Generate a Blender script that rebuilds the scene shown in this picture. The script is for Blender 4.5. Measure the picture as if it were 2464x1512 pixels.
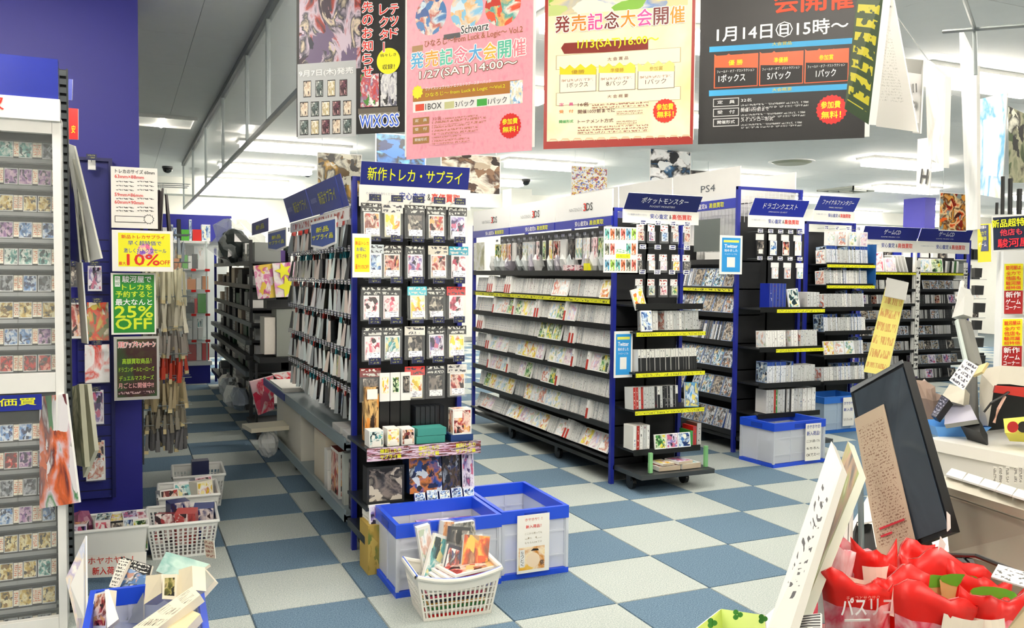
import bpy, math, random
import numpy as np
from mathutils import Matrix, Vector
R = random.Random(7)
sc = bpy.context.scene
COL = sc.collection
for o in list(bpy.data.objects): bpy.data.objects.remove(o)

# ------------------------------------------------------------------ camera
FPX, PITCH, ROLL, CH, YAW = 2084.24, .045235, .009242, 1.4503, .422194
_c, _s = math.cos(YAW), math.sin(YAW)
FWD = Vector((_s*math.cos(PITCH), _c*math.cos(PITCH), -math.sin(PITCH)))
RT = Vector((_c, -_s, 0)); UP = RT.cross(FWD)
R2 = RT*math.cos(ROLL)+UP*math.sin(ROLL); U2 = -RT*math.sin(ROLL)+UP*math.cos(ROLL)
EYE = Vector((0, 0, CH))
cam = bpy.data.cameras.new('camera'); co = bpy.data.objects.new('camera', cam); COL.objects.link(co)
cam.sensor_width = 36; cam.lens = FPX/2464*36; cam.clip_start = .05
m3 = Matrix((R2, U2, -FWD)).transposed(); co.matrix_world = Matrix.Translation(EYE) @ m3.to_4x4()
sc.camera = co
# ------------------------------------------------------------------ world, exposure
sc.view_settings.view_transform = 'Standard'; sc.view_settings.look = 'None'
sc.view_settings.exposure = 0.62; sc.view_settings.gamma = 1
sc.view_settings.use_curve_mapping = False
w = bpy.data.worlds.new('world'); sc.world = w; w.use_nodes = True
w.node_tree.nodes['Background'].inputs[0].default_value = (.8, .9, 1, 1)
w.node_tree.nodes['Background'].inputs[1].default_value = .05
LAMP = 22.5
sc.cycles.max_bounces = 8; sc.cycles.diffuse_bounces = 4; sc.cycles.glossy_bounces = 3
sc.cycles.transmission_bounces = 4; sc.cycles.transparent_max_bounces = 12
sc.cycles.caustics_reflective = False; sc.cycles.caustics_refractive = False

# ------------------------------------------------------------------ measuring helpers: a picture point carried onto a real plane
def ray(x, y): return FWD + R2*((x-1232)/FPX) - U2*((y-756)/FPX)
def onZ(x, y, z=0.): d = ray(x, y); return EYE + d*((z-CH)/d.z)
def onX(x, y, X): d = ray(x, y); return EYE + d*(X/d.x)
def onY(x, y, Y): d = ray(x, y); return EYE + d*(Y/d.y)
def onD(x, y, D): return EYE + ray(x, y)*D

# ------------------------------------------------------------------ materials
def lin(h):
    if isinstance(h, tuple): return h
    h = h.lstrip('#'); c = [int(h[i:i+2], 16)/255 for i in (0, 2, 4)]
    return tuple(((v+.055)/1.055)**2.4 if v > .04 else v/12.92 for v in c)+(1,)
_M = {}
class NT:
    def __init__(s, name):
        s.m = bpy.data.materials.new(name); s.m.use_nodes = True; s.t = s.m.node_tree
        s.b = s.t.nodes['Principled BSDF']; s.out = s.t.nodes['Material Output']
    def n(s, k, **kw):
        a = s.t.nodes.new(k)
        for q, v in kw.items(): setattr(a, q, v)
        return a
    def l(s, a, b): s.t.links.new(a, b)
    def math(s, op, a, b=None, c=None):
        q = s.n('ShaderNodeMath', operation=op)
        for i, v in enumerate((a, b, c)):
            if v is None: continue
            if isinstance(v, (int, float)): q.inputs[i].default_value = v
            else: s.l(v, q.inputs[i])
        return q.outputs[0]
    def mix(s, f, a, b):
        q = s.n('ShaderNodeMix', data_type='RGBA')
        for i, v in ((0, f), (6, a), (7, b)):
            if isinstance(v, (int, float)): q.inputs[i].default_value = v
            elif isinstance(v, (tuple, str)): q.inputs[i].default_value = lin(v)
            else: s.l(v, q.inputs[i])
        return q.outputs[2]
    def uv(s, jitter=True):
        tc = s.n('ShaderNodeTexCoord'); sp = s.n('ShaderNodeSeparateXYZ'); s.l(tc.outputs['UV'], sp.inputs[0])
        rnd = s.n('ShaderNodeObjectInfo').outputs['Random']
        return tc.outputs['UV'], sp.outputs[0], sp.outputs[1], rnd
    def ramp(s, f, cols, const=False):
        r = s.n('ShaderNodeValToRGB'); e = r.color_ramp
        if const: e.interpolation = 'CONSTANT'
        n = len(cols); lo, hi = .3, .7
        while len(e.elements) < n: e.elements.new(.5)
        for i, c in enumerate(cols):
            e.elements[i].position = lo+(hi-lo)*i/max(1, n-1); e.elements[i].color = lin(c)
        s.l(f, r.inputs[0]); return r.outputs[0]
def flat(col, rough=.5, metal=0., name=None, spec=.5, grain=0.):
    k = (col, rough, metal, grain, spec)
    if k in _M: return _M[k]
    t = NT(name or 'paint_'+str(col).strip('#')); _M[k] = t.m
    t.b.inputs['Roughness'].default_value = rough; t.b.inputs['Metallic'].default_value = metal
    t.b.inputs['Specular IOR Level'].default_value = spec
    # a faint unevenness in every painted surface
    nz = t.n('ShaderNodeTexNoise'); nz.inputs['Scale'].default_value = 60 if grain else 9
    tc = t.n('ShaderNodeTexCoord'); t.l(tc.outputs['Object'], nz.inputs['Vector'])
    c = lin(col); g = grain or .05
    d = tuple(max(0, v*(1-g)) for v in c[:3])+(1,)
    t.l(t.mix(nz.outputs['Fac'], d, c), t.b.inputs['Base Color'])
    return t.m
def emit(col, s, name='lamp_glow'):
    t = NT(name); t.b.inputs['Base Color'].default_value = lin(col)
    t.b.inputs['Emission Color'].default_value = lin(col); t.b.inputs['Emission Strength'].default_value = s
    return t.m
def art(key, cols, scale=2.3, border=None, bw=.44, rough=.4, detail=5, dist=.45, vor=True):
    if ('a', key) in _M: return _M[('a', key)]
    t = NT('print_'+key); _M[('a', key)] = t.m
    uv, u, v, rnd = t.uv()
    cb = t.n('ShaderNodeCombineXYZ'); t.l(t.math('MULTIPLY', rnd, 91.0), cb.inputs[0]); t.l(t.math('MULTIPLY', rnd, 57.0), cb.inputs[1])
    ad = t.n('ShaderNodeVectorMath', operation='ADD'); t.l(uv, ad.inputs[0]); t.l(cb.outputs[0], ad.inputs[1])
    nz = t.n('ShaderNodeTexNoise'); nz.inputs['Scale'].default_value = scale; nz.inputs['Detail'].default_value = detail
    nz.inputs['Distortion'].default_value = dist; t.l(ad.outputs[0], nz.inputs['Vector'])
    col = t.ramp(nz.outputs['Fac'], cols)
    if vor:
        vz = t.n('ShaderNodeTexVoronoi'); vz.inputs['Scale'].default_value = scale*2.0
        dd = t.n('ShaderNodeVectorMath', operation='SCALE'); t.l(nz.outputs['Color'], dd.inputs[0]); dd.inputs['Scale'].default_value = .5
        a2 = t.n('ShaderNodeVectorMath', operation='ADD'); t.l(ad.outputs[0], a2.inputs[0]); t.l(dd.outputs[0], a2.inputs[1])
        t.l(a2.outputs[0], vz.inputs['Vector'])
        sp = t.n('ShaderNodeSeparateXYZ'); t.l(vz.outputs['Color'], sp.inputs[0])
        c2 = t.ramp(sp.outputs[0], cols[::-1], True)
        col = t.mix(t.math('GREATER_THAN', sp.outputs[1], .66), col, c2)
    if border:
        mu = t.math('ABSOLUTE', t.math('SUBTRACT', u, .5)); mv = t.math('ABSOLUTE', t.math('SUBTRACT', v, .5))
        col = t.mix(t.math('GREATER_THAN', t.math('MAXIMUM', mu, mv), bw), col, border)
    t.l(col, t.b.inputs['Base Color']); t.b.inputs['Roughness'].default_value = rough
    return t.m
def script(key, bg, ink, rows=10, cols=30, thr=.5, rough=.5, pad=.06, vertical=False):
    """rows of small print too fine to read"""
    if ('s', key) in _M: return _M[('s', key)]
    t = NT('fineprint_'+key); _M[('s', key)] = t.m
    uv, u, v, rnd = t.uv()
    if vertical: u, v = v, u
    rv = t.math('MULTIPLY', v, rows); fl = t.math('FLOOR', rv); fr = t.math('FRACT', rv)
    cb = t.n('ShaderNodeCombineXYZ'); t.l(t.math('MULTIPLY', u, cols), cb.inputs[0]); t.l(t.math('MULTIPLY', fl, 3.7), cb.inputs[1]); t.l(t.math('MULTIPLY', rnd, 40), cb.inputs[2])
    t.l(t.math('ADD', t.math('MULTIPLY', fl, 3.7), t.math('MULTIPLY', fr, 1.6)), cb.inputs[1])
    nz = t.n('ShaderNodeTexNoise'); nz.inputs['Scale'].default_value = 1.0; nz.inputs['Detail'].default_value = 1.5; t.l(cb.outputs[0], nz.inputs['Vector'])
    m = t.math('GREATER_THAN', nz.outputs['Fac'], thr)
    m = t.math('MULTIPLY', m, t.math('LESS_THAN', t.math('ABSOLUTE', t.math('SUBTRACT', fr, .5)), .3))
    for q in (u, v): m = t.math('MULTIPLY', m, t.math('LESS_THAN', t.math('ABSOLUTE', t.math('SUBTRACT', q, .5)), .5-pad))
    t.l(t.mix(m, bg, ink), t.b.inputs['Base Color']); t.b.inputs['Roughness'].default_value = rough
    return t.m
def spine(key, base, ink, foot=None, head=None):
    """case spine: lengthwise lettering, sometimes a coloured foot or head block"""
    t = NT('spine_'+key); uv, u, v, rnd = t.uv()
    cb = t.n('ShaderNodeCombineXYZ'); t.l(t.math('MULTIPLY', u, 2.5), cb.inputs[0]); t.l(t.math('MULTIPLY', v, 11), cb.inputs[1]); t.l(t.math('MULTIPLY', rnd, 90), cb.inputs[2])
    nz = t.n('ShaderNodeTexNoise'); nz.inputs['Scale'].default_value = 1; t.l(cb.outputs[0], nz.inputs['Vector'])
    m = t.math('MULTIPLY', t.math('GREATER_THAN', nz.outputs['Fac'], .61), t.math('LESS_THAN', t.math('ABSOLUTE', t.math('SUBTRACT', u, .5)), .2))
    hue = t.ramp(rnd, [ink, '#7a2230', ink, '#234a86', ink, '#2f6a48', '#222222'], True)
    c = t.mix(m, base, hue)
    c = t.mix(t.math('GREATER_THAN', t.math('ABSOLUTE', t.math('SUBTRACT', u, .5)), .45), c, '#a4a6a6')
    if foot: c = t.mix(t.math('LESS_THAN', v, foot[1]), c, foot[0])
    if head: c = t.mix(t.math('GREATER_THAN', v, head[1]), c, head[0])
    t.l(c, t.b.inputs['Base Color']); t.b.inputs['Roughness'].default_value = .3
    return t.m
def clear(key, col, alpha, rough=.08):
    if ('c', key) in _M: return _M[('c', key)]
    t = NT('clear_'+key); _M[('c', key)] = t.m
    t.b.inputs['Base Color'].default_value = lin(col); t.b.inputs['Roughness'].default_value = rough
    t.b.inputs['Alpha'].default_value = alpha
    return t.m

WHITE = flat('#f2f2ee', .45); PAPER = flat('#f6f4ec', .7); BLACK = flat('#101112', .4); DARK = flat('#1b1d1f', .45)
BLUE = flat('#1c2f9e', .35); SIGNB = flat('#17267f', .35); NAVY = flat('#101a6a', .4); POST = flat('#1d2a96', .35)
RIM = flat('#1f50dc', .35); YEL = flat('#f2ee1c', .5); RED = flat('#e0201c', .4); STEEL = flat('#9aa3a4', .35, .7)
GREY = flat('#8b8f8c', .5); TRAY = flat('#8fa0a6', .35, .3)
GLASS = clear('glass', '#eef6f4', .12, .03); POLY = clear('poly', '#e6ebf4', .62, .3); FILM = clear('film', '#eef2f2', .1, .1)
FILM2 = clear('film_soft', '#dfe6e4', .45, .15)
ARTS = [art('crimson', ['#2a1416', '#b93a34', '#f0d8c8', '#7a2a2c', '#e8b070'], border='#e9e9e4'),
        art('teal', ['#16343a', '#58b0b4', '#f2f2ea', '#2c6a74', '#e8dfa0'], border='#eef0ee'),
        art('sunny', ['#e8c63a', '#fbf2b0', '#ffffff', '#d87a28', '#f2e04a'], border='#f6f1d8'),
        art('violet', ['#2a2440', '#8a7ab8', '#efe8f2', '#4a3a6a', '#c86a8a'], border='#f0eef2'),
        art('rose', ['#e8768a', '#f8d8dc', '#fff6f4', '#b8405a', '#3a2a2c'], border='#f4e8ea'),
        art('dusk', ['#141618', '#34363c', '#8a8078', '#1c1e24', '#c8c0b0'], border='#2a2c2e'),
        art('sea', ['#12306a', '#3a78c0', '#dcecf6', '#1a4a8a', '#f0f2e0'], border='#eef2f8'),
        art('leaf', ['#1a3a20', '#4a9a48', '#eaf2d0', '#2c5a30', '#e8d84a'], border='#f0f2ea')]
LITE = [art('pale'+str(i), c, border='#f4f4f0', bw=.43) for i, c in enumerate([
        ['#f4f4f0', '#d8e4ea', '#ffffff', '#e0b8a8', '#c8d8c0'], ['#ffffff', '#e8d8c8', '#c86a58', '#f4f0e8', '#a8b8c8'],
        ['#f0f4f8', '#b8d4e8', '#ffffff', '#e8e0a0', '#8ab0a0'], ['#ffffff', '#e8c8d4', '#f8f4f0', '#c8a0b8', '#d8d8f0']])]
DISC = [art('disc'+str(i), c, scale=3.5, border='#8fa6c8', bw=.46) for i, c in enumerate([
        ['#10141e', '#2a4a7a', '#b8ccd8', '#14203a', '#e8e4d8'], ['#1a1c20', '#5a6a78', '#d8dce0', '#2a2c34', '#a87858'],
        ['#0e2a3a', '#4a98b8', '#e8f0f4', '#1a4a6a', '#d8c078'], ['#181412', '#6a5a4a', '#c8bca8', '#2a221c', '#8898a8']])]
SP_W = spine('white', '#f3f3ef', '#8a8a8a'); SP_WR = spine('white_redfoot', '#f3f3ef', '#555555', foot=('#c4392c', .5))
SP_B = spine('blue_head', '#e6eaf0', '#445566', head=('#2a4a9c', .82)); SP_K = spine('dark', '#24262a', '#b8b8b8'); SP_G = spine('grey', '#c9cccb', '#44484a')
SP_BK = spine('white_blackfoot', '#efefe8', '#333333', foot=('#26282a', .62)); SP_BL = spine('blue', '#2a3f9c', '#e8e8f4'); SP_GN = spine('green', '#3c9a4c', '#f0f0e0')
SP_R = spine('red', '#b8322c', '#f4e8d8'); SP_T = spine('cdspine', '#b9bab8', '#3a3c3e')
CARDB = flat('#e9dfc2', .7)
STRIP = script('yellowstrip', '#e8e820', '#6a6a28', 1, 150, .56, pad=.0)
PRICE = script('pricetag', '#f4f4f4', '#1c2468', 2, 6, .42, pad=.12)
NTAG = script('navytag', '#20264e', '#8a8c5a', 2, 7, .5, pad=.16)
PLABEL = script('pricelabel', '#f6f2ea', '#b0503c', 3, 7, .5, pad=.1)
FINE = script('notice', '#f4f3ee', '#4a4a4a', 16, 40, .5)

# ------------------------------------------------------------------ mesh building
class MB:
    def __init__(s): s.v = []; s.f = []; s.mi = []; s.uv = []; s.mats = []
    def m(s, mat):
        if mat not in s.mats: s.mats.append(mat)
        return s.mats.index(mat)
    def poly(s, pts, mat, uvs=None):
        b = len(s.v); s.v += [tuple(p) for p in pts]; s.f.append(tuple(range(b, b+len(pts)))); s.mi.append(s.m(mat))
        if uvs is None:
            if len(pts) == 4: uvs = [(0, 0), (1, 0), (1, 1), (0, 1)]
            else:
                xs = [p[0] for p in pts]; zs = [p[2] for p in pts]; ww = max(xs)-min(xs) or 1; hh = max(zs)-min(zs) or 1
                uvs = [((p[0]-min(xs))/ww, (p[2]-min(zs))/hh) for p in pts]
        s.uv += uvs; return s
    def hexa(s, c, mat):
        """c: 8 corners, bottom ring then top ring, each ccw from front-left (front = -y); mat one or dict of faces"""
        g = (lambda k: mat.get(k, mat['*'])) if isinstance(mat, dict) else (lambda k: mat)
        for k, q in (('f', (0, 1, 5, 4)), ('r', (1, 2, 6, 5)), ('b', (2, 3, 7, 6)), ('l', (3, 0, 4, 7)), ('t', (4, 5, 6, 7)), ('u', (3, 2, 1, 0))):
            s.poly([c[i] for i in q], g(k))
        return s
    def box(s, x0, x1, y0, y1, z0, z1, mat, M=None):
        c = [(x0, y0, z0), (x1, y0, z0), (x1, y1, z0), (x0, y1, z0), (x0, y0, z1), (x1, y0, z1), (x1, y1, z1), (x0, y1, z1)]
        if M is not None: c = [M @ Vector(p) for p in c]
        return s.hexa(c, mat)
    def tube(s, path, r, mat, n=8, cap=True):
        path = [Vector(p) for p in path]; rings = []
        for i, p in enumerate(path):
            d = (path[min(i+1, len(path)-1)]-path[max(i-1, 0)]).normalized()
            a = d.cross(Vector((0, 0, 1)) if abs(d.z) < .9 else Vector((1, 0, 0))).normalized(); b = d.cross(a)
            rr = r[i] if isinstance(r, (list, tuple)) else r
            rings.append([p+a*rr*math.cos(t*2*math.pi/n)+b*rr*math.sin(t*2*math.pi/n) for t in range(n)])
        for A, B in zip(rings, rings[1:]):
            for k in range(n): s.poly([A[k], A[(k+1) % n], B[(k+1) % n], B[k]], mat)
        if cap: s.poly(rings[0][::-1], mat, [(0, 0)]*n); s.poly(rings[-1], mat, [(0, 0)]*n)
        return s
    def cyl(s, p0, p1, r, mat, n=12): return s.tube([p0, p1], r, mat, n)
    def mesh(s, name, smooth=False):
        if smooth:  # shared vertices so that shading runs across the facets
            key = {}; idx = []; vv = []
            for p in s.v:
                k = tuple(round(c*2e4) for c in p)
                if k not in key: key[k] = len(vv); vv.append(tuple(p))
                idx.append(key[k])
            s.v = vv; s.f = [tuple(idx[i] for i in f) for f in s.f]
        me = bpy.data.meshes.new(name); me.from_pydata(s.v, [], s.f)
        for m in s.mats: me.materials.append(m)
        me.polygons.foreach_set('material_index', s.mi)
        ul = me.uv_layers.new(name='UVMap'); ul.data.foreach_set('uv', [c for q in s.uv for c in q])
        if smooth: me.polygons.foreach_set('use_smooth', [True]*len(s.f))
        me.update(); return me
def link(name, data, parent=None, M=None):
    o = bpy.data.objects.new(name, data); COL.objects.link(o)
    if parent is not None: o.parent = parent
    if M is not None: o.matrix_local = M
    return o
def tag(o, label=None, cat=None, group=None, kind=None):
    if label: o['label'] = label
    if cat: o['category'] = cat
    if group: o['group'] = group
    if kind: o['kind'] = kind
    return o
def part(name, mb, parent, label=None, smooth=False, M=None):
    o = link(name, mb.mesh(name, smooth), parent, M)
    if label: o['label'] = label
    return o
def root(name, label, cat, loc=(0, 0, 0), rz=0., group=None, M=None):
    o = link(name, None, None, M if M is not None else Matrix.Translation(loc) @ Matrix.Rotation(rz, 4, 'Z'))
    o.empty_display_size = .1
    return tag(o, label, cat, group)
def T(x, y, z): return Matrix.Translation((x, y, z))
def RX(a): return Matrix.Rotation(math.radians(a), 4, 'X')
def RY(a): return Matrix.Rotation(math.radians(a), 4, 'Y')
def RZ(a): return Matrix.Rotation(math.radians(a), 4, 'Z')
def bx(x0, x1, y0, y1, z0, z1, mat): return MB().box(x0, x1, y0, y1, z0, z1, mat)
def struct(o): o['kind'] = 'structure'; return o

class Sheet:
    """a flat printed thing: local x along the width, y up, z towards the reader; px() takes a picture point onto its plane"""
    def __init__(s, bl, br, up=Vector((0, 0, 1))):
        s.o = Vector(bl); s.x = (Vector(br)-Vector(bl)); s.w = s.x.length; s.x.normalize()
        s.n = s.x.cross(up).normalized(); s.y = s.n.cross(s.x).normalized()
        s.M = Matrix((s.x, s.y, s.n)).transposed().to_4x4(); s.M.translation = s.o
    def px(s, x, y):
        d = ray(x, y); t = (s.o-EYE).dot(s.n)/d.dot(s.n); p = EYE+d*t-s.o
        return p.dot(s.x), p.dot(s.y)
class Print:
    """layers of flat print on a sheet, in its local plane"""
    def __init__(s, sheet): s.s = sheet; s.mb = MB(); s.k = 0; s.texts = []
    def poly(s, pts, mat, px=True, lift=None):
        s.k += 1; z = .0005+.00006*s.k if lift is None else lift
        q = [s.s.px(*p) if px else p for p in pts]
        us = [a for a, b in q]; vs = [b for a, b in q]; W = (max(us)-min(us)) or 1; H = (max(vs)-min(vs)) or 1
        if sum(q[i][0]*q[(i+1) % len(q)][1]-q[(i+1) % len(q)][0]*q[i][1] for i in range(len(q))) < 0: q = q[::-1]
        s.mb.poly([(a, b, z) for a, b in q], mat, [((a-min(us))/W, (b-min(vs))/H) for a, b in q]); return z
    def rect(s, x0, y0, x1, y1, mat, px=True):
        if px: a = s.s.px(x0, y0); b = s.s.px(x1, y1)
        else: a = (x0, y0); b = (x1, y1)
        u0, u1 = sorted((a[0], b[0])); v0, v1 = sorted((a[1], b[1]))
        return s.poly([(u0, v0), (u1, v0), (u1, v1), (u0, v1)], mat, False)
    def star(s, cx, cy, r, mat, n=24, k=.9, px=True):
        c = s.s.px(cx, cy) if px else (cx, cy)
        return s.poly([(c[0]+r*(1 if i % 2 else k)*math.cos(i*math.pi/n), c[1]+r*(1 if i % 2 else k)*math.sin(i*math.pi/n)) for i in range(2*n)], mat, False)
    def text(s, body, x0, y0, x1, mat, h=None, px=True, outline=None, bold=.0, ow=.012, vert=False):
        """text whose baseline runs from picture point x0,y0 and that is fitted to reach x1"""
        s.texts.append((body, x0, y0, x1, mat, h, px, outline, bold, ow, vert))
_GL = {}
def letters(body, mat, width, height, parent, M, bold=0., name='lettering', z=0., spread=0.):
    """lettering as flat geometry, fitted to width x height; bold strokes and outlines are overlaid shifted copies"""
    if body not in _GL:
        cu = bpy.data.curves.new(name, 'FONT'); cu.body = body; cu.size = 1; cu.resolution_u = 2
        o = bpy.data.objects.new(name, cu); COL.objects.link(o)
        me = bpy.data.meshes.new_from_object(o); bpy.data.objects.remove(o)
        a = np.empty(len(me.vertices)*3); me.vertices.foreach_get('co', a); a = a.reshape(-1, 3)
        _GL[body] = (a, [tuple(p.vertices) for p in me.polygons]); bpy.data.meshes.remove(me)
    a, faces = _GL[body]; a = a.copy()
    x0, x1, y0, y1 = a[:, 0].min(), a[:, 0].max(), a[:, 1].min(), a[:, 1].max()
    sx = width/max(x1-x0, 1e-4); sy = height/max(y1-y0, 1e-4) if height else sx
    a[:, 0] = (a[:, 0]-x0)*sx; a[:, 1] = (a[:, 1]-y0)*sy; a[:, 2] = z
    r = spread if spread else min(bold, .03)*min(sx, sy)*.75
    if r > 0:
        n = 8 if spread else 4
        sh = [(0, 0)]+[(r*math.cos(2*math.pi*k/n), r*math.sin(2*math.pi*k/n)) for k in range(n)]
    else: sh = [(0, 0)]
    vs = np.concatenate([a+np.array([dx, dy, 1e-5*k]) for k, (dx, dy) in enumerate(sh)]); N = len(a)
    fs = [tuple(i+N*k for i in f) for k in range(len(sh)) for f in faces]
    me = bpy.data.meshes.new(name); me.from_pydata(vs.tolist(), [], fs); me.materials.append(mat); me.update()
    return link(name, me, parent, M)
def finish(pr, parent, Msheet=None, name='print'):
    Ms = Msheet if Msheet is not None else Matrix()
    if pr.mb.f: part(name, pr.mb, parent, M=Ms)
    z = .0005+.00006*pr.k+.0002
    for (body, x0, y0, x1, mat, h, px, outline, bold, ow, vert) in pr.texts:
        a = pr.s.px(x0, y0) if px else (x0, y0)
        wd = (pr.s.px(x1, y0)[0]-a[0]) if px else x1-x0
        if vert:
            n = len(body); step = h
            for i, ch in enumerate(body):
                if ch == 'ー':  # the long mark stands upright in column text
                    part('lettering', MB().box(a[0]+wd*.38, a[0]+wd*.62, a[1]-step*(i+.95), a[1]-step*(i+.1), z, z+.0001, outline or mat).box(a[0]+wd*.44, a[0]+wd*.56, a[1]-step*(i+.9), a[1]-step*(i+.15), z+.0002, z+.0004, mat), parent, M=Ms); continue
                if outline: letters(ch, outline, wd*.9, step*.8, parent, Ms @ T(a[0]+wd*.05, a[1]-step*(i+.92), z), 0, spread=step*.07)
                letters(ch, mat, wd*.9, step*.8, parent, Ms @ T(a[0]+wd*.05, a[1]-step*(i+.92), z+.0004), bold)
            continue
        if outline:
            letters(body, outline, wd, h, parent, Ms @ T(a[0], a[1], z), 0, spread=ow*.75)
            letters(body, mat, wd, h, parent, Ms @ T(a[0], a[1], z+.0004), bold)
        else: letters(body, mat, wd, h, parent, Ms @ T(a[0], a[1], z), bold)

# ================================================================== THE ROOM
CZ = 3.0
XL, XR, YB, YF = -3.2, 21., 17.6, -3.0
fl = struct(link('floor', bx(XL, XR, YF, YB, -.12, -.008, flat('#5d6b72', .9)).mesh('floor')))
def carpet(name, a, b, c):
    t = NT(name); tc = t.n('ShaderNodeTexCoord'); rnd = t.n('ShaderNodeObjectInfo').outputs['Random']
    mp = t.n('ShaderNodeMapping'); mp.inputs['Scale'].default_value = (1, 1.0, 1); t.l(tc.outputs['Object'], mp.inputs[0])
    cb = t.n('ShaderNodeCombineXYZ'); t.l(t.math('MULTIPLY', rnd, 33), cb.inputs[0]); t.l(cb.outputs[0], mp.inputs['Location'])
    n1 = t.n('ShaderNodeTexNoise'); n1.inputs['Scale'].default_value = 170; n1.inputs['Detail'].default_value = 2; t.l(mp.outputs[0], n1.inputs['Vector'])
    n2 = t.n('ShaderNodeTexNoise'); n2.inputs['Scale'].default_value = 26; n2.inputs['Detail'].default_value = 3; t.l(mp.outputs[0], n2.inputs['Vector'])
    c1 = t.mix(t.math('MULTIPLY', t.math('SUBTRACT', n1.outputs['Fac'], .35), 3), a, b)
    c2 = t.mix(t.math('MULTIPLY', t.math('SUBTRACT', n2.outputs['Fac'], .45), 1.4), c1, c)
    t.l(c2, t.b.inputs['Base Color']); t.b.inputs['Roughness'].default_value = .95; t.b.inputs['Specular IOR Level'].default_value = .15
    bp = t.n('ShaderNodeBump'); bp.inputs['Strength'].default_value = .5; bp.inputs['Distance'].default_value = .003
    t.l(n1.outputs['Fac'], bp.inputs['Height']); t.l(bp.outputs[0], t.b.inputs['Normal'])
    return t.m
CD_, CL_ = carpet('carpet_blue', '#4d667c', '#7890a2', '#5f788c'), carpet('carpet_pale', '#98a3a2', '#c4cac4', '#adb6b2')
def tilemesh(mat):
    m = MB(); e = .2485; i = .2455
    m.hexa([(-e, -e, -.008), (e, -e, -.008), (e, e, -.008), (-e, e, -.008), (-i, -i, 0), (i, -i, 0), (i, i, 0), (-i, i, 0)], mat); return m
tm = [tilemesh(CD_).mesh('carpet_tile'), tilemesh(CL_).mesh('carpet_tile')]
cells = []
for i in range(-3, 33):
    for j in range(-4, 27):
        x = .4819+.5*i+.25; y = 3.749+.5*j+.25
        if x < XL+.2 or y > YB-.2: continue
        cells.append((((x-EYE.x)**2+(y-EYE.y)**2), x, y, (i+j) % 2))
cells.sort()
seen = []
def inview(x, y, z=0, m=60):
    p = Vector((x, y, z))-EYE; d = p.dot(FWD)
    if d < .3: return False
    a = 1232+FPX*p.dot(R2)/d; b = 756-FPX*p.dot(U2)/d
    return -m < a < 2464+m and -m < b < 1512+m
near = [c for c in cells if any(inview(c[1]+dx, c[2]+dy) for dx in (-.25, .25) for dy in (-.25, .25))]
keep = set(id(c) for c in near[:300]); rest = MB()
for c in cells:
    # photo: square at column 0, row 0 is pale
    k = 1 if c[3] == 0 else 0
    if id(c) in keep: link('carpet_tile', tm[k], fl, T(c[1], c[2], 0))
    else:
        e = .2485; rest.box(c[1]-e, c[1]+e, c[2]-e, c[2]+e, -.008, 0, CL_ if k else CD_)
o = part('carpet_tile', rest, fl); o['kind'] = 'stuff'

CEIL = flat('#f4f5f1', .75, name='ceiling_board')
ce = struct(link('ceiling', bx(XL, XR, YF, YB, CZ+.004, CZ+.12, flat('#9aa09e', .9)).mesh('ceiling')))
pm = bx(-.9085, .9085, -.4535, .4535, -.004, .004, CEIL).mesh('ceiling_panel'); restc = MB(); k = 0
for i in range(14):
    for j in range(23):
        x = XL+.91+1.82*i; y = YF+.455+.91*j+ .0
        if x > XR or y > YB: continue
        if y > 3.5 and inview(x, y, CZ, 250) and k < 290: link('ceiling_panel', pm, ce, T(x, y, CZ)); k += 1
        else: restc.box(x-.906, x+.906, y-.451, y+.451, CZ-.004, CZ+.004, CEIL)
o = part('ceiling_panel', restc, ce); o['kind'] = 'stuff'
WALLM = flat('#ecece4', .8, name='wall_paint')
struct(link('wall_back', bx(XL, XR, YB, YB+.15, 0, CZ, WALLM).mesh('wall_back')))
struct(link('wall_left', bx(XL-.15, XL, YF, YB, 0, CZ, WALLM).mesh('wall_left')))
struct(link('wall_right', bx(XR, XR+.15, YF, YB, 0, CZ, WALLM).mesh('wall_right')))
struct(link('wall_front', bx(XL, XR, YF-.15, YF, 0, CZ, WALLM).mesh('wall_front')))
struct(link('beam', bx(XL, XR, 15.2, 15.6, CZ-.28, CZ, WALLM).mesh('beam')))
struct(link('trim_1', bx(XL, XR, YB-.02, YB, 0, .09, flat('#a9aca8', .6)).mesh('trim_1')))
# blue pillar on the left with its painted faces
PIL = flat('#1f2088', .5, name='pillar_blue')
pil = struct(link('pillar_1', bx(-1.9, .09, 5.3, 5.75, 0, CZ, PIL).mesh('pillar_1')))
part('baseboard', bx(-.26, .1, 5.288, 5.3, 0, .07, flat('#0d1450', .5)), pil)
# purple blue pillar far right
q = onD(2226, 500, 16.5)
struct(link('pillar_2', bx(q.x, q.x+.28, q.y, q.y+.5, 0, CZ, flat('#3b36b4', .5)).mesh('pillar_2')))
struct(link('pillar_3', bx(6.35, 6.75, 14.2, 14.6, 0, CZ, WALLM).mesh('pillar_3')))

# hanging glass smoke barrier
gb = struct(link('ceiling_glass_barrier', None)); gb['kind'] = 'structure'
BX = .80; edges = [3.95, 5.35, 6.3, 7.9, 9.6, 11.4, 13.2]
for a, b in zip(edges, edges[1:]):
    part('pane', bx(BX-.003, BX+.003, a+.01, b-.01, 2.36, CZ-.05, clear('barrier', '#dfe9e6', .35, .06)), gb)
for a in edges: part('mullion', bx(BX-.012, BX+.012, a-.012, a+.012, 2.34, CZ, STEEL), gb)
part('bottom_rail', bx(BX-.012, BX+.012, edges[0], edges[-1], 2.335, 2.36, STEEL), gb)
part('top_rail', bx(BX-.025, BX+.025, edges[0], edges[-1], CZ-.05, CZ, flat('#70767a', .4, .4)), gb)

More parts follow.
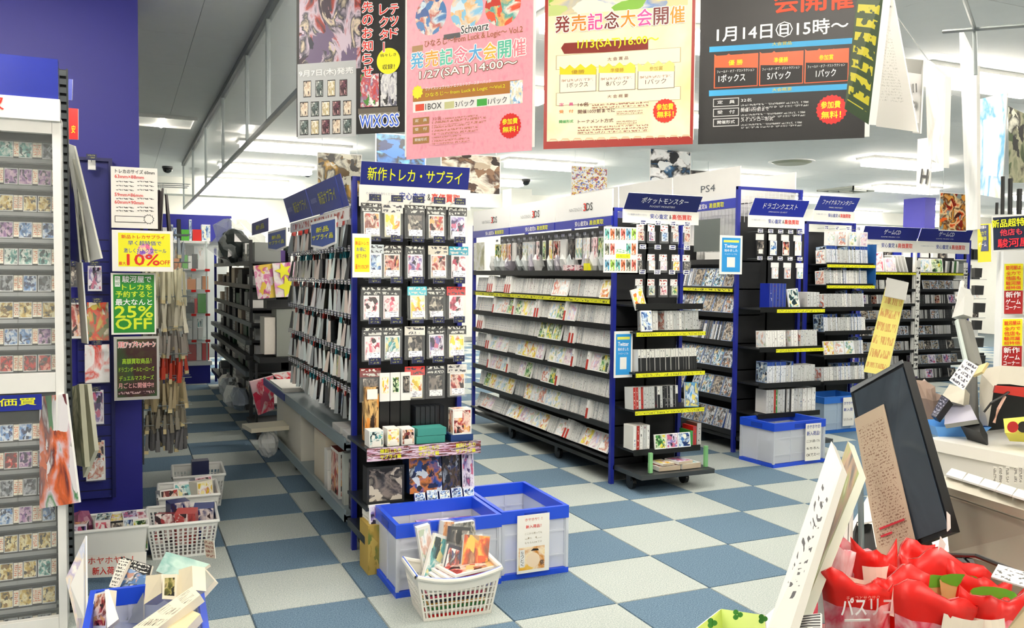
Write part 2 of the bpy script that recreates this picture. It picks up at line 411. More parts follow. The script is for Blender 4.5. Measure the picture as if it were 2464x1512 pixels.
# ------------------------------------------------------------------ ceiling lamps
GLOW = emit('#fff6ea', LAMP); GLOWR = emit('#fff6e0', LAMP*1.2, 'warm_glow')
frm = MB()
for q in ((-.66, .66, -.15, -.13), (-.66, .66, .13, .15), (-.66, -.64, -.13, .13), (.64, .66, -.13, .13)): frm.box(*q, -.03, 0, WHITE)
frm_me = frm.mesh('frame'); dif_me = bx(-.63, .63, -.10, .10, -.11, -.012, GLOW).mesh('diffuser')
def lamp(x, y, label, g='long ceiling lamps', rz=0):
    r = root('ceiling_light', label, 'ceiling light', (x, y, CZ-.004), math.radians(rz), g)
    link('frame', frm_me, r); link('diffuser', dif_me, r)
farl = 'long white fluorescent lamp set in the ceiling over the far aisles'
for x in (1.9, 5.3, 8.6, 12.0, 15.4, 18.6):
    for y, nm in ((10.6, 'first'), (12.9, 'second'), (15.0, 'third'), (16.6, 'last')): lamp(x, y, f'long white fluorescent ceiling lamp in the {nm} crosswise row over the far aisles', f'{nm} far row of ceiling lamps')
lamp(9.3, 8.3, 'long white ceiling lamp above the disc rack, nearest of those on the right')
lamp(13., 8.3, 'long white ceiling lamp glowing at the right beyond the hanging papers')
nl = 'added long white ceiling lamp above the middle gondolas behind the big posters'  # no fixtures seen here: these lamps are added over the gondolas
for x, y in ((2.6, 6.6), (5.3, 6.9), (2.9, 4.6), (5.9, 4.6), (8.6, 5.6)): lamp(x, y, nl, 'added middle ceiling lamps')
nl = 'added long ceiling lamp over the till end of the shop, out of view'  # unseen lamps added to brighten the foreground and the near ceiling
for x, y in ((-1.6, .6), (.9, .9), (5.6, 1.8), (-.9, 3.6), (1.9, 2.9), (1.2, -1.2), (4., -1.2)): lamp(x, y, nl, 'added till lamps out of view')
# square recessed louvre lamp left of the barrier
r = root('square_ceiling_light', 'square recessed ceiling lamp with one glowing tube left of the glass barrier', 'ceiling light', (.38, 9.6, CZ-.004))
part('frame', MB().box(-.32, .32, -.32, -.29, -.03, 0, WHITE).box(-.32, .32, .29, .32, -.03, 0, WHITE).box(-.32, -.29, -.29, .29, -.03, 0, WHITE).box(.29, .32, -.29, .29, -.03, 0, WHITE), r)
part('reflector', bx(-.29, .29, -.29, .29, -.008, -.002, flat('#c8ccca', .2, .6)), r)
part('tube', MB().cyl((0, -.27, -.02), (0, .27, -.02), .02, GLOW), r)
r = root('downlight', 'small warm round downlight in the ceiling at the upper right', 'ceiling light', (5.15, 3.45, CZ-.004))
part('ring', MB().tube([(0, 0, -.02), (0, 0, 0)], .07, WHITE, 20), r); part('bulb', MB().tube([(0, 0, -.035), (0, 0, -.021)], .05, GLOWR, 16), r)
for p, lb in (((403, 410), 'black dome camera on the ceiling above the hanging charms'), ((740, 420), 'black dome camera on the ceiling left of the brown armour poster'), ((1265, 440), 'small dome camera on the ceiling above the handheld game shelves')):
    q = onZ(*p, CZ-.06); q *= 1
    r = root('security_camera', lb, 'camera', (q.x, q.y, CZ-.004))
    part('base', MB().tube([(0, 0, -.03), (0, 0, 0)], .075, flat('#3a3c3e', .4), 18), r)
    part('dome', MB().tube([(0, 0, -.03-.07*math.sin(a)) for a in (0, .4, .8, 1.2, 1.5)], [.07*math.cos(a) for a in (0, .4, .8, 1.2, 1.5)], flat('#0a0b0c', .15), 18), r, smooth=True)
def vent(x, y, s, lb, rot=0):
    r = root('air_vent', lb, 'air vent', (x, y, CZ-.004), rot)
    for k in range(3):
        a = s*(1-.3*k); m = MB()
        for q in ((-a, a, -a, -a+.05*s), (-a, a, a-.05*s, a), (-a, -a+.05*s, -a, a), (a-.05*s, a, -a, a)): m.box(*q, -.03-.008*k, 0, flat('#b9bdb2', .5))
        part('vane', m, r)
    part('throat', bx(-s*.35, s*.35, -s*.35, s*.35, -.02, -.001, flat('#6a6d66', .6)), r)
q = onZ(1905, 388, CZ)
r = root('round_vent', 'round ceiling air diffuser above the upright gondola frame', 'air vent', (q.x, q.y, CZ-.004))
part('outer_ring', MB().tube([(0, 0, -.01), (0, 0, 0)], .3, WHITE, 28), r); part('cone', MB().tube([(0, 0, -.035), (0, 0, -.012)], [.2, .26], flat('#9a9c84', .5), 28), r)
vent(11.6, 11.4, .42, 'square ceiling air outlet over the far right aisle')

# ================================================================== FITTINGS
def caster(m, x, y, r=.045):
    m.cyl((x-.014, y, r), (x+.014, y, r), r, BLACK, 14); m.box(x-.022, x+.022, y-.02, y+.03, r*1.3, r*2.5, flat('#33363a', .4, .5))
def casters(g, pts):
    for x, y in pts:
        m = MB(); caster(m, x, y); part('caster', m, g)
def header(g, sheetpts, h, body, sub=None, bodymat=None, back='#17267f', name='header_sign', pxh=None, tilt=None):
    """blue header with lettering and the white buying strip under it; sheetpts = bl, br of the blue field"""

cnt = {}
STUFF = {}
def budget(kind, n=300):
    cnt[kind] = cnt.get(kind, 0)+1
    return cnt[kind] <= n
PEND = {}
def place(kind, me_mb, M, label, cat, group, n=300):
    """queued: the 300 nearest of a kind become things of their own, the rest one remainder"""
    PEND.setdefault(kind, []).append((((M.translation-EYE).length), me_mb, M, label, cat, group, n))
def flush():
    for kind, L_ in PEND.items():
        L_.sort(key=lambda t: t[0])
        S = MB()
        for i, (d, (me, mb), M, label, cat, group, n) in enumerate(L_):
            if i < n: tag(link(kind, me, None, M), label, cat, group); continue
            b = len(S.v); S.v += [tuple(M @ Vector(p)) for p in mb.v]; S.f += [tuple(k+b for k in f) for f in mb.f]
            S.mi += [S.m(mb.mats[k]) for k in mb.mi]; S.uv += mb.uv
        if S.f:
            tag(link(kind+'_rows', S.mesh(kind+'_rows')), REMAIN[kind][0], REMAIN[kind][1], kind='stuff')
REMAIN = {'game_case': ('white-spined handheld game cases crowding the farther shelves of the long white-headed gondola', 'video game case'),
          'disc_case': ('dark disc game cases filling the far ends of the disc gondola shelves', 'video game case'),
          'music_disc': ('dark music discs filling the lower shelves of the wide disc rack', 'music disc'),
          'side_pack': ('clear card sleeve packets hung at the far end of the long hook rows', 'card sleeve pack')}
def casemb(t, d, h, sp, cover, top=None):
    # spine to -y, covers on +-x ; origin bottom centre of the spine
    m = MB(); m.box(-t/2, t/2, 0, d, 0, h, {'f': sp, 'l': cover, 'r': cover, 't': top or WHITE, '*': WHITE}); return (m.mesh('case'), m)
def coverface(wd, t, h, cover, edge=None, sp=None):
    # front cover to -y
    m = MB(); m.box(-wd/2, wd/2, 0, t, 0, h, {'f': cover, '*': edge or WHITE}); return (m.mesh('case'), m)
G3_SP = [casemb(.022, .12, .136, s, a) for s, a in ((SP_W, LITE[0]), (SP_W, LITE[1]), (SP_W, LITE[2]), (SP_W, LITE[3]), (SP_G, LITE[1]))]
G3_RD = casemb(.03, .125, .15, SP_WR, WHITE)
G3_FC = [coverface(.125, .014, .136, a) for a in LITE+[ARTS[2], ARTS[7]]]
PS_SP = [casemb(.018, .135, .17, s, a, BLUE) for s, a in ((SP_B, DISC[0]), (SP_B, DISC[1]), (SP_K, DISC[2]), (SP_G, DISC[3]))]
PS_FC = [coverface(.135, .015, .17, a, flat('#3a5aa8', .3)) for a in DISC]
CD_SP = [casemb(.016, .14, .125, s, a) for s, a in ((SP_T, ARTS[5]), (SP_K, ARTS[5]), (SP_T, ARTS[3]), (SP_G, ARTS[6]), (SP_W, ARTS[0]))]
CD_FC = [coverface(.14, .012, .125, a) for a in (ARTS[5], ARTS[3], DISC[1], DISC[3])]
BK_SP = [casemb(.022, .13, .19, s, WHITE) for s in (SP_K, SP_R, SP_GN, SP_BL, SP_G, SP_W, SP_K, SP_G)]

def shelf_row(kind, cat, label, group, p0, dirv, length, rz, spines, faces, divider=None, lean=8., pface=.2, pdiv=.06, gap=.0, fpitch=None, jit=.006, seq=None, n=300):
    """a row of cases along dirv from p0; rz turns the case front (-y) to where the shelf faces"""
    s = 0.; R_ = random.Random(hash(group) % 9973 if False else len(group)*131+int(p0[2]*1000)+int(p0[0]*77))
    dv = Vector(dirv)
    while s < length:
        u = R_.random()
        run = R_.randint(3, 11)
        if u < pface and faces:
            for _ in range(R_.randint(1, 3)):
                wv = max(v[0] for v in faces[0][1].v)*2+.006
                if s+wv > length: s = length; break
                f = R_.choice(faces)
                place(kind, f, Matrix.Translation(Vector(p0)+dv*(s+wv/2)) @ RZ(rz) @ RX(-lean-6) @ T(0, -.02, 0), label, cat, group, n); s += wv
        elif u < pface+pdiv and divider:
            place(kind, divider, Matrix.Translation(Vector(p0)+dv*(s+.02)) @ RZ(rz) @ RX(-lean) @ T(0, -.03, 0), label, cat, group, n); s += .045
        elif u < pface+pdiv+gap: s += R_.uniform(.03, .12)
        else:
            sp = R_.choice(spines); t = max(v[0] for v in sp[1].v)*2+.0015
            for _ in range(run):
                if s+t > length: s = length; break
                place(kind, R_.choice(spines) if R_.random() < .3 else sp, Matrix.Translation(Vector(p0)+dv*(s+t/2)) @ RZ(rz) @ RX(-lean) @ T(0, R_.uniform(-jit, jit), 0), label, cat, group, n); s += t
        s += .0005
ORD = ['topmost', 'second', 'third', 'fourth', 'fifth', 'sixth', 'seventh', 'lowest']
exec_later = []
# ------------------------------------------------------------------ headers
INKB = flat('#1b3a9e', .5); INKR = flat('#e02818', .5); INKK = flat('#15171a', .5); INKW = flat('#fbfbfb', .5); INKY = flat('#eef01c', .5); INKG = flat('#b9bcc4', .5)
def end_header(g, x0, x1, y, z0, z1, title, sub, col, tcol, lean=.5, strip=.1, tw=(.06, .94), th=.055):
    fr = root  # header: leaning blue board over a white strip
    s = Sheet((x0, y, z0), (x1, y, z0), Vector((0, -lean, 1)).normalized()); H = (z1-z0)*math.sqrt(1+lean*lean)
    W = s.w
    hb = part('header_sign', MB().box(0, W, 0, H, -.004, 0, {'*': WHITE, 't': col}), g, M=s.M)
    k = th if not sub else th*1.0
    letters(title, tcol, W*(tw[1]-tw[0]), th, hb, T(W*tw[0], H*(.5 if sub else .5)-(th*.2 if sub else th*.5), .002), .012)
    if sub: letters(sub, tcol, W*.34, .013, hb, T(W*.33, H*.2, .002))
    st = part('buying_strip', MB().box(0, W+.02, -strip, 0, -.004, -.001, {'*': PAPER}), g, M=Matrix.Translation((x0-.005, y-.001, z0)) @ RX(90))
    letters('その価値をお売りください', flat('#8d96b0', .5), W*.26, .014, st, T(W*.06, -strip*.45, .002))
    letters('安心査定', INKB, W*.24, strip*.36, st, T(W*.36, -strip*.62, .002), .012)
    letters('&', INKK, W*.03, strip*.3, st, T(W*.62, -strip*.6, .002))
    letters('高価買取', INKR, W*.27, strip*.4, st, T(W*.66, -strip*.65, .002), .015)
    return hb
def tags_row(g, n, x0, x1, y, z, mat, w_=.045, h_=.026, depth=.18, nm='hook', lab=None):
    """wire hooks with a swinging price tag on each tip; parts of the gondola"""
    me = MB().tube([(0, 0, 0), (0, -depth, .0), (0, -depth-.012, .012)], .0022, STEEL, 5)
    me = me.mesh('hook'); tg = bx(-w_/2, w_/2, -.003, 0, -h_/2, h_/2, {'f': mat, '*': WHITE}).mesh('price_tag')
    for i in range(n):
        x = x0+(x1-x0)*(i+.5)/n
        h = link('hook', me, g, T(x, y+depth, z)); link('price_tag', tg, h, T(0, -depth-.016, .004))

# ================================================================== GONDOLA 1: card sleeves (hooks) with long low trays
G1 = root('display_gondola', 'tall blue-posted gondola hung with card sleeves and a yellow-on-blue end sign', 'gondola', (1.08, 4.42, 0))
gx, gy = 1.08, 4.42
def L(g): return Matrix.Translation(-g.location)
def gpart(name, mb, g, label=None):  # world-built part made local to its gondola
    return part(name, mb, g, label, M=L(g))
L1 = 2.95
for x, y in ((1.08, 4.42), (1.66, 4.42), (1.37, 6.6), (1.66, 6.6)):
    gpart('post', bx(x, x+.026, y, y+.03, 0.0, 1.95, POST), G1)
gpart('top_bar', bx(1.08, 1.686, 4.425, 4.445, 1.93, 1.95, POST), G1)
gpart('mesh_panel', (lambda m: ([m.box(1.38, 1.386, 4.46+.06*i, 4.464+.06*i, .58, 1.9, STEEL) for i in range(36)], [m.box(1.378, 1.388, 4.45, 6.6, .6+.08*i, .604+.08*i, STEEL) for i in range(17)], m)[-1])(MB()), G1)
gpart('back_panel', bx(1.39, 1.40, 4.45, 6.6, .12, 1.9, flat('#262a2e', .6)), G1)
gpart('end_panel', bx(1.10, 1.66, 4.45, 4.46, .1, 1.85, flat('#1c1e21', .6)), G1)
def tray(z, x0=1.05, x1=1.40, y0=4.47, y1=7.32, lip=.055):
    m = MB().box(x0+.008, x1, y0, y1, z-.02, z, TRAY)
    m.box(x0, x0+.01, y0, y1, z-.03, z+lip-.02, TRAY); m.box(x0, x1, y0, y0+.006, z-.03, z+.01, TRAY); return m
gpart('upper_tray', tray(.55), G1, 'grey metal upper tray'); gpart('lower_tray', tray(.17), G1, 'grey metal lower tray')
gpart('lip_tape', bx(1.044, 1.0495, 6.3, 7.3, .53, .58, flat('#2c3f8e', .5)), G1, 'blue tape along the far tray lip')
casters(G1, [(1.16-1.08, .12), (.5, .12), (.08, 1.1), (.08, 2.0), (.08, 2.8), (.5, 1.1), (.5, 2.8)])
# long side header boards: three blue panels leaning out with yellow lettering
for a, b in ((4.46, 4.57), (4.585, 5.38), (5.395, 6.19)):
    s = Sheet((1.07, b, 1.80), (1.07, a, 1.80), Vector((-.28, 0, 1)).normalized())
    hb = part('header_panel', bx(0, s.w, 0, .17, -.004, 0, flat('#2b3c96', .4)), G1, M=L(G1) @ s.M)
    if s.w > .3: letters('新品サプライ', flat('#c9c93a', .5), s.w*.55, .07, hb, T(s.w*.36, .05, .002), .01)
    if s.w > .3: letters('高価買取', flat('#a8b0dd', .5), s.w*.2, .03, hb, T(s.w*.08, .07, .002))
gpart('buying_strip', bx(1.075, 1.08, 4.47, 6.2, 1.73, 1.795, script('buystrip', '#ecebe8', '#b0473c', 1, 70, .52)), G1)
hd = end_header(G1, .03, .62, -.04, 1.905-.0, 2.02, '新作トレカ・サプライ', None, SIGNB, INKY, lean=.25, strip=.11, tw=(.06, .93), th=.068)
# end hooks, five rows of tags, then the hanging packs
rows = [(508, 1.735), (0, 0)]
ROWZ = [1.80, 1.595, 1.385, 1.18, .975]   # top of the packs in each row
colx = [1.135, 1.245, 1.37, 1.485, 1.60]
for rz_ in (1.825, 1.625, 1.415, 1.21, 1.005): tags_row(G1, 5, 1.095-gx, 1.66-gx, 4.26-gy+.0, rz_, NTAG, .062, .034, .17)
names = ['crimson', 'yellow', 'dark olive', 'red-haired', 'plum']
packs = [ # art index, header colour, description
 [(0, '#2c2a2a', 'brown book-like'), (2, '#e6e2d8', 'bright yellow'), (5, '#2a2a2a', 'olive gold'), (0, '#26231f', 'cream and crimson'), (3, '#303030', 'dull plum')],
 [(6, '#cdd6da', 'pale blue'), (0, '#2a2424', 'dark maroon'), (3, '#242628', 'black and violet'), (0, '#d8d2c0', 'red and pink'), (4, '#2aa0b8', 'grey figure')],
 [(4, '#1c1c1e', 'black and white'), (4, '#2c2c2c', 'white-haired'), (2, '#58c4d4', 'yellow with cyan header'), (5, '#1e1c1c', 'dark bronze'), (4, '#d02c2c', 'deep rose')],
 [(4, '#28282c', 'pink'), (1, '#26282a', 'pale turquoise'), (5, '#f2ece0', 'black'), (3, '#1c1e20', 'black and silver'), (2, '#2a2a2a', 'orange-centred')],
 [(5, '#7c1c1c', 'tall brown'), None, (2, '#d8342c', 'pale yellow'), (5, '#2a2a2e', 'charcoal'), (0, '#e8e4dc', 'cream and orange')]]
PACKART = {}
def sleevepack(M, a, hcol, lb, deep=.05, group='sleeve packs on the end hooks', cat='card sleeve pack', sticker=True, W=.098):
    r = root('sleeve_pack', lb, cat, group=group, M=M)
    part('header_card', bx(-W/2-.004, W/2+.004, -.012, -.009, -.045, 0, {'f': script('hd'+hcol, hcol, '#d8d8d0' if hcol[1] in '1234567' else '#40404a', 2, 8, .5), '*': flat(hcol)}), r)
    part('card_box', bx(-W/2+.008, W/2-.008, -.014, -.004, -.165, -.045, {'f': ARTS[a], '*': flat('#3a3c3e')}), r)
    part('pouch', bx(-W/2-.004, W/2+.004, -.017, -.0015, -.172, -.012, FILM), r)
    b = MB()
    for k in range(1, 4): b.box(-W/2+.006, W/2-.006, -.014+deep*k/4+.008, -.004+deep*k/4, -.15, -.05, flat('#2c2e30'))
    part('packs_behind', b, r)
    if sticker: part('price_sticker', bx(-W/2+.016, W/2-.012, -.019, -.0172, -.158, -.126, {'f': script('stk', '#fafafa', '#9a9aa8', 3, 6, .55), '*': PAPER}), r)
    return r
colname = ['leftmost column', 'second column', 'middle column', 'fourth column', 'rightmost column']
for i, row in enumerate(packs):
    for j, p in enumerate(row):
        if p is None: continue
        a, hc, nm = p
        sleevepack(T(colx[j]+R.uniform(-.008, .008), 4.27+R.uniform(-.02, .02), ROWZ[i]) @ RZ(R.uniform(-6, 6)) @ RX(R.uniform(-4, 2)), a, hc, f'{nm} card sleeve pack in the {ORD[i]} row of end hooks, {colname[j]}')
# three tall white-topped black card tubes
for k, (x, c) in enumerate(((1.20, 'yellow flower'), (1.255, 'green leaf'), (1.31, 'dark blue'))):
    r = root('playmat_tube', f'tall black playmat box with a white card of {c} picture on the gondola end', 'playmat box', (x+.0, 4.235, .615), group=None)
    part('body', bx(-.025, .025, 0, .05, 0, .25, flat('#141416', .3)), r)
    part('top_card', bx(-.026, .026, -.004, -.001, .19, .335, WHITE), r)
    part('picture', bx(-.015, .02, -.0055, -.0042, .23, .315, [ARTS[2], ARTS[7], ARTS[5]][k]), r)
r = root('playmat_tube', 'brown and gold picture playmat box standing at the left of the gondola end', 'playmat box', (1.13, 4.215, .612))
part('body', bx(-.035, .035, 0, .06, 0, .27, {'*': art('bronze', ['#2a1a10', '#8a5a2a', '#d8b070', '#3a2416', '#e0903a'])}), r); part('label', bx(-.025, .028, -.003, 0, .21, .26, PAPER), r)
r = root('dark_case_stack', 'row of clear deck cases standing beside the black playmat boxes', 'deck case', (1.43, 4.2, .612))
for k in range(6): part('deck_case', bx(-.075+.026*k, -.052+.026*k, 0, .09, 0, .16, flat('#20242a', .12)), r)
# front display shelf with small boxes and the printed strip
gpart('display_shelf', MB().box(1.06, 1.64, 4.06, 4.44, .59, .605, flat('#3c4246', .3, .5)), G1)
st = gpart('shelf_strip', bx(1.06, 1.65, 4.045, 4.055, .545, .61, {'f': art('stripart', ['#7a2a2a', '#c8a0c0', '#e8d8e8', '#3a2426', '#7a3a3a'], scale=6), '*': DARK}), G1)
for k in range(3):
    for li, tx in enumerate(('勝利したり', 'サプライ編')):
        letters(tx, INKY, .105, .022, st, T(1.125+.195*k, 4.043, .58-.028*li) @ RX(90), .02)
gpart('lower_end_shelf', MB().box(1.06, 1.64, 4.06, 4.44, .30, .315, flat('#3c4246', .3, .5)), G1)
gpart('end_base', MB().box(1.06, 1.64, 4.08, 4.44, .13, .17, flat('#3c4246', .3, .5)), G1)
smallb = [(1.115, .07, .08, 'white deck box with a small green portrait', ARTS[1], WHITE), (1.20, .06, .085, 'orange and yellow deck box', ARTS[2], WHITE), (1.275, .065, .08, 'brown and red deck box', ARTS[0], WHITE)]
for x, ww, hh, lb, a, bm in smallb:
    r = root('deck_box', lb+' on the printed end shelf', 'deck box', (x, 4.075, .607)); part('body', bx(-ww/2, ww/2, 0, .09, 0, hh, {'f': a, '*': bm}), r); part('price_sticker', bx(-ww*.3, ww*.35, -.002, 0, .002, .03, PAPER), r)
for k in range(2):
    tag(link('storage_box', bx(-.075, .075, 0, .1, 0, .036, flat('#3f958c', .4)).mesh('storage_box'), None, T(1.395+.006*k, 4.08, .607+.038*k)), ('lower' if k == 0 else 'upper')+' flat teal deck box in the pair on the printed end shelf', 'deck box')
r = root('card_bundle', 'brown picture card bundle with white label at the right of the printed shelf', 'card pack', (1.56, 4.075, .64)); part('body', bx(-.05, .05, 0, .07, 0, .13, ARTS[0]), r); part('label', bx(-.045, .0, -.002, 0, .085, .12, PAPER), r); part('stand', bx(-.06, .06, 0, .1, -.033, -.0, flat('#1d3f7a', .4)), r)
# lower end shelf: blue action boxes and comics
def boxthing(name, lb, cat, x0, x1, y0, y1, z0, z1, mats, group=None, rz=0, rx=0, ry=0, parts_=None):
    cx_, cy_ = (x0+x1)/2, (y0+y1)/2
    M = T(cx_, cy_, z0) @ RZ(rz) @ RX(rx) @ RY(ry)
    m = bx(x0-cx_, x1-cx_, y0-cy_, y1-cy_, 0, z1-z0, mats)
    if parts_:
        r = root(name, lb, cat, group=group, M=M); part('body', m, r)
        for pn, pm_ in parts_: part(pn, pm_, r)
        return r
    return tag(link(name, m.mesh(name), None, M), lb, cat, group)
BATT = art('battle', ['#10204a', '#1c4a9a', '#c87838', '#20242c', '#c8d4e0'], scale=3, detail=5)
BATT2 = art('battle2', ['#0c1626', '#2a3a6a', '#584838', '#141a28', '#8a94a0'], scale=3, detail=5)
boxthing('booster_box', 'large blue battle-picture booster box on the lower end shelf', 'card box', 1.29, 1.46, 4.09, 4.2, .35, .535, {'f': BATT, '*': flat('#14305e')}, rx=-6)
boxthing('booster_box', 'dark night-picture booster box right of the large blue one', 'card box', 1.465, 1.56, 4.09, 4.2, .35, .53, {'f': BATT2, '*': flat('#14204e')}, rx=-6)
boxthing('booster_box', 'narrow brown and purple booster box at the right end of the lower shelf', 'card box', 1.57, 1.635, 4.09, 4.2, .35, .535, {'f': ARTS[3], '*': flat('#20284e')}, rx=-6)
for k in range(5):
    boxthing('booster_pack', 'small blue and white booster pack lying in front of the booster boxes', 'card pack', 1.31+.065*k, 1.365+.065*k, 4.065, 4.085, .318, .36+.008*(k % 2), {'f': ARTS[6], '*': BLUE}, group='booster packs before the boxes', rx=-20)
boxthing('file_binder', 'dark file binders behind the magazines on the lower end shelf', 'binder', 1.08, 1.27, 4.12, 4.2, .318, .50, {'f': ARTS[5], '*': DARK})
for k, (zz, lb, a) in enumerate(((.175, 'pink comic pack lying on the base shelf of the gondola end', ARTS[4]), (.215, 'brown comic pack in the stack on the gondola end base', ARTS[0]), (.255, 'white and green comic on top of the stack on the gondola end base', ARTS[1]))):
    boxthing('comic_pack', lb, 'comic', 1.08, 1.27-.01*k, 4.07, 4.2, zz, zz+.036, {'f': a, 't': a, '*': PAPER}, rz=2*k)
boxthing('comic_pack', 'wrapped purple girl comic leaning at the left of the gondola end base', 'comic', 1.075, 1.18, 4.035, 4.055, .18, .33, {'f': ARTS[3], '*': PAPER}, rx=-10)
boxthing('cardboard_box', 'small brown cardboard box on the floor behind the front left crate', 'box', 1.06, 1.17, 4.02, 4.18, 0, .24, {'*': flat('#b59a4a', .7), 'f': art('card', ['#b59a4a', '#a88c3c', '#6a7a3a', '#bfa455'], scale=2)})

# hanging packs on the long side, edge on, in six rows
EDGE = [flat(c, .25) for c in ('#f2f6f6', '#dfe8ea', '#e4f2f4', '#c4ccce', '#fafaf6', '#9aa2a4', '#4a4e52', '#e0d4cc')]
def sidepack(k):
    m = MB(); W, H = .1, .155; e = EDGE[k]; cl = [flat('#48b8c8'), flat('#d84840'), flat('#e8e8e8'), flat('#2a2c30')][k % 4]
    # a bulging packet: wider at the foot, header card on top
    m.hexa([(-W/2, -.012, -H), (W/2, -.012, -H), (W/2, .012, -H), (-W/2, .012, -H), (-W/2, -.006, -.03), (W/2, -.006, -.03), (W/2, .006, -.03), (-W/2, .006, -.03)], {'f': ARTS[k % 8], 'b': EDGE[6], '*': e})
    m.box(-W/2, W/2, -.002, .002, -.034, .004, cl); return (m.mesh('side_pack'), m)
SPK = [sidepack(k) for k in range(8)]
for ri, zt in enumerate((1.745, 1.565, 1.385, 1.20, 1.01, .80)):
    n = 24
    hk = MB()
    for i in range(n):
        y = 4.53+.084*i
        hk.tube([(1.385, y, zt+.01), (1.13, y, zt+.012), (1.118, y, zt+.03)], .0022, STEEL, 4)
        hk.box(1.108, 1.111, y-.02, y+.02, zt+.005, zt+.035, PRICE)
    o = gpart('hook_row', hk, G1); o['kind'] = 'stuff'
    for i in range(n):
        y = 4.53+.084*i
        if R.random() < .06: continue
        for dx in (.0, .06):
            if dx > 0 and R.random() < .15: continue
            place('side_pack', R.choice(SPK), T(1.14+dx+R.uniform(-.01, .01), y, zt) @ RZ(-90+R.uniform(-32, -8)) @ RY(R.uniform(-3, 3)) @ RX(R.uniform(-9, 3)), f'clear card sleeve packet hung edge-on in the {ORD[ri]} hook row of the long side', 'card sleeve pack', f'packets in the {ORD[ri]} side row')
# goods on the two trays
UT = .551; LT = .171
goods = [('paper_pile', 'pile of white papers at the far end of the upper tray', 'paper', 1.08, 1.30, 6.6, 7.2, UT, UT+.03, PAPER),
 ('white_box', 'white box with an animal ornament at the near end of the upper tray', 'box', 1.09, 1.24, 4.50, 4.68, UT, UT+.045, WHITE),
 ('white_box', 'flat white box beside the crumpled paper on the upper tray', 'box', 1.10, 1.26, 4.78, 4.98, UT, UT+.035, WHITE),
 ('carton', 'cream cardboard carton standing under the middle of the upper tray', 'box', 1.10, 1.35, 5.15, 5.5, LT, LT+.3, flat('#dcd4c2', .7)),
 ('carton', 'long grey-white carton at the far end of the lower tray', 'box', 1.09, 1.36, 5.9, 6.9, LT, LT+.33, flat('#d6d4c8', .7)),
 ('red_box', 'red topped box between the white cartons on the lower tray', 'box', 1.09, 1.30, 5.12, 5.4, LT+.31, LT+.345, flat('#b8301c', .5)),
 ('figure_box', 'red and brown picture box on the near half of the lower tray', 'box', 1.10, 1.32, 4.82, 5.02, LT, LT+.27, {'l': ARTS[0], 'f': ARTS[0], '*': flat('#7a2a20')}),
 ('small_carton', 'small white carton stacked low beside the red picture box', 'box', 1.085, 1.2, 5.04, 5.13, LT, LT+.12, WHITE),
 ('small_carton', 'upper small white carton beside the red picture box', 'box', 1.085, 1.2, 5.04, 5.13, LT+.122, LT+.24, WHITE),
 ('figure_box', 'pale upright box at the near end of the lower tray', 'box', 1.10, 1.3, 4.68, 4.74, LT, LT+.29, flat('#ccd2cc', .4)),
 ('figure_box', 'grey glassy box nearest the blue post on the lower tray', 'box', 1.11, 1.3, 4.52, 4.62, LT, LT+.27, {'l': ARTS[5], '*': flat('#6e7672', .2)})]
for g_ in goods: boxthing(*g_)
# loose papers sticking out of the far tray end and a plastic bag
boxthing('paper_roll', 'cream paper sheets sticking out over the aisle from the far lower tray', 'paper', .80, 1.25, 6.35, 6.6, .31, .34, flat('#e8e2cc', .7), rz=8)
m = MB(); N_ = 9
rr = random.Random(3)
def blob(c, rx_, ry_, rz_, mat, n=9, seed=1, rough=.18):
    q = random.Random(seed); m = MB(); g = {}
    for i in range(n+1):
        th = math.pi*i/n
        for j in range(2*n):
            ph = math.pi*j/n; k = 1+rough*(q.random()-.5)*(1 if 0 < i < n else 0)
            g[i, j] = (c[0]+rx_*k*math.sin(th)*math.cos(ph), c[1]+ry_*k*math.sin(th)*math.sin(ph), c[2]+rz_*k*math.cos(th))
    for i in range(n):
        for j in range(2*n): m.poly([g[i, j], g[i+1, j], g[i+1, (j+1) % (2*n)], g[i, (j+1) % (2*n)]], mat)
    return m
tag(link('plastic_bag', blob((.95, 6.42, .21), .07, .10, .10, clear('bag', '#f2f4f2', .5, .15), seed=5).mesh('plastic_bag')), 'crumpled clear plastic bag hanging from the far lower tray', 'bag')
# yellow notice on the near post and two blue shield signs on the long side
def notice(name, lb, pts, zup=None, depthf=None, border=WHITE, thick=.003, cat='sign'):
    return None
def sheet_thing(name, lb, cat, s, H, edge=WHITE, face=WHITE, thick=.004, group=None):
    r = root(name, lb, cat, group=group, M=s.M); part('board', MB().box(0, s.w, 0, H, -thick, 0, {'*': edge, 't': face}) if False else MB().box(0, s.w, 0, H, -thick, 0, edge), r); return r
def sheetY(px0, py0, px1, py1, Y):
    a = onY(px0, py1, Y); b = onY(px1, py1, Y); t = onY(px0, py0, Y); z = min(a.z, b.z)
    s = Sheet((a.x, Y, z), (b.x, Y, z)); return s, t.z-z
def sheetX(px0, py0, px1, py1, X):
    """sheet in an x = const plane facing -x; left edge is the far one"""
    a = onX(px0, py1, X); b = onX(px1, py1, X); t = onX(px1, py0, X); z = b.z
    s = Sheet((X, a.y, z), (X, b.y, z)); return s, t.z-z
s, H = sheetY(848, 562, 893, 668, 4.22); r = sheet_thing('price_notice', 'yellow supply sale notice in a white frame clipped to the near blue post', 'sign', s, H)
p = Print(s); p.rect(853, 572, 889, 655, YEL); p.text('新品トレカ', 855, 590, 887, INKR, .02, bold=.02); p.text('お得に', 858, 605, 880, INKB, .02, bold=.02); p.text('値下げ中', 857, 622, 882, flat('#8a2a5a'), .022, bold=.02); p.text('最大10%OFF', 855, 648, 887, INKR, .025, bold=.02); finish(p, r)
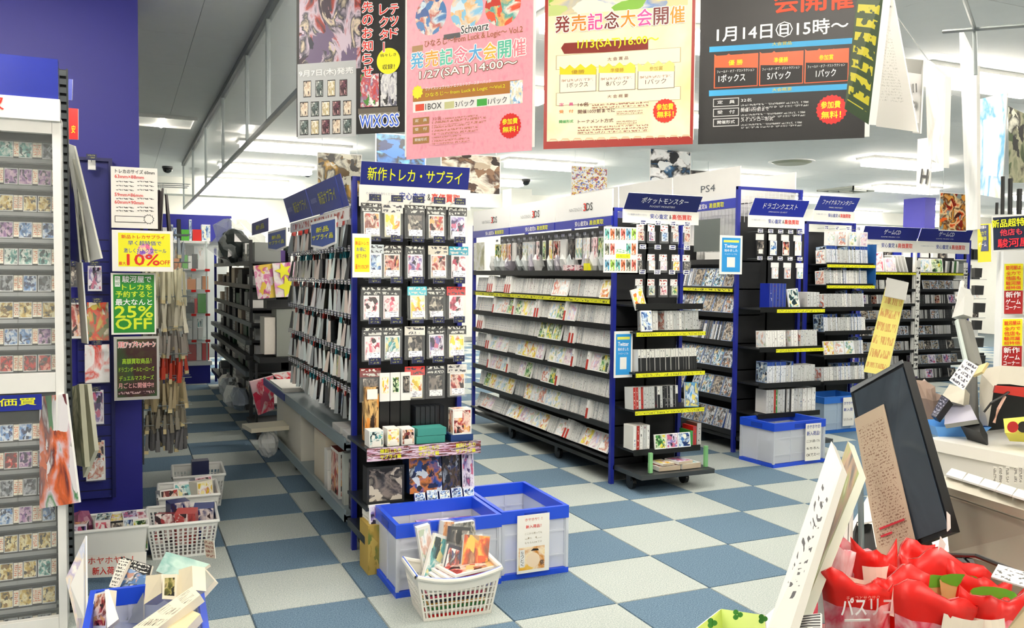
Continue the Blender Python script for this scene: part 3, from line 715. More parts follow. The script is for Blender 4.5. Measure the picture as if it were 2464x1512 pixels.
def shield(px0, py0, px1, py1, X, lb):
    s, H = sheetX(px0, py0, px1, py1, X); W = s.w
    r = root('shield_sign', lb, 'sign', M=s.M)
    m = MB(); pts = [(0, H*.14), (W*.5, 0), (W, H*.14), (W, H), (0, H)]
    for z_, k, mt in ((0, 0, WHITE), (.0012, .014, flat('#2d4fa4', .4))):
        q = [(W/2+(a-W/2)*(1-k*2/W), H/2+(b-H/2)*(1-k*2/H), z_) for a, b in pts]; m.poly(q, mt, [(0, 0)]*5)
        if z_ == 0:
            q2 = [(a, b, -.003) for a, b, c in q]; m.poly(q2[::-1], WHITE, [(0, 0)]*5)
            for i in range(5): m.poly([q2[i], q2[(i+1) % 5], q[(i+1) % 5], q[i]], WHITE)
    part('board', m, r)
    letters('新品', INKY, W*.5, H*.18, r, T(W*.25, H*.58, .003), .03); letters('サプライ品', INKY, W*.84, H*.17, r, T(W*.08, H*.34, .003), .03)
shield(748, 520, 808, 597, .95, 'blue shield sign with yellow lettering on the long side, nearer of the two'); shield(645, 547, 688, 603, .90, 'blue shield sign with yellow lettering, the farther and smaller one')
s, H = sheetX(606, 524, 645, 556, .9); r = sheet_thing('small_blue_sign', 'small curled blue sign beyond the far shield sign', 'sign', s, H, flat('#3a3f9a', .4)); letters('新品', INKY, s.w*.5, H*.4, r, T(s.w*.3, H*.3, .003), .02)
# ================================================================== GONDOLA 2: white handheld-game cases
def shelf_gondola(lb, x0, x1, y0, y1, h, zs, endzs, ycap, sides='l', zbase=.1, topz=None, capx=None, depth=.24, endpanel=1.85, extra_posts=True):
    g = root('display_gondola', lb, 'gondola', (x0, y0, 0))
    for x in (x0, x1-.028):
        for y in (y0, y1-.03): gpart('post', bx(x, x+.028, y, y+.03, 0, h, POST), g)
    gpart('top_bar', bx(x0, x1, y0+.004, y0+.024, h-.025, h, POST), g); gpart('back_panel', bx((x0+x1)/2-.01, (x0+x1)/2+.01, y0+.03, y1-.03, .08, h-.1, flat('#17191b', .6)), g)
    gpart('end_panel', bx(x0+.03, x1-.03, y0+.03, y0+.04, .08, endpanel, flat('#15171a', .6)), g)
    for z in zs:
        m = MB().box(x0+.01, x0+depth+.03, y0+.03, y1-.03, z-.012, z, DARK).box(x0+.0, x0+.01, y0+.03, y1-.03, z-.03, z+.012, BLACK)
        gpart('shelf', m, g)
    for z in endzs:
        gpart('end_shelf', MB().box(x0+.04, (capx or x1-.0), ycap, y0+.03, z-.012, z, DARK).box(x0+.04, (capx or x1), ycap-.008, ycap, z-.03, z+.01, BLACK), g)
    cs = [(.07, ycap-y0+.07), (x1-x0-.08, ycap-y0+.07)]+[(.06, t) for t in np.arange(.9, y1-y0, .9)]+[(x1-x0-.06, t) for t in np.arange(.9, y1-y0, .9)]
    casters(g, cs)
    gpart('base', bx(x0+.02, x1-.02, y0, y1, zbase, zbase+.03, DARK), g); gpart('end_base', bx(x0+.03, x1+.04, ycap-.12, y0, zbase, zbase+.03, flat('#4a4e50', .3, .4)), g)
    return g
Z2 = [1.475, 1.285, 1.10, .935, .76, .585, .405]
G2 = shelf_gondola('long black and blue gondola filled with white game cases, under slanting white headers', 3.08, 3.66, 5.16, 7.80, 1.92, Z2, [1.255, 1.075, .80, .545, .27], 4.93)
gpart('shelf', MB().box(3.06, 3.34, 5.19, 7.77, .17, .182, DARK), G2)
for a, b in ((5.18, 6.03), (6.05, 6.90), (6.92, 7.77)):
    hb = gpart('header_panel', bx(3.075, 3.085, a, b, 1.865, 2.05, {'l': flat('#f4f5f3', .4), '*': WHITE}), G2, 'white header with red and black numerals')
    letters('3DS', INKK, .135, .055, hb, Matrix(((0, 0, -1, 3.072), (-1, 0, 0, (a+b)/2-.02), (0, 1, 0, 1.92), (0, 0, 0, 1))), .01)
    letters('3', INKR, .045, .055, hb, Matrix(((0, 0, -1, 3.0715), (-1, 0, 0, (a+b)/2-.02), (0, 1, 0, 1.92), (0, 0, 0, 1))), .02)
    letters('NINTENDO', flat('#a8aaac', .5), .2, .024, hb, Matrix(((0, 0, -1, 3.072), (-1, 0, 0, (a+b)/2+.2), (0, 1, 0, 1.925), (0, 0, 0, 1))))
    bb = gpart('price_band', bx(3.07, 3.085, a, b, 1.80, 1.862, flat('#2430a4', .4)), G2, 'blue band with white and yellow lettering')
    letters('安心査定&', INKW, .2, .036, bb, Matrix(((0, 0, -1, 3.068), (-1, 0, 0, (a+b)/2+.1), (0, 1, 0, 1.812), (0, 0, 0, 1))), .02)
    letters('高価買取', INKY, .2, .036, bb, Matrix(((0, 0, -1, 3.068), (-1, 0, 0, (a+b)/2-.12), (0, 1, 0, 1.812), (0, 0, 0, 1))), .02)
def xlet(s_, mat, wd, ht, par, x, y, z, bold=.0):  # lettering facing -x, starting at (y,z), world coordinates in a part whose own frame is world
    return letters(s_, mat, wd, ht, par, Matrix(((0, 0, -1, x), (-1, 0, 0, y), (0, 1, 0, z), (0, 0, 0, 1))), bold)
end_header(G2, 0.0, .60, -.12, 1.90, 2.005, 'ポケットモンスター', 'POCKET MONSTERS', flat('#101b66', .35), INKW, lean=.6, strip=.09, tw=(.2, .83), th=.045)
lg = 'white-spined handheld game case'
for i, z in enumerate(Z2[1:]+[.195]):
    nm = ORD[i] if i < 6 else 'lowest'
    shelf_row('game_case', 'video game case', f'{lg} in the {nm} row on the long side of the white-headed gondola', f'white cases in the {nm} long row', (3.09, 5.21, z+.003), (0, 1, 0), 2.52, -90, G3_SP, G3_FC, G3_RD, lean=10 if i < 6 else 24, pface=.35, pdiv=.22, n=300)
for k, z in ((1, 1.285),):
    gpart('price_strip', MB().box(3.074, 3.078, 5.2, 7.7, z-.03, z+.0, STRIP), G2, 'yellow price strip')
# clear bags and accessories on and above the top shelf
BAGC = [clear('bag%d' % i, c, .8, .12) for i, c in enumerate(('#dfe6e6', '#c9d2d2', '#eef0ee', '#b8b4c0'))]
for i in range(20):
    y = 5.3+.118*i
    c = [ARTS[2], ARTS[7], ARTS[4], LITE[0], LITE[2], ARTS[5], WHITE, ARTS[0]][i % 8]
    if i < 18:
        m = MB().box(-.04, .04, -.012, .012, -.16, 0, {'f': c, 'l': c, 'r': c, '*': WHITE}).box(-.035, .035, -.004, .004, 0, .03, FILM).box(-.02, .02, -.016, -.013, .02, .04, PRICE)
        tag(link('accessory_pack', m.mesh('accessory_pack'), None, T(3.14, y, 1.73) @ RZ(-90+R.uniform(-25, 10))), 'slim carded accessory hung under the white headers of the handheld gondola', 'accessory pack', 'carded accessories under the white headers')
    m = blob((0, 0, .07), .045, .05, .075, BAGC[i % 4], 5, i, .5)
    if i % 5 != 4: tag(link('bagged_item', m.mesh('bagged_item'), None, T(3.15, y, 1.48)), 'clear bagged loose game item heaped on the top shelf of the handheld gondola', 'bagged game item', 'clear bags on the top shelf')
boxthing('game_poster_card', 'pale green game picture card standing at the far end of the top shelf', 'poster', 3.06, 3.07, 7.45, 7.72, 1.49, 1.75, {'l': art('field', ['#d8dccb', '#c8c8ac', '#f0f0ec', '#b8b890', '#8a8a70'], scale=1.5, vor=False), '*': WHITE})
boxthing('green_bag', 'pink and green bagged toy on the near part of the top shelf', 'bag', 3.1, 3.2, 5.75, 5.95, 1.48, 1.53, ARTS[4]); boxthing('yellow_item', 'yellow capped item beside the pink bagged toy on the top shelf', 'toy', 3.1, 3.15, 5.55, 5.62, 1.48, 1.54, YEL)
# end of gondola 2: hooks, three tag rows, slim packs
for rz_ in (1.81, 1.645, 1.475): tags_row(G2, 4, .08, .56, -.13, rz_, PRICE, .05, .03, .14)
GC = ['grey', 'blue', 'black', 'pale']
for i, zt in enumerate((1.80, 1.60, 1.43)):
    for j in range(5):
        if (i, j) == (2, 4): continue
        M = T(3.2+.098*j+R.uniform(-.01, .01), 5.03, zt) @ RZ(R.uniform(-8, 8))
        r = root('hanging_game_pack', f'small game cartridge pack with white header in the {ORD[i]} row of end hooks, {colname[j]}', 'game pack', None and 0 or (0, 0, 0), M=M)
        part('header_card', bx(-.03, .03, -.003, 0, -.045, 0, {'f': script('gph', '#f4f4f2', '#b03a30', 2, 5, .55), '*': WHITE}), r)
        part('cartridge_box', bx(-.026, .026, -.012, 0, -.11, -.047, {'f': (ARTS+LITE)[(i*5+j*3) % 12], '*': DARK}), r)
        part('bag', bx(-.032, .032, -.014, .004, -.125, -.044, FILM), r)
for (z, nm, x0_, x1_, sp, tl) in ((1.08, 'uppermost', 3.22, 3.66, [G3_SP[0], G3_SP[0], G3_SP[4]], 'white'), (.805, 'second', 3.16, 3.64, [casemb(.02, .11, .15, SP_BK, WHITE)], 'white and black'), (.55, 'third', 3.12, 3.50, [casemb(.02, .11, .15, s, WHITE) for s in (SP_K, SP_K, SP_G, SP_R, SP_BK)], 'dark banded')):
    shelf_row('end_game_case', 'video game case', f'{tl} game case in the {nm} spine row of the handheld gondola end', f'end cases, {nm} row', (x0_, 4.945, z), (1, 0, 0), x1_-x0_, 0, sp, [], None, lean=4, pface=0)
    gpart('price_strip', bx(3.12, 3.68, 4.914, 4.919, z-.035, z-.008, STRIP), G2, 'yellow price strip')
lit = [('blue and white picture game case in front of the top spine row', 3.15, 3.235, 4.90, 1.08, .14, ARTS[6], 0), ('cream and yellow game case leaning askew above the spine row', 3.12, 3.21, 4.93, 1.23, .14, ARTS[2], -14),
       ('blue and white creature picture case standing at the right of the third spine row', 3.52, 3.63, 4.91, .55, .17, art('aqua', ['#5aa0d0', '#dceaf2', '#3a6aa0', '#e8d86a', '#8ac0c8'], border='#5a9cc8', bw=.47), 3),
       ('green and red portrait game case on the low end shelf', 3.28, 3.37, 4.91, .275, .1, ARTS[7], 0), ('purple and blue portrait game case on the low end shelf', 3.375, 3.465, 4.91, .275, .1, ARTS[3], 0), ('pale blue creature game case on the low end shelf', 3.47, 3.57, 4.91, .275, .1, ARTS[6], 0)]
for lb, a, b, y, z, h, mt, ry in lit: boxthing('game_case', lb, 'video game case', a, b, y, y+.014, z, z+h, {'f': mt, '*': WHITE}, rx=-8, ry=ry)
for k in range(5): boxthing('guide_book', f'white and red spined guide book at the left of the low end shelf', 'book', 3.12+.027*k, 3.145+.027*k, 4.94, 5.06, .275, .44, {'f': [SP_W, SP_R, SP_W, SP_G, SP_W][k], '*': PAPER}, group='guide books on the low end shelf')
boxthing('guide_book', 'green guide book at the right of the low end shelf', 'book', 3.58, 3.60, 4.93, 5.06, .275, .38, {'f': SP_GN, '*': flat('#3c9a3c')}); boxthing('guide_book', 'red-topped guide book at the right of the low end shelf', 'book', 3.605, 3.63, 4.93, 5.06, .275, .41, {'f': SP_R, '*': RED}); boxthing('guide_book', 'brown thick guide book at the right of the low end shelf', 'book', 3.635, 3.67, 4.93, 5.06, .275, .43, {'f': SP_T, '*': flat('#6a4a3a')})
for k, (a, b, z0, z1) in enumerate(((3.28, 3.45, .135, .165), (3.46, 3.62, .135, .17), (3.30, 3.4, .17, .185), (3.42, 3.55, .172, .19))):
    boxthing('magazine', 'magazine lying flat on the base board of the handheld gondola end', 'magazine', a, b, 4.86, 5.0, z0, z1, {'t': ARTS[k], 'f': flat('#c8b8a0'), '*': PAPER}, group='magazines on the base board', rz=3*k)
boxthing('green_card', 'pale green upright card at the left of the base board', 'card', 3.19, 3.215, 4.84, 4.86, .135, .27, flat('#8ac88a', .5)); boxthing('green_card', 'pale green upright card at the right of the base board', 'card', 3.655, 3.68, 4.86, 4.88, .135, .28, flat('#7ab87a', .5))
# hung notices on the post
s, H = sheetY(1452, 545, 1534, 656, 4.98); r = sheet_thing('calendar_notice', 'white notice with rows of coloured pictures clipped to the post of the handheld gondola', 'sign', s, H); p = Print(s)
cols6 = ['#48b8b0', '#e86a2a', '#5a6a5a', '#e85a4a', '#3aa0c8', '#a0d83a']
for i in range(6):
    for j, yy in enumerate((550, 586, 625)):
        if j == 1 and 1 < i < 4: continue
        x = 1456+12.8*i; p.rect(x, yy, x+9.5, yy+27, art('kid%d' % ((i+j*2) % 6), [cols6[(i+j*2) % 6], '#f4ead8', cols6[(i+j*2) % 6], '#3a2a20', cols6[(i+j*2) % 6]], scale=2))
p.rect(1482, 611, 1516, 622, YEL); p.text('メニュー', 1482, 608, 1510, flat('#3ab04a'), .025, bold=.02); p.text('お知らせ', 1485, 620, 1512, flat('#5a9a3a'), .018); finish(p, r)
def bluenotice(px0, py0, px1, py1, Y, lb):
    s, H = sheetY(px0, py0, px1, py1, Y); r = sheet_thing('blue_notice', lb, 'sign', s, H); W = s.w; p = Print(s)
    p.rect(W*.09, H*.06, W*.91, H*.94, flat('#2f9ae0', .4), px=False); p.rect(W*.16, H*.82, W*.84, H*.88, flat('#e8e860'), px=False)
    p.rect(W*.32, H*.18, W*.68, H*.44, WHITE, px=False)
    p.text('Twitter', W*.2, H*.68, W*.78, INKW, H*.09, px=False, bold=.03); p.text('始めました', W*.2, H*.58, W*.78, INKW, H*.07, px=False, bold=.02); p.text('フォローしてね', W*.22, H*.5, W*.76, INKW, H*.04, px=False); finish(p, r)
bluenotice(1477, 798, 1521, 908, 5.0, 'blue follow-us notice in a white frame low on the handheld gondola post'); bluenotice(1731, 566, 1785, 660, 5.62, 'blue follow-us notice in a white frame high on the disc-game gondola post')

# ================================================================== GONDOLA 3: disc games, dark side, front end
Z3 = [1.585, 1.355, 1.14, .905, .685, .44, .17]
G3 = shelf_gondola('tall black gondola of dark disc-game cases with a blue frame standing above it', 4.58, 5.26, 5.72, 8.6, 2.19, Z3, [1.20, .88, .59, .345], 5.47, endpanel=1.95)
gpart('top_rail_panel', (lambda m: ([m.box(4.60, 5.24, 5.735, 5.738, 2.0+.03*i, 2.002+.03*i, WHITE) for i in range(6)], [m.box(4.62+.04*i, 4.622+.04*i, 5.735, 5.738, 1.9, 2.17, WHITE) for i in range(16)], m)[-1])(MB()), G3, 'white wire grid')
for a, b in ((5.75, 6.7), (6.72, 7.65), (7.67, 8.6)):
    hb = gpart('header_panel', bx(4.62, 4.63, a, b, 2.10, 2.36, WHITE), G3, 'white header with thin dark lettering'); xlet('PS4', flat('#5a6068'), .2, .06, hb, 4.617, (a+b)/2+.05, 2.18)
    bb = gpart('price_band', bx(4.60, 4.63, a, b, 2.02, 2.10, flat('#2636b0', .35)), G3); xlet('安心査定&', INKW, .22, .045, bb, 4.598, (a+b)/2+.15, 2.035, .02); xlet('高価買取', INKY, .2, .045, bb, 4.598, (a+b)/2-.1, 2.035, .02)
gpart('header_panel', bx(5.2, 5.21, 5.75, 7.2, 2.08, 2.34, WHITE), G3)
end_header(G3, -.02, .54, -.16, 1.945, 2.075, 'ドラゴンクエスト', 'DRAGON QUEST', flat('#1f2ea8', .3), INKW, lean=.55, strip=.095, tw=(.2, .82), th=.05)
shelf_rows3 = [(Z3[1], 'second', .75), (Z3[2], 'third', .75), (Z3[3], 'fourth', .4), (Z3[4], 'fifth', .8), (Z3[5], 'sixth', .8), (Z3[6], 'lowest', .6), (Z3[0], 'topmost', 0)]
for z, nm, pf in shelf_rows3:
    if nm == 'topmost': continue
    shelf_row('disc_case', 'video game case', f'dark-covered disc game case on the {nm} shelf of the long side under the thin-lettered header', f'disc cases, {nm} long shelf', (4.60, 5.77, z+.003), (0, 1, 0), 2.3, -90, PS_SP, PS_FC, None, lean=14, pface=pf, n=300)
gpart('price_strip', bx(4.572, 4.578, 5.76, 8.5, 1.325, 1.352, STRIP), G3, 'yellow price strip')
gpart('white_back', bx(4.905, 4.912, 5.76, 8.4, 1.6, 2.08, WHITE), G3)
gpart('wire_grid', (lambda m: ([m.box(4.9, 4.904, 5.8+.05*i, 5.803+.05*i, 1.62, 2.05, WHITE) for i in range(40)], [m.box(4.9, 4.904, 5.8, 7.8, 1.65+.07*i, 1.653+.07*i, WHITE) for i in range(6)], m)[-1])(MB()), G3)
for a in (('white_console_box', 'white console box on the top shelf of the disc gondola', 'box', 4.62, 4.8, 5.85, 6.2, 1.59, 1.66, WHITE), ('console_box', 'pale picture box on the top shelf of the disc gondola', 'box', 4.62, 4.75, 6.75, 7.0, 1.59, 1.76, {'l': LITE[0], '*': WHITE}), ('console_box', 'brown picture box on the top shelf beside the pale one', 'box', 4.62, 4.75, 6.5, 6.66, 1.59, 1.73, {'l': ARTS[5], '*': DARK}), ('display_case', 'small glass case with a grey back on the top shelf', 'box', 4.66, 4.86, 6.05, 6.42, 1.67, 1.95, {'l': flat('#6e7672', .2), '*': GLASS})): boxthing(*a)
for rz_ in (1.82, 1.60): tags_row(G3, 5, .06, .58, -.13, rz_, PRICE, .05, .03, .14)
for j in range(4):
    M = T(4.70+.13*j, 5.59, 1.80); r = root('hanging_game_pack', f'carded game accessory with white header on the disc gondola end, {colname[[0, 1, 2, 4][j]]}', 'game pack', M=M)
    part('header_card', bx(-.04, .04, -.003, 0, -.05, 0, WHITE), r); part('body', bx(-.035, .035, -.015, 0, -.17, -.052, {'f': [ARTS[5], ARTS[6], ARTS[0], LITE[0]][j], '*': DARK}), r); part('price_sticker', bx(-.02, .02, -.017, -.0152, -.16, -.125, PAPER), r)
for j in range(3):
    M = T(4.86+.13*j, 5.59, 1.57); r = root('hanging_game_pack', f'white card pack in the lower hook row of the disc gondola end, {colname[[0, 2, 4][j]]}', 'game pack', M=M)
    part('header_card', bx(-.04, .04, -.003, 0, -.04, 0, WHITE), r); part('body', bx(-.03, .03, -.012, 0, -.13, -.042, {'f': LITE[j], '*': WHITE}), r)
for k in range(5): boxthing('blue_game_case', 'blue-spined tall game case, one of five on the disc gondola end', 'video game case', 4.74+.034*k, 4.77+.034*k, 5.5, 5.62, 1.203, 1.40, {'f': SP_BL, '*': BLUE}, group='five blue cases')
boxthing('game_case', 'white dragon picture case leaning beside the five blue cases', 'video game case', 4.92, 5.03, 5.47, 5.485, 1.203, 1.36, {'f': ARTS[1], '*': WHITE}, rx=-8, ry=-4)
for k in range(4): boxthing('grey_game_case', 'grey-spined game case at the right of the five blue cases', 'video game case', 5.13+.033*k, 5.16+.033*k, 5.5, 5.62, 1.203, 1.33, {'f': SP_G, '*': WHITE}, group='grey cases at the right')
gpart('price_strip', bx(4.78, 5.28, 5.455, 5.46, 1.165, 1.192, STRIP), G3, 'yellow price strip'); gpart('price_strip', bx(4.78, 5.28, 5.455, 5.46, .845, .872, STRIP), G3, 'yellow price strip')
for (z, nm, a, b, sps) in ((.885, 'white', 4.70, 5.06, [G3_SP[0]]), (.885, 'pale', 5.07, 5.24, [G3_SP[4]]), (.595, 'pale-headed', 4.72, 5.24, [PS_SP[0], G3_SP[4]]), (.35, 'coloured book-like', 4.72, 5.26, BK_SP)):
    shelf_row('end_disc_case', 'video game case' if z > .4 else 'book', f'{nm} spine in the row at {"the bottom" if z < .4 else "the lower middle" if z < .7 else "the middle"} of the disc gondola end', f'{nm} spines on the disc gondola end', (a, 5.49, z), (1, 0, 0), b-a, 0, sps, [], None, lean=4 if z > .8 else 0, pface=0)

# ================================================================== GONDOLA 4
Z4 = [1.585, 1.385, 1.16, .93, .70, .45]
G4 = shelf_gondola('farther gondola of pale game cases with a glare-washed blue sign, behind the disc gondola', 6.08, 6.72, 6.55, 8.6, 2.0, [1.5, 1.25, 1.0, .75, .5, .25], Z4, 6.32, endpanel=1.9)
end_header(G4, -.1, .40, -.2, 2.09, 2.22, 'ファイナルファンタジー', 'FINAL FANTASY', flat('#2c3a9c', .25), INKW, lean=.6, strip=.095, tw=(.12, .9), th=.05)
for i, (z, pf) in enumerate(zip(Z4, (.5, .3, .15, .1, .2, .1))):
    shelf_row('pale_game_case', 'video game case', f'pale game case on the {ORD[i]} end shelf of the farther gondola', f'pale cases, {ORD[i]} end shelf', (6.13, 6.345, z+.002), (1, 0, 0), .56, 0, [G3_SP[0], G3_SP[4], PS_SP[0]], G3_FC, None, lean=5, pface=pf)
for z in Z4[:2]: gpart('price_strip', bx(6.12, 6.74, 6.30, 6.308, z-.035, z-.008, STRIP), G4, 'yellow price strip')
tags_row(G4, 4, .05, .6, -.12, 1.93, PRICE, .05, .03, .1)
for j in range(4): boxthing('carded_box', f'white carded box on the hooks under the washed-out blue sign, {colname[[0, 1, 3, 4][j]]}', 'game pack', 6.16+.14*j, 6.26+.14*j, 6.36, 6.40, 1.76, 1.90, {'f': LITE[j], '*': WHITE})
boxthing('blue_poster', 'blue upright poster at the right edge of the farther gondola', 'poster', 6.73, 6.74, 6.3, 6.6, 1.35, 1.78, {'l': flat('#2a68b0'), 'f': flat('#2a68b0'), '*': WHITE})

# ================================================================== GONDOLA 5: disc rack facing the camera
G5 = root('disc_rack', 'wide two-bay rack of music discs under two blue signs facing the room', 'shelf rack', (8.9, 8.6, 0))
for x in (8.9, 9.92, 10.98): gpart('post', bx(x, x+.035, 8.6, 8.64, 0, 2.0, POST if x != 9.92 else WHITE), G5)
gpart('top_bar', bx(8.9, 11.0, 8.62, 8.64, 1.98, 2.0, POST), G5); gpart('back_panel', bx(8.9, 11., 8.86, 8.88, .05, 1.75, flat('#1a1c1e', .6)), G5)
Z5 = [1.53, 1.30, 1.10, .89, .67, .46, .26, .06]
for z in Z5: gpart('shelf', MB().box(8.94, 10.98, 8.60, 8.86, z-.012, z, DARK).box(8.94, 10.98, 8.592, 8.6, z-.03, z+.008, DARK), G5)
gpart('price_strip', bx(8.94, 10.9, 8.585, 8.59, 1.50, 1.528, STRIP), G5, 'yellow price strip'); gpart('label_column', bx(9.93, 10.0, 8.575, 8.585, .1, 1.7, script('col', '#eceae4', '#333333', 24, 3, .5)), G5, 'white column of index labels'); gpart('label_column', bx(10.86, 10.93, 8.575, 8.585, .5, 1.68, script('col', '#eceae4', '#333333', 24, 3, .5)), G5)
for k in range(2): end_header(G5, -.08+1.02*k, .92+1.02*k, -.1, 1.96, 2.13, 'ゲームCD', 'GAME MUSIC CD', flat('#232a86', .3), INKW, lean=.35, strip=.16, tw=(.36, .66), th=.07)
for i, z in enumerate(Z5):
    for bay, xb in enumerate((8.97, 10.02)):
        if i == 0: continue
        shelf_row('music_disc', 'music disc', f'dark music disc case on the {ORD[i]} shelf of the {"left" if bay == 0 else "right"} bay of the disc rack', f'music discs, {ORD[i]} shelf, bay {bay+1}', (xb, 8.63, z+.002), (1, 0, 0), .86 if bay else .93, 0, [CD_SP[k] for k in ((0, 1, 2, 3, 4) if i < 3 else (0, 1, 2))], CD_FC, None, lean=6, pface=.3, gap=.08, n=300)
BIG = [('large rose and cream picture album on the top disc rack shelf', 9.02, 9.38, .27, ARTS[4]), ('white album with an oval figure on the top shelf of the disc rack', 9.40, 9.6, .2, LITE[3]), ('pale blue picture album in the right bay of the disc rack', 10.05, 10.25, .2, LITE[2]), ('white and olive album in the right bay of the disc rack', 10.27, 10.5, .2, ARTS[7])]
for lb, a, b, h, mt in BIG: boxthing('album', lb, 'album', a, b, 8.62, 8.64, 1.532, 1.532+h, {'f': mt, '*': WHITE}, rx=-8)
for k in range(4): boxthing('album', 'white album spine leaning between the two bays on the top shelf', 'album', 9.64+.07*k, 9.66+.07*k, 8.66, 8.8, 1.532, 1.78, WHITE, group='leaning white albums', ry=-20)
for k in range(7): boxthing('album', 'album spine at the right end of the top disc rack shelf', 'album', 10.54+.045*k, 10.57+.045*k, 8.66, 8.8, 1.532, 1.70, [DARK, WHITE, GREY, DARK, WHITE, flat('#3c6a3a'), WHITE][k], group='album spines at the right', ry=4)
# rear stock seen between the racks
G6 = root('rear_rack', 'rear rack of pale boxes seen beyond the far aisle', 'shelf rack', (11.6, 10.9, 0))
gpart('frame', MB().box(11.6, 14.4, 10.9, 11.3, 0, .1, DARK).box(11.6, 14.4, 11.28, 11.3, 0, 1.9, flat('#c9cccb')).box(11.6, 11.63, 10.9, 11.3, 0, 1.95, POST).box(13., 13.03, 10.9, 11.3, 0, 1.95, WHITE), G6)
for z in (.4, .75, 1.1, 1.45, 1.8):
    gpart('shelf', bx(11.63, 14.4, 10.9, 11.28, z-.015, z, flat('#d9dad6')), G6)
    for k in range(12): boxthing('rear_box', 'pale box on the rear rack beyond the disc rack', 'box', 11.68+.22*k, 11.86+.22*k, 10.95, 11.15, z, z+R.uniform(.12, .28), R.choice([WHITE, DARK, GREY, LITE[0], ARTS[5], BLUE]), group='boxes on the rear rack')
# ================================================================== MIDDLE RACK (black shelves with supplies) beyond gondola 1
G0 = root('clutter_rack', 'black-shelved rack heaped with computer parts and cartons at the end of the aisle', 'shelf rack', (1.06, 8.25, 0))
for y in (8.25, 9.9, 11.6):
    for x in (1.06, 1.75): gpart('post', bx(x, x+.028, y, y+.03, .05, 1.75, POST if y > 11 else DARK), G0)
gpart('back_panel', bx(1.42, 1.44, 8.3, 11.6, .1, 1.7, DARK), G0)
Z0 = [1.55, 1.33, 1.12, .98, .82, .68, .53, .22]
for z in Z0: gpart('shelf', MB().box(1.02 if z < .9 else 1.07, 1.78, 8.22, 11.6, z-.018, z, DARK).box(1.015 if z < .9 else 1.06, 1.07, 8.2, 11.6, z-.035, z+.008, flat('#5c6466', .4, .3) if z in (.82, .53, .98) else BLACK), G0)
casters(G0, [(.05, .1), (.6, .1), (.05, 1.7), (.05, 3.2)])
CL = ['black slim computer box', 'white small carton', 'grey cable box', 'black drive case', 'green hardware box', 'brown carton']
CM = [BLACK, WHITE, GREY, DARK, flat('#2c5a38', .4), flat('#c8b8a0', .6)]
q = random.Random(11)
for i, z in enumerate(Z0):
    y = 8.3; nx = Z0[i-1]-.04 if i else 1.75
    while y < 11.3:
        w_ = q.uniform(.1, .3); k = q.choice([0, 3, 1, 2, 5, 4, 1, 5, 2, 0]); h_ = min(q.uniform(.06, .2), nx-z-.01)
        boxthing('computer_box', f'{CL[k]} among the clutter on the {ORD[min(i, 7)]} shelf of the black rack', 'box', 1.075+q.uniform(0, .05), 1.35, y, y+w_, z+.001, z+h_, {'l': q.choice([CM[k], CM[k], script('cb%d' % k, '#d8d8d2' if k != 3 else '#1c1c1e', '#44484a', 4, 12, .55)]), '*': CM[k]}, group=f'clutter on the {ORD[min(i, 7)]} shelf')
        y += w_+q.uniform(.005, .06)
# near end: printed bags, grey computer, white case
def zsheet(name, lb, cat, pts, Y, thick, mat, edge=WHITE, extra=None):
    """upright flat thing standing at depth Y, outlined by picture points from bottom left, counter-clockwise"""
    q_ = [onY(x, y, Y) for x, y in pts]; m = MB(); f = [tuple(p) for p in q_]; b = [(p[0], p[1]+thick, p[2]) for p in f]
    c = sum((Vector(p) for p in f), Vector())/len(f)
    f = [tuple(Vector(p)-c) for p in f]; b = [tuple(Vector(p)-c) for p in b]
    xs = [p[0] for p in f]; zs_ = [p[2] for p in f]
    uv = [((p[0]-min(xs))/(max(xs)-min(xs)), (p[2]-min(zs_))/(max(zs_)-min(zs_))) for p in f]
    m.poly(f, mat, uv); m.poly(b[::-1], edge, uv[::-1]); n = len(f)
    for i in range(n): m.poly([f[(i+1) % n], f[i], b[i], b[(i+1) % n]], edge)
    return tag(link(name, m.mesh(name), None, Matrix.Translation(c)), lb, cat)
PINKART = art('pinkart', ['#f0d8dc', '#d86aa0', '#f8f0e8', '#c83c88', '#e8c84a'], scale=2.2)
STARART = art('starart', ['#d84aa8', '#e88ac8', '#f2f0e8', '#c0388a', '#e8e4c0'], scale=1.2, vor=False)
a = zsheet('picture_bag', 'pink girl-picture hanging bag at the end of the black rack', 'bag', [(621, 720), (663, 716), (660, 634), (609, 640)], 7.66, .012, PINKART)
b = zsheet('picture_bag', 'magenta and white hanging bag with yellow stars at the end of the black rack', 'bag', [(664, 716), (712, 714), (722, 630), (655, 634)], 7.64, .012, STARART)
for (cx_, cy_, r_) in ((682, 652, .075), (694, 690, .10)):
    s = Sheet((0, 7.635, 0), (1, 7.635, 0)); p = Print(s); p.star(cx_, cy_, r_, flat('#f2ee2a', .5), 5, .45)
    o = link('star', p.mb.mesh('star'), b, b.matrix_world.inverted() @ s.M if False else Matrix.Translation(-b.location) @ s.M)
xa, xb, xc = onY(637, 800, 7.72).x, onY(664, 800, 7.72).x, onY(718, 800, 7.72).x; zb_, zt_ = onY(690, 858, 7.72).z, onY(690, 745, 7.72).z
boxthing('computer_tower', 'grey metal computer tower standing on end at the near end of the black rack', 'computer', xb+.005, xc, 7.72, 8.0, zb_, zt_, {'*': flat('#8c9088', .45, .2)})
boxthing('computer_tower', 'white stained computer case left of the grey tower', 'computer', xa, xb, 7.74, 8.0, zb_+.02, zt_-.07, {'*': flat('#e2dcd0', .5, grain=.12)})
boxthing('console_box', 'black flat machine on top of the grey computer tower', 'box', xa+.03, xc-.02, 7.8, 8.0, zt_+.003, zt_+.08, DARK)
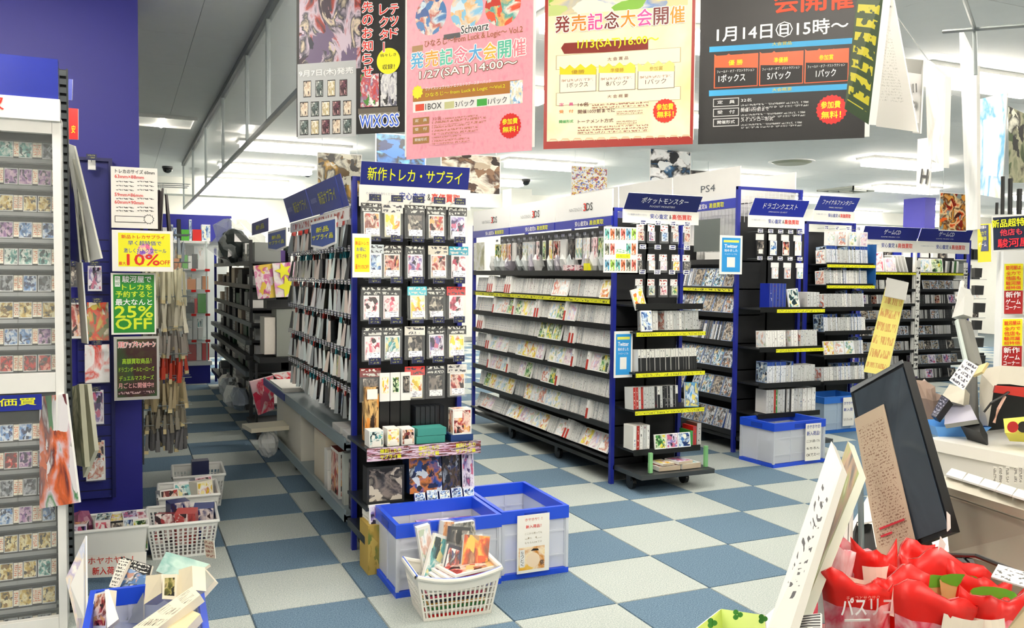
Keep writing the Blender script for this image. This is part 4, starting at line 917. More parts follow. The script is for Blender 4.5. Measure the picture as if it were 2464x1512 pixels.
boxthing('rack_board', 'low black cart board under the computer towers', 'cart', xa-.05, xc+.05, 7.68, 8.05, zb_-.05, zb_-.003, BLACK)
r = root('low_cart', 'black low cart with wheels carrying the computer towers', 'cart', ((xa+xc)/2, 7.86, 0)); part('deck', bx(-.25, .3, -.2, .25, .1, .14, BLACK), r)
for dx, dy in ((-.2, -.15), (.25, -.15), (-.2, .2), (.25, .2)): m = MB(); caster(m, dx, dy, .04); part('caster', m, r)
for dx, dy in ((-.22, -.17), (.27, -.17), (-.22, .22), (.27, .22)): part('upright', bx(dx-.01, dx+.01, dy-.01, dy+.01, .14, zb_-.052, DARK), r)
tag(link('wrapped_monitor', blob((1.06, 9.3, 1.72), .17, .22, .17, flat('#3c4240', .15), 7, 4, .35).mesh('wrapped_monitor')), 'black item wrapped in shiny clear plastic on top of the black rack', 'wrapped item')
tag(link('plastic_wrap', blob((1.08, 9.4, 1.76), .26, .3, .24, clear('wrap', '#dfe6e4', .35, .1), 7, 9, .4).mesh('plastic_wrap')), 'loose clear plastic wrap bunched over the black wrapped item', 'plastic wrap')
for k in range(6): boxthing('bottle_box', 'upright purple, white or green box on top of the black rack behind the shield sign', 'box', 1.3, 1.4, 8.35+.1*k, 8.43+.1*k, 1.555, 1.66+.02*(k % 3), [flat('#5a3a8a'), WHITE, flat('#6ab88a'), GREY, WHITE, flat('#6a4a9a')][k], group='upright boxes on the black rack')
zsheet('pink_cushion', 'pink and red picture cushion tilted at the foot of the black rack', 'cushion', [(622, 1000), (660, 985), (658, 905), (601, 920)], 7.35, .06, art('cush', ['#e84a6a', '#f0c8cc', '#e0204a', '#f4e4e0', '#c8506a'], scale=2), flat('#e8c8cc', .8))
zsheet('red_white_bag', 'red and white printed bag behind the upper tray', 'bag', [(680, 925), (722, 920), (714, 893), (655, 900)], 7.5, .05, art('redw', ['#e0283a', '#f4f0ee', '#e83a4a', '#ffffff', '#d8304a'], scale=2), WHITE)
for k, (x, y, c) in enumerate(((.95, 8.6, '#d8dcd8'), (1.0, 8.9, '#4a4e50'), (.98, 9.25, '#b8c0c4'), (1.0, 9.6, '#ece8e0'), (.99, 8.4, '#8a94a0'))):
    tag(link('wrapped_bundle', blob((x, y, .26), .09, .13, .11, flat(c, .3), 5, k+20, .5).mesh('wrapped_bundle')), 'crumpled wrapped bundle on the lowest ledge of the black rack', 'bundle', 'bundles on the lowest ledge')
boxthing('white_door_sign', 'lit white exit sign high on the far wall', 'sign', 4.3, 4.9, 17.5, 17.56, 2.3, 2.55, WHITE)

# ================================================================== FAR GLASS SHOWCASE
SC = root('glass_showcase', 'glass showcase with blue plinth at the far end of the aisle, full of boxed goods', 'showcase', (.3, 11.9, 0))
gpart('plinth', bx(-.4, 1.03, 11.9, 12.4, 0, .235, PIL), SC); gpart('base_frame', bx(-.4, 1.05, 11.88, 12.42, .236, .29, WHITE), SC)
gpart('back_panel', bx(-.4, 1.3, 12.38, 12.42, .29, 2.2, flat('#dfe6e4', .5)), SC); gpart('crown_panel', bx(-.4, 1.35, 12.3, 12.38, 1.86, 2.21, flat('#2a2fa4', .5)), SC)
for x in (-.4, .98): gpart('frame_post', bx(x, x+.02, 11.88, 11.9, .29, 1.85, flat('#c8d4d0', .3)), SC)
gpart('glass_front', bx(-.38, .98, 11.885, 11.889, .29, 1.85, GLASS), SC)
Zs = [1.85, 1.49, 1.22, .91, .57, .295]
for z in Zs[:-1]: gpart('shelf', bx(-.38, 1.03, 11.9, 12.38, z-.012 if z < 1.8 else z-.03, z, WHITE if z > 1.4 else clear('shelfglass', '#dcebe6', .6, .1)), SC)
q = random.Random(5)
for i, z in enumerate(Zs):
    x = .36
    while x < .95:
        w_ = q.uniform(.03, .11); nx = (Zs[i-1] if i else 2.2)-.03; h_ = min(q.uniform(.12, .3), nx-z-.02)
        k = q.randint(0, 7); mt = [WHITE, ARTS[2], RED, ARTS[6], WHITE, flat('#e08a3a', .5), DARK, flat('#58b83a', .5)][k]; nm = ['white', 'yellow picture', 'red', 'blue picture', 'white', 'orange', 'black', 'green'][k]
        boxthing('boxed_goods', f'{nm} boxed item on the {ORD[i]} shelf of the far glass showcase', 'box', x, x+w_, 11.95, 12.1, z+.002, z+h_, {'f': mt, '*': WHITE if k != 6 else DARK}, group=f'boxes on showcase shelf, {ORD[i]}'); x += w_+q.uniform(.002, .012)
for i, z in enumerate(Zs[1:]):
    x = .36
    while x < .93:
        w_ = q.uniform(.05, .12); h_ = Zs[i]-z-.05-q.uniform(0, .06); k = q.randint(0, 5)
        boxthing('boxed_goods', f'upright boxed item at the back of the {ORD[i+1]} shelf of the far glass showcase', 'box', x, x+w_, 12.16, 12.3, z+.002, z+h_, {'f': [WHITE, LITE[0], ARTS[1], GREY, LITE[1], ARTS[2]][k], '*': WHITE}, group=f'back boxes on showcase shelf, {ORD[i+1]}'); x += w_+.004
r = root('speaker_box', 'white boxed device with a round black lens in the far showcase', 'box', (.62, 11.92, .575)); part('body', bx(-.13, .1, 0, .02, 0, .28, WHITE), r); part('lens', MB().tube([(-.03, -.012, .17), (-.03, 0, .17)], .05, BLACK, 16), r); part('blue_band', bx(-.13, .1, -.004, 0, .25, .28, flat('#3a8ac8')), r)
for x in (.55, .8, .97):
    for z in (1.47, 1.2, .89, .55): boxthing('shelf_ticket', 'small red and white price ticket on the edge of a far showcase shelf', 'price tag', x, x+.06, 11.872, 11.876, z-.01, z+.02, {'f': RED, '*': RED}, group='tickets on the far showcase')

# ================================================================== CRATES
def crate(lb, cx_, cy_, w_, d_, h_, rz, rimm=RIM, body=POLY, group=None, lid=False, rh=.06):
    r = root('folding_crate', lb, 'crate', (cx_, cy_, 0), math.radians(rz), group)
    a, b = w_/2, d_/2; t = .02
    m = MB(); z0, z1 = h_-rh, h_
    m.box(-a, a, -b, -b+t, z0, z1, rimm).box(-a, a, b-t, b, z0, z1, rimm).box(-a, -a+t, -b+t, b-t, z0, z1, rimm).box(a-t, a, -b+t, b-t, z0, z1, rimm)
    for sx in (-1, 1): m.box(sx*a-.006 if sx > 0 else -a-.002, sx*a+.002 if sx > 0 else -a+.006, -.06, .06, z0+.012, z1-.015, flat('#1840b4', .4))
    for sy in (-1, 1): m.box(-.06, .06, sy*b-.002, sy*b+.002, z0+.012, z1-.015, flat('#1840b4', .4))
    part('rim', m, r)
    i = .012
    for nm, q_ in (('front_wall', (-a+i, a-i, -b+i, -b+i+.006)), ('back_wall', (-a+i, a-i, b-i-.006, b-i)), ('left_wall', (-a+i, -a+i+.006, -b+i, b-i)), ('right_wall', (a-i-.006, a-i, -b+i, b-i))):
        w = MB().box(*q_, .03, z0, body)
        x0, x1, y0, y1 = q_
        if nm in ('front_wall', 'back_wall'):
            for k in range(2): w.box(x0, x1, y0-.004, y1+.004, .03+(z0-.03)*(k+.5)/2-.004, .03+(z0-.03)*(k+.5)/2+.004, body)
            for k in range(4): xx = x0+(x1-x0)*k/3; w.box(xx-.006, xx+.006, y0-.004, y1+.004, .03, z0, body)
        else:
            for k in range(3): yy = y0+(y1-y0)*k/2; w.box(x0-.004, x1+.004, yy-.006, yy+.006, .03, z0, body)
        part(nm, w, r)
    part('base', MB().box(-a, a, -b, b, 0, .026, rimm), r)
    for sx in (-1, 1):
        for sy in (-1, 1): part('corner_post', bx(sx*(a-.008)-.007, sx*(a-.008)+.007, sy*(b-.008)-.007, sy*(b-.008)+.007, .026, z0, body), r)
    return r
def paper_on(name, lb, x0, x1, y, z0, z1, cat='sign'):
    s = Sheet((x0, y, z0), (x1, y, z0)); r = root(name, lb, cat, M=s.M); part('paper', MB().box(0, s.w, 0, z1-z0, -.0012, 0, PAPER), r); return s, r
CA = crate('blue-rimmed clear crate holding a purple pack, at the front left by the supply gondola', 1.355, 3.86, .51, .37, .33, -1)
CB = crate('blue-rimmed clear crate with a cream paper notice, at the front right of the pair', 1.80, 3.96, .355, .53, .33, -1)
s, r = paper_on('paper_notice', 'cream notice with red lettering and a cat picture taped to the front crate', 1.69, 1.86, 3.678, .03, .31); p = Print(s)
p.text('ホヤホヤ！！', .04, .25, .13, flat('#d8584a'), .014, px=False, bold=.01); p.text('新入荷品！', .045, .215, .125, INKR, .016, px=False, bold=.02)
for k, tx in enumerate(('ここから買っても', 'よし', 'もちろんOKです')): p.text(tx, .04, .185-.022*k, .13, flat('#8a7a5a'), .009, px=False)
p.rect(.008, .015, .145, .125, art('catpic', ['#e8a828', '#f4c85a', '#f8e8c8', '#d88a18', '#fff4e0'], scale=1.3, vor=False), px=False); p.poly([(.085+.036*math.cos(t*.5), .06+.036*math.sin(t*.5)) for t in range(13)], flat('#f8e0c0'), False); p.poly([(.07, .105), (.085, .115), (.11, .112), (.115, .103)], INKK, False)
p.rect(.014, .03, .04, .115, WHITE, px=False); p.text('なっとく', .018, .11, .036, INKK, .019, px=False, vert=True); p.text('祭', .12, .03, .142, INKK, .025, px=False, bold=.02); finish(p, r)
CC = crate('blue-rimmed clear crate with a blue-lettered notice before the disc gondola', 4.75, 5.33, .55, .37, .34, 4)
CD5 = crate('lighter blue-rimmed crate behind, partly hidden by the till screen', 6.17, 6.28, .53, .37, .34, 2, flat('#2a70d0', .35), clear('poly2', '#c8dcf0', .6, .3))
s, r = paper_on('paper_notice', 'white notice with big blue lettering taped to the crate before the disc gondola', 4.80, 4.955, 5.128, .03, .32); p = Print(s)
for k, (tx, c, h_) in enumerate((('ホヤホヤの', INKB, .03), ('新入荷品!', INKB, .034), ('ここから買っても', INKK, .02), ('もちろん', INKK, .018), ('OKでスー!', INKK, .022))): p.text(tx, .012, .25-.054*k, .142, c, h_, px=False, bold=.02)
finish(p, r)
s, r = paper_on('paper_notice', 'small white notice on the crate hidden behind the till screen', 6.14, 6.28, 6.083, .06, .33); p = Print(s); p.text('ホヤホヤ', .01, .2, .12, INKB, .03, px=False, bold=.02); p.text('新入荷', .01, .14, .12, INKB, .03, px=False, bold=.02); p.text('もちろんOK', .01, .05, .12, INKK, .025, px=False); finish(p, r)
for k in range(6): boxthing('crated_case', 'blurred game case seen through the wall of the crate before the disc gondola', 'video game case', 4.52+.055*k, 4.56+.055*k, 5.2, 5.34, .03, .17, [DARK, GREY, WHITE, ARTS[3], DARK, GREY][k], group='cases inside the crate')
boxthing('purple_pack', 'purple glossy wrapped pack lying in the front left crate', 'pack', 1.28, 1.56, 3.74, 4.0, .2, .245, {'t': art('purple', ['#8a4a9a', '#b88ac8', '#f0e8f4', '#7a3a8a', '#d8c8e0'], scale=2), '*': flat('#8a5a9a')}, rz=-6)
boxthing('white_pack', 'white papers lying in the front left crate', 'paper', 1.13, 1.27, 3.72, 3.98, .19, .235, PAPER, rz=4)
# ---- baskets with slotted walls
def basket(name, lb, M, w_, d_, h_, taper=.82, mat=None, rimm=None, nx=22, ny=5, dip=.0, rr_=.009, solid=.3, fcol=None):
    mat = mat or flat('#eeece2', .45); r = root(name, lb, 'basket', M=M)
    def P_(u, v, side):  # u -1..1 along the wall, v 0..1 up
        k = taper+(1-taper)*v; a, b = w_/2*k, d_/2*k; z = h_*v-(dip*h_*(1-u*u)*v if side in (0, 2) else 0)
        return [(u*a, -b, z), (a, u*b, z), (-u*a, b, z), (-a, -u*b, z)][side]
    def bar(m, side, u0, u1, v0, v1, t=.003):
        c = [P_(u0, v0, side), P_(u1, v0, side), P_(u1, v1, side), P_(u0, v1, side)]
        n = [(0, 1, 0), (-1, 0, 0), (0, -1, 0), (1, 0, 0)][side]; o_ = [tuple(p[i]+n[i]*t for i in range(3)) for p in c]
        m.hexa([c[0], c[1], o_[1], o_[0], c[3], c[2], o_[2], o_[3]], mat)
    for side, nm in enumerate(('front_wall', 'right_wall', 'back_wall', 'left_wall')):
        m = MB(); n = nx if side in (0, 2) else max(5, int(nx*d_/w_)); N = 6
        for k in range(N): u0, u1 = -1+2*k/N, -1+2*(k+1)/N; bar(m, side, u0, u1, 1-solid, 1, .004); bar(m, side, u0, u1, 0, .07, .004)
        for k in range(1, ny):
            v = .07+(1-solid-.07)*k/ny
            bar(m, side, -1, 1, v-.012, v+.012)
        for k in range(n+1):
            u = -1+2*k/n; hw = .4/n if 0 < k < n else .06
            bar(m, side, max(-1, u-hw), min(1, u+hw), .07, 1-solid, .0035)
        part(nm, m, r)
    part('floor', MB().box(-w_/2*taper, w_/2*taper, -d_/2*taper, d_/2*taper, 0, .004, mat), r)
    m = MB(); N = 10; path = []
    for side in range(4):
        for k in range(N): path.append(P_(-1+2*k/N, 1, side))
    path.append(path[0]); m.tube(path, rr_, rimm or mat, 8, False); part('rim', m, r)
    if fcol: m = MB(); m.tube([Vector(p)+Vector((0, 0, rr_*.7)) for p in path[:N+1]], rr_*.35, fcol, 6); m.tube([Vector(p)+Vector((0, 0, rr_*.7)) for p in path[3*N:]], rr_*.35, fcol, 6); part('blue_trim', m, r)
    return r
basket('shopping_basket', 'cream slotted basket heaped with wrapped comics at the front of the crates', T(1.285, 3.475, .0) @ RZ(-4), .37, .25, .20, .80, nx=17, ny=5, dip=.16, rr_=.011, solid=.26, fcol=flat('#3a6ad8', .4))
BI = [ # x, y, z, w, h, t, rx, ry, rz, art, edge, label
 (1.20, 3.56, .10, .09, .22, .02, -14, 24, 5, ARTS[1], 'white wrapped booklet leaning at the left of the front basket'),
 (1.255, 3.50, .10, .075, .185, .02, -20, 22, 0, art('hunter', ['#f0f0ee', '#2a2c34', '#c85a4a', '#e8e8e8', '#4a4e78'], border='#2a2c40', bw=.42), 'slim dark red and white case standing at the front of the basket'),
 (1.315, 3.55, .11, .10, .23, .03, -10, 12, 8, ARTS[5], 'black and grey wrapped figure pack in the middle of the front basket'),
 (1.29, 3.62, .15, .05, .20, .05, -6, 8, 3, art('orangeb', ['#e8a060', '#f0c8a0', '#c86a28', '#f4e8d8', '#e8a050'], scale=2), 'orange boxed figure at the back of the front basket'),
 (1.385, 3.61, .17, .11, .17, .05, -8, -4, -8, art('greyb', ['#8a8c84', '#d8d4c8', '#3a3c3a', '#b0aa98', '#5a5c54'], scale=3), 'grey blister pack topmost at the back of the front basket'),
 (1.375, 3.50, .10, .12, .21, .015, -14, 10, -4, art('fire', ['#d8b088', '#8a4a28', '#e85a1c', '#f0c850', '#b89068'], scale=2), 'brown and fiery orange comic at the right of the front basket'),
 (1.44, 3.55, .11, .07, .18, .02, -10, -10, -14, ARTS[7], 'dark green pack at the right end of the front basket'),
 (1.22, 3.62, .16, .06, .19, .03, 0, -10, 0, LITE[0], 'clear wrapped white pack at the left back of the front basket')]
for x, y, z, w_, h_, t, a1, a2, a3, mt, lb in BI:
    M = T(x, y-.05, z) @ RZ(a3) @ RY(a2) @ RX(a1); r = root('wrapped_comic', lb, 'comic', M=M)
    part('body', bx(-w_/2, w_/2, 0, t, 0, h_, {'f': mt, '*': PAPER if mt is not ARTS[5] else DARK}), r); part('film', bx(-w_/2-.004, w_/2+.004, -.003, t+.003, -.004, h_+.008, FILM), r); part('price_label', bx(-w_*.1, w_*.35, -.005, -.0035, .02, .055, PLABEL), r)
for k in range(5): boxthing('comic_pack', 'wrapped comic lying flat at the rim of the front basket', 'comic', 1.16+.02*k, 1.40+.02*k, 3.385, 3.545, .12+.014*k, .131+.014*k, {'t': [LITE[1], ARTS[0], LITE[3], ARTS[4], ARTS[0]][k], 'f': [WHITE, RED, flat('#e8c8c8'), flat('#a83a4a'), WHITE][k], '*': PAPER}, group='comics flat in the front basket', rz=-4+4*k)

for k in range(7): boxthing('comic_pack', 'wrapped comic in the pile filling the bottom of the front basket', 'comic', 1.165, 1.41, 3.39, 3.56, .006+.016*k, .019+.016*k, {'f': [RED, WHITE, flat('#3a8a4a'), flat('#e8a83a'), flat('#2a2c34'), flat('#d84a6a'), WHITE][k], 't': ARTS[k], '*': [RED, WHITE, flat('#3a8a4a'), flat('#e8a83a'), flat('#2a2c34'), flat('#d84a6a'), WHITE][k]}, group='comics at the bottom of the front basket', rz=-4+R.uniform(-2, 2))
# ================================================================== HANGING POSTERS
def poster(lb, bl, br, z, Hh, paper=PAPER, plane=True):
    A = onZ(*bl, z); B = onZ(*br, z); s = Sheet(A, B); r = root('hanging_poster', lb, 'poster', M=s.M)
    part('sheet', MB().box(0, s.w, 0, Hh, -.0012, 0, paper), r)
    part('hanging_bar', bx(-.01, s.w+.01, Hh-.01, Hh+.01, -.006, .004, flat('#d8dcda', .3)), r)
    for u in (.08, s.w-.08): part('cord', MB().cyl((u, Hh+.01, 0), (u, CZ-z-.005, 0), .0012, STEEL, 5), r)
    return s, r, Print(s)
# 1: black card-game poster, left
s, r, p = poster('black and grey card poster with red upright lettering, leftmost big hanging poster', (714, 330), (974, 318), 2.02, .80, flat('#0c0c0e', .45))
p.rect(720, -120, 868, 164, art('swirl', ['#3a2a3a', '#a83a2a', '#c8b8c8', '#20263a', '#d8c8b0', '#6a5a7a'], scale=2.6, detail=5, dist=2.5)); p.rect(716, 155, 857, 328, flat('#b8bcbe', .4))
p.text('9月7日(木)発売', 720, 188, 850, INKW, .03, bold=.02)
CA2 = [art('mini%d' % k, c, scale=2.5, border='#2a2a2c', bw=.44) for k, c in enumerate((['#c8b098', '#e8dcc8', '#4a3a3a'], ['#6a7a78', '#2a3a38', '#d8dcd8'], ['#e8e0d0', '#b8a878', '#f4f0e8'], ['#6a3a4a', '#2a1a24', '#c89a9a']))]
for k in range(4): p.rect(730+29*k, 195-k*1.0, 749+29*k, 234-k*1.0, CA2[k % 4])
for j in range(2):
    for k in range(5): p.rect(722+26*k, 246+44*j-k*.9, 742+26*k, 281+44*j-k*.9, CA2[(k+j) % 4])
p.rect(868, 180, 912, 256, art('cardg', ['#4a8a3a', '#d8d0d8', '#c84a4a', '#8a7a9a', '#f0f0e8'], scale=3)); p.rect(916, 176, 955, 254, art('cardh', ['#3a3a3a', '#b8b8c0', '#e8e8e8', '#6a6a7a'], scale=3))
p.rect(862, 262, 958, 270, flat('#6a6258', .4)); p.rect(864, 274, 962, 278, flat('#8a867c', .4))
p.star(935, 147, .052, YEL, 24, 1.0); p.text('禍々しき', 915, 138, 954, INKK, .013); p.text('収録！', 921, 168, 950, INKK, .02, bold=.01)
p.text('先のお知らせ', 871, 2, 899, INKR, .052, outline=INKW, vert=True, bold=.02); p.text('レクター', 913, 8, 936, INKR, .05, outline=INKW, vert=True, bold=.02); p.text('テッド', 938, 8, 960, INKR, .048, outline=INKW, vert=True, bold=.02)
p.text('WIXOSS', 866, 308, 960, flat('#3a6ae0'), .05, outline=INKW, bold=.02, ow=.006); finish(p, r)
# 2: pink
s, r, p = poster('pink event poster with rainbow lettering and three round pictures, hung second from the left', (974, 378), (1286, 354), 1.92, .86, WHITE)
p.rect(980, -160, 1280, 362, art('pinkbase', ['#eda0b0', '#f0a8b6', '#eb98aa'], scale=30, vor=False, dist=0))
for cx_, cy_, k, mt in ((1037, 38, .075, art('rd1', ['#3a78b8', '#d8ecf4', '#b84a3a', '#f4e0d0', '#2a58a0'], scale=2)), (1123, 22, .075, art('rd2', ['#8ac8e8', '#f0e0d0', '#e8b878', '#d8ecf8'], scale=2)), (1210, 12, .078, art('rd3', ['#e85a3a', '#f4ece0', '#48a8a0', '#e8c078', '#c83a2a'], scale=2))): p.star(cx_, cy_, k, mt, 20, 1.)
p.text('Schwarz', 1110, 82, 1176, INKK, .03, outline=INKW, bold=.01, ow=.006); p.rect(1068, 84, 1108, 90, flat('#5a5a5e'))
p.text('ひなろじ～from Luck & Logic～ Vol.2', 1022, 118, 1258, flat('#b0683a'), .032, bold=.012); p.rect(992, 112, 1018, 122, flat('#b89060'))
RB = ['#5ab8e8', '#f0b03a', '#5accb0', '#f0809a', '#58b0e8', '#f0c040', '#5ac8a8', '#f08a98']
for k, ch in enumerate('発売記念大会開催'): p.text(ch, 989+35*k, 167-k*4.3, 1020+35*k, flat(RB[k]), .062, outline=INKW, bold=.02, ow=.006)
p.text('1/27(SAT)14:00～', 1010, 196, 1245, INKW, .038, outline=flat('#8a5a32'), bold=.02, ow=.004)
p.poly([(994, 246), (994, 216), (1250, 192), (1250, 222)], flat('#b4741e')); p.text('ヴァイスシュヴァルツ エクストラブースターパック', 1024, 219, 1182, INKW, .014, bold=.01); p.text('ひなろじ～ from Luck & Logic ～Vol.2', 1024, 236, 1216, INKY, .018, bold=.01)
p.poly([(994, 272), (994, 246), (1258, 222), (1258, 248)], WHITE); p.star(1005, 222, .028, YEL, 10, .8)
for x0_, x1_, c, tx in ((1000, 1021, '#e84a2a', '1BOX'), (1070, 1093, '#c8c890', '3パック'), (1148, 1172, '#3aa83a', '1パック')):
    yy = 266-(x0_-1000)*.085; p.rect(x0_, yy-14, x1_, yy, flat(c)); p.text(tx, x1_+3, yy-1, x1_+(42 if tx == '1BOX' else 48), INKK, .024)
p.rect(1228, 196, 1258, 248, art('bx', ['#b8d8f0', '#ffffff', '#e8e0c0', '#8ab8e0'], scale=3))
for k, yy in enumerate((290, 311, 336)):
    p.rect(994, yy-5, 1033, yy+8, flat('#a8783c')); p.text(('定　員', '受　付', '開催形式')[k], 999, yy+5, 1028, INKW, .012)
    p.rect(1066 if k == 0 else 1040, yy-7, 1150-20*k, yy-1, script('pk1', '#eda0b0', '#c07860', 2, 46, .5, pad=0)); p.rect(1040, yy+1, 1170-20*k, yy+7, script('pk1', '#eda0b0', '#c07860', 2, 46, .5, pad=0))
p.text('32名', 1041, 291, 1062, flat('#b0583c'), .014); p.star(1228, 303, .048, RED, 22, .92); p.text('参加費', 1209, 301, 1246, INKY, .022, bold=.03); p.text('無料！', 1210, 320, 1247, INKY, .022, bold=.03); finish(p, r)
# 3: cream
s, r, p = poster('cream and dark red event poster with brown and pink lettering, hung second from the right', (1310, 350), (1669, 337), 1.92, .80, WHITE)
p.rect(1313, -140, 1667, 347, flat('#a8281e', .3)); p.rect(1321, -140, 1660, 328, art('creambase', ['#f4ecc0', '#f8f2d4', '#f0e4a0'], scale=2, vor=False))
p.rect(1322, -140, 1655, 12, art('greenscene', ['#8ac048', '#f4f0e0', '#7a9ad0', '#e8d8a0', '#c8d888'], scale=2.5))
for k in range(12): p.poly([(1318+29*k, 342-k*.9), (1325+29*k, 334-k*.9), (1338+29*k, 334-k*.9), (1345+29*k, 342-k*.9), (1338+29*k, 338-k*.9), (1325+29*k, 338-k*.9)], flat('#e8c8a0'))
CB2 = ['#8a2a20', '#e08a1e', '#e84a9a', '#7a2a20', '#e8941e', '#e85aa8', '#8a4a48', '#e0a03a']
for k, ch in enumerate('発売記念大会開催'): p.text(ch, 1336+39.5*k, 80-k*3.2, 1371+39.5*k, flat(CB2[k]), .058, outline=INKW, bold=.02, ow=.005)
p.poly([(1350, 116), (1358, 104), (1560, 94), (1560, 122), (1358, 130)], flat('#8a2418')); p.text('1/13(SAT)16:00～', 1390, 123, 1585, INKY, .036, bold=.02)
for yy, tx in ((143, '大 会 賞 品'), (233, '大 会 概 要')):
    p.rect(1338, yy-9, 1638, yy+7, flat('#c8b888')); p.rect(1340, yy-8, 1636, yy+6, flat('#f8f4dc')); p.text(tx, 1462, yy+4, 1512, flat('#8a4a30'), .012)
for k, (tx, ty) in enumerate((('優勝', '1ボックス'), ('準優勝', '8パック'), ('参加賞', '1パック'))):
    x0_ = 1347+94*k; yb = 220-4*k; p.rect(x0_, yb-48, x0_+88, yb, flat('#8a7a5a')); p.rect(x0_+1.5, yb-47, x0_+86.5, yb-1.5, flat('#faf6e4'))
    p.poly([(x0_, yb-40), (x0_, yb-60), (x0_+12, yb-53), (x0_+24, yb-64), (x0_+36, yb-54), (x0_+50, yb-66), (x0_+62, yb-56), (x0_+76, yb-66), (x0_+88, yb-58), (x0_+88, yb-40)], flat(['#f0dc1c', '#f4e450', '#f6ec90'][k])); p.text(tx, x0_+28, yb-41, x0_+60, flat('#b8862a'), .014); p.rect(x0_+5, yb-30, x0_+80, yb-24, script('fp3', '#faf6e4', '#c8a890', 1, 30, .5, pad=0)); p.text(ty, x0_+18, yb-8, x0_+68, flat('#6a4a3a'), .018)
for k, (tx, c, ty) in enumerate((('定　員', '#e85a9a', '16名'), ('受　付', '#e88a2a', '開催10分前までに'), ('開催形式', '#3ab05a', 'トーナメント方式'))):
    yy = (253, 270, 294)[k]; p.text(tx, 1346, yy+3, 1380, flat(c), .011, bold=.02); p.text(ty, 1391, yy+4, (1416, 1480, 1476)[k], flat('#6a2a20'), .014, bold=.01); p.rect(1425 if k == 0 else 1484, yy-3, 1560-14*k, yy+4, script('fp4', '#f6eec8', '#a8705a', 2, 40, .5, pad=0))
p.rect(1391, 305, 1560, 317, script('fp5', '#f6eec8', '#a8705a', 3, 50, .5, pad=0)); p.star(1600, 267, .042, flat('#e8301c'), 22, .92); p.text('参加費', 1580, 266, 1620, INKY, .022, bold=.03); p.text('無料！', 1581, 284, 1621, INKY, .022, bold=.03); finish(p, r)
# 4: black
s, r, p = poster('black event poster with orange prize boxes and white date, rightmost of the big hanging posters', (1686, 345), (2092, 329), 1.92, .76, WHITE)
p.rect(1689, -160, 2080, 332, flat('#0d0d0f', .4)); OR = flat('#e85a1c', .35)
for k, ch in enumerate('会開催'): p.text(ch, 1862+66*k, 33-4*k, 1921+66*k, flat('#e84818'), .075, bold=.03)
p.text('1月14日㊐15時～', 1725, 102, 2040, INKW, .052, bold=.02)
p.poly([(1707, 126), (1707, 113), (2072, 90), (2072, 104)], flat('#3aa8e0')); p.poly([(1706, 232), (1706, 218), (2072, 200), (2072, 214)], flat('#3aa8e0')); p.text('大会賞品', 1858, 111, 1905, flat('#e8d83a'), .012); p.text('大会概要', 1858, 221, 1905, flat('#e8d83a'), .012)
for k, (tx, ty) in enumerate((('優 勝', '1ボックス'), ('準優勝', '5パック'), ('参加賞', '1パック'))):
    x0_ = 1719+109*k; yb = 207-6*k; w_ = 104; p.rect(x0_, yb-72, x0_+w_, yb, OR); p.rect(x0_+2, yb-44, x0_+w_-2, yb-2, flat('#141416'))
    p.poly([(x0_, yb-44), (x0_, yb-76)]+[(x0_+w_*i/6, yb-(64 if i % 2 else 78)) for i in range(1, 6)]+[(x0_+w_, yb-76), (x0_+w_, yb-44)], OR)
    p.text(tx, x0_+34, yb-49, x0_+68, INKY, .018, bold=.02); p.text('フィールド・オブ・デストラクション', x0_+6, yb-30, x0_+96, INKW, .010); p.text(ty, x0_+10+8*k, yb-8, x0_+74, INKW, .026, bold=.02)
for k, (tx, ty) in enumerate((('定　員', '32名'), ('受　付', '開催10分前まで'), ('開催形式', 'スイスドロー形式'))):
    yy = (246, 270, 294)[k]; p.rect(1716, yy-8, 1778, yy+9, flat('#c8c8c8')); p.rect(1718, yy-6, 1776, yy+7, flat('#1a1a1c')); p.text(tx, 1726, yy+5, 1768, INKW, .012, bold=.01); p.text(ty, 1783, yy, (1808, 1850, 1860)[k], INKW, .012); p.rect(1783, yy+4, 1945-8*k, yy+11, script('fp6', '#0d0d0f', '#a8a8a8', 2, 56, .5, pad=0))
p.star(2001, 264, .050, RED, 22, .92); p.text('参加費', 1975, 262, 2022, INKY, .024, bold=.03); p.text('無料！', 1976, 286, 2023, INKY, .024, bold=.03); finish(p, r)
# small posters hung farther back
def farposter(lb, x0_, y0_, x1_, y1_, Y, mt, border=None):
    s, H = sheetY(x0_, y0_, x1_, y1_, Y); r = root('hanging_poster', lb, 'poster', M=s.M); part('sheet', MB().box(0, s.w, 0, H, -.003, 0, WHITE), r)
    part('print', MB().poly([(.01, .01, .001), (s.w-.01, .01, .001), (s.w-.01, H-.01, .001), (.01, H-.01, .001)], mt), r)
    for u in (.05, s.w-.05): part('cord', MB().cyl((u, H, 0), (u, CZ-s.o.z-.006, 0), .002, STEEL, 5), r)
    return r
farposter('brown and gold armour poster hung left of the yellow-lettered end sign', 763, 365, 871, 500, 8.6, art('armour', ['#1a1810', '#6a5020', '#e8e4d0', '#2a2414', '#c8982a', '#f0ecd8'], scale=3, detail=6))
farposter('blue and dark poster half hidden behind the pink poster', 903, 318, 1025, 402, 7.6, art('bluep', ['#0c2a5a', '#2a6ab0', '#101820', '#58a0d0', '#12202e'], scale=2, detail=5))
farposter('wide sepia battlefield poster hung right of the yellow-lettered end sign', 1060, 366, 1204, 463, 8.2, art('sepia', ['#2a1c14', '#b8a890', '#e8e0d0', '#4a342a', '#8a6a50'], scale=3, detail=6))
farposter('white poster scattered with small bright figures above the handheld gondola', 1374, 398, 1461, 472, 9.5, art('scatter', ['#ffffff', '#f4f4f8', '#ffffff', '#e8c84a', '#c83a5a', '#4a6ac8'], scale=9, detail=2))
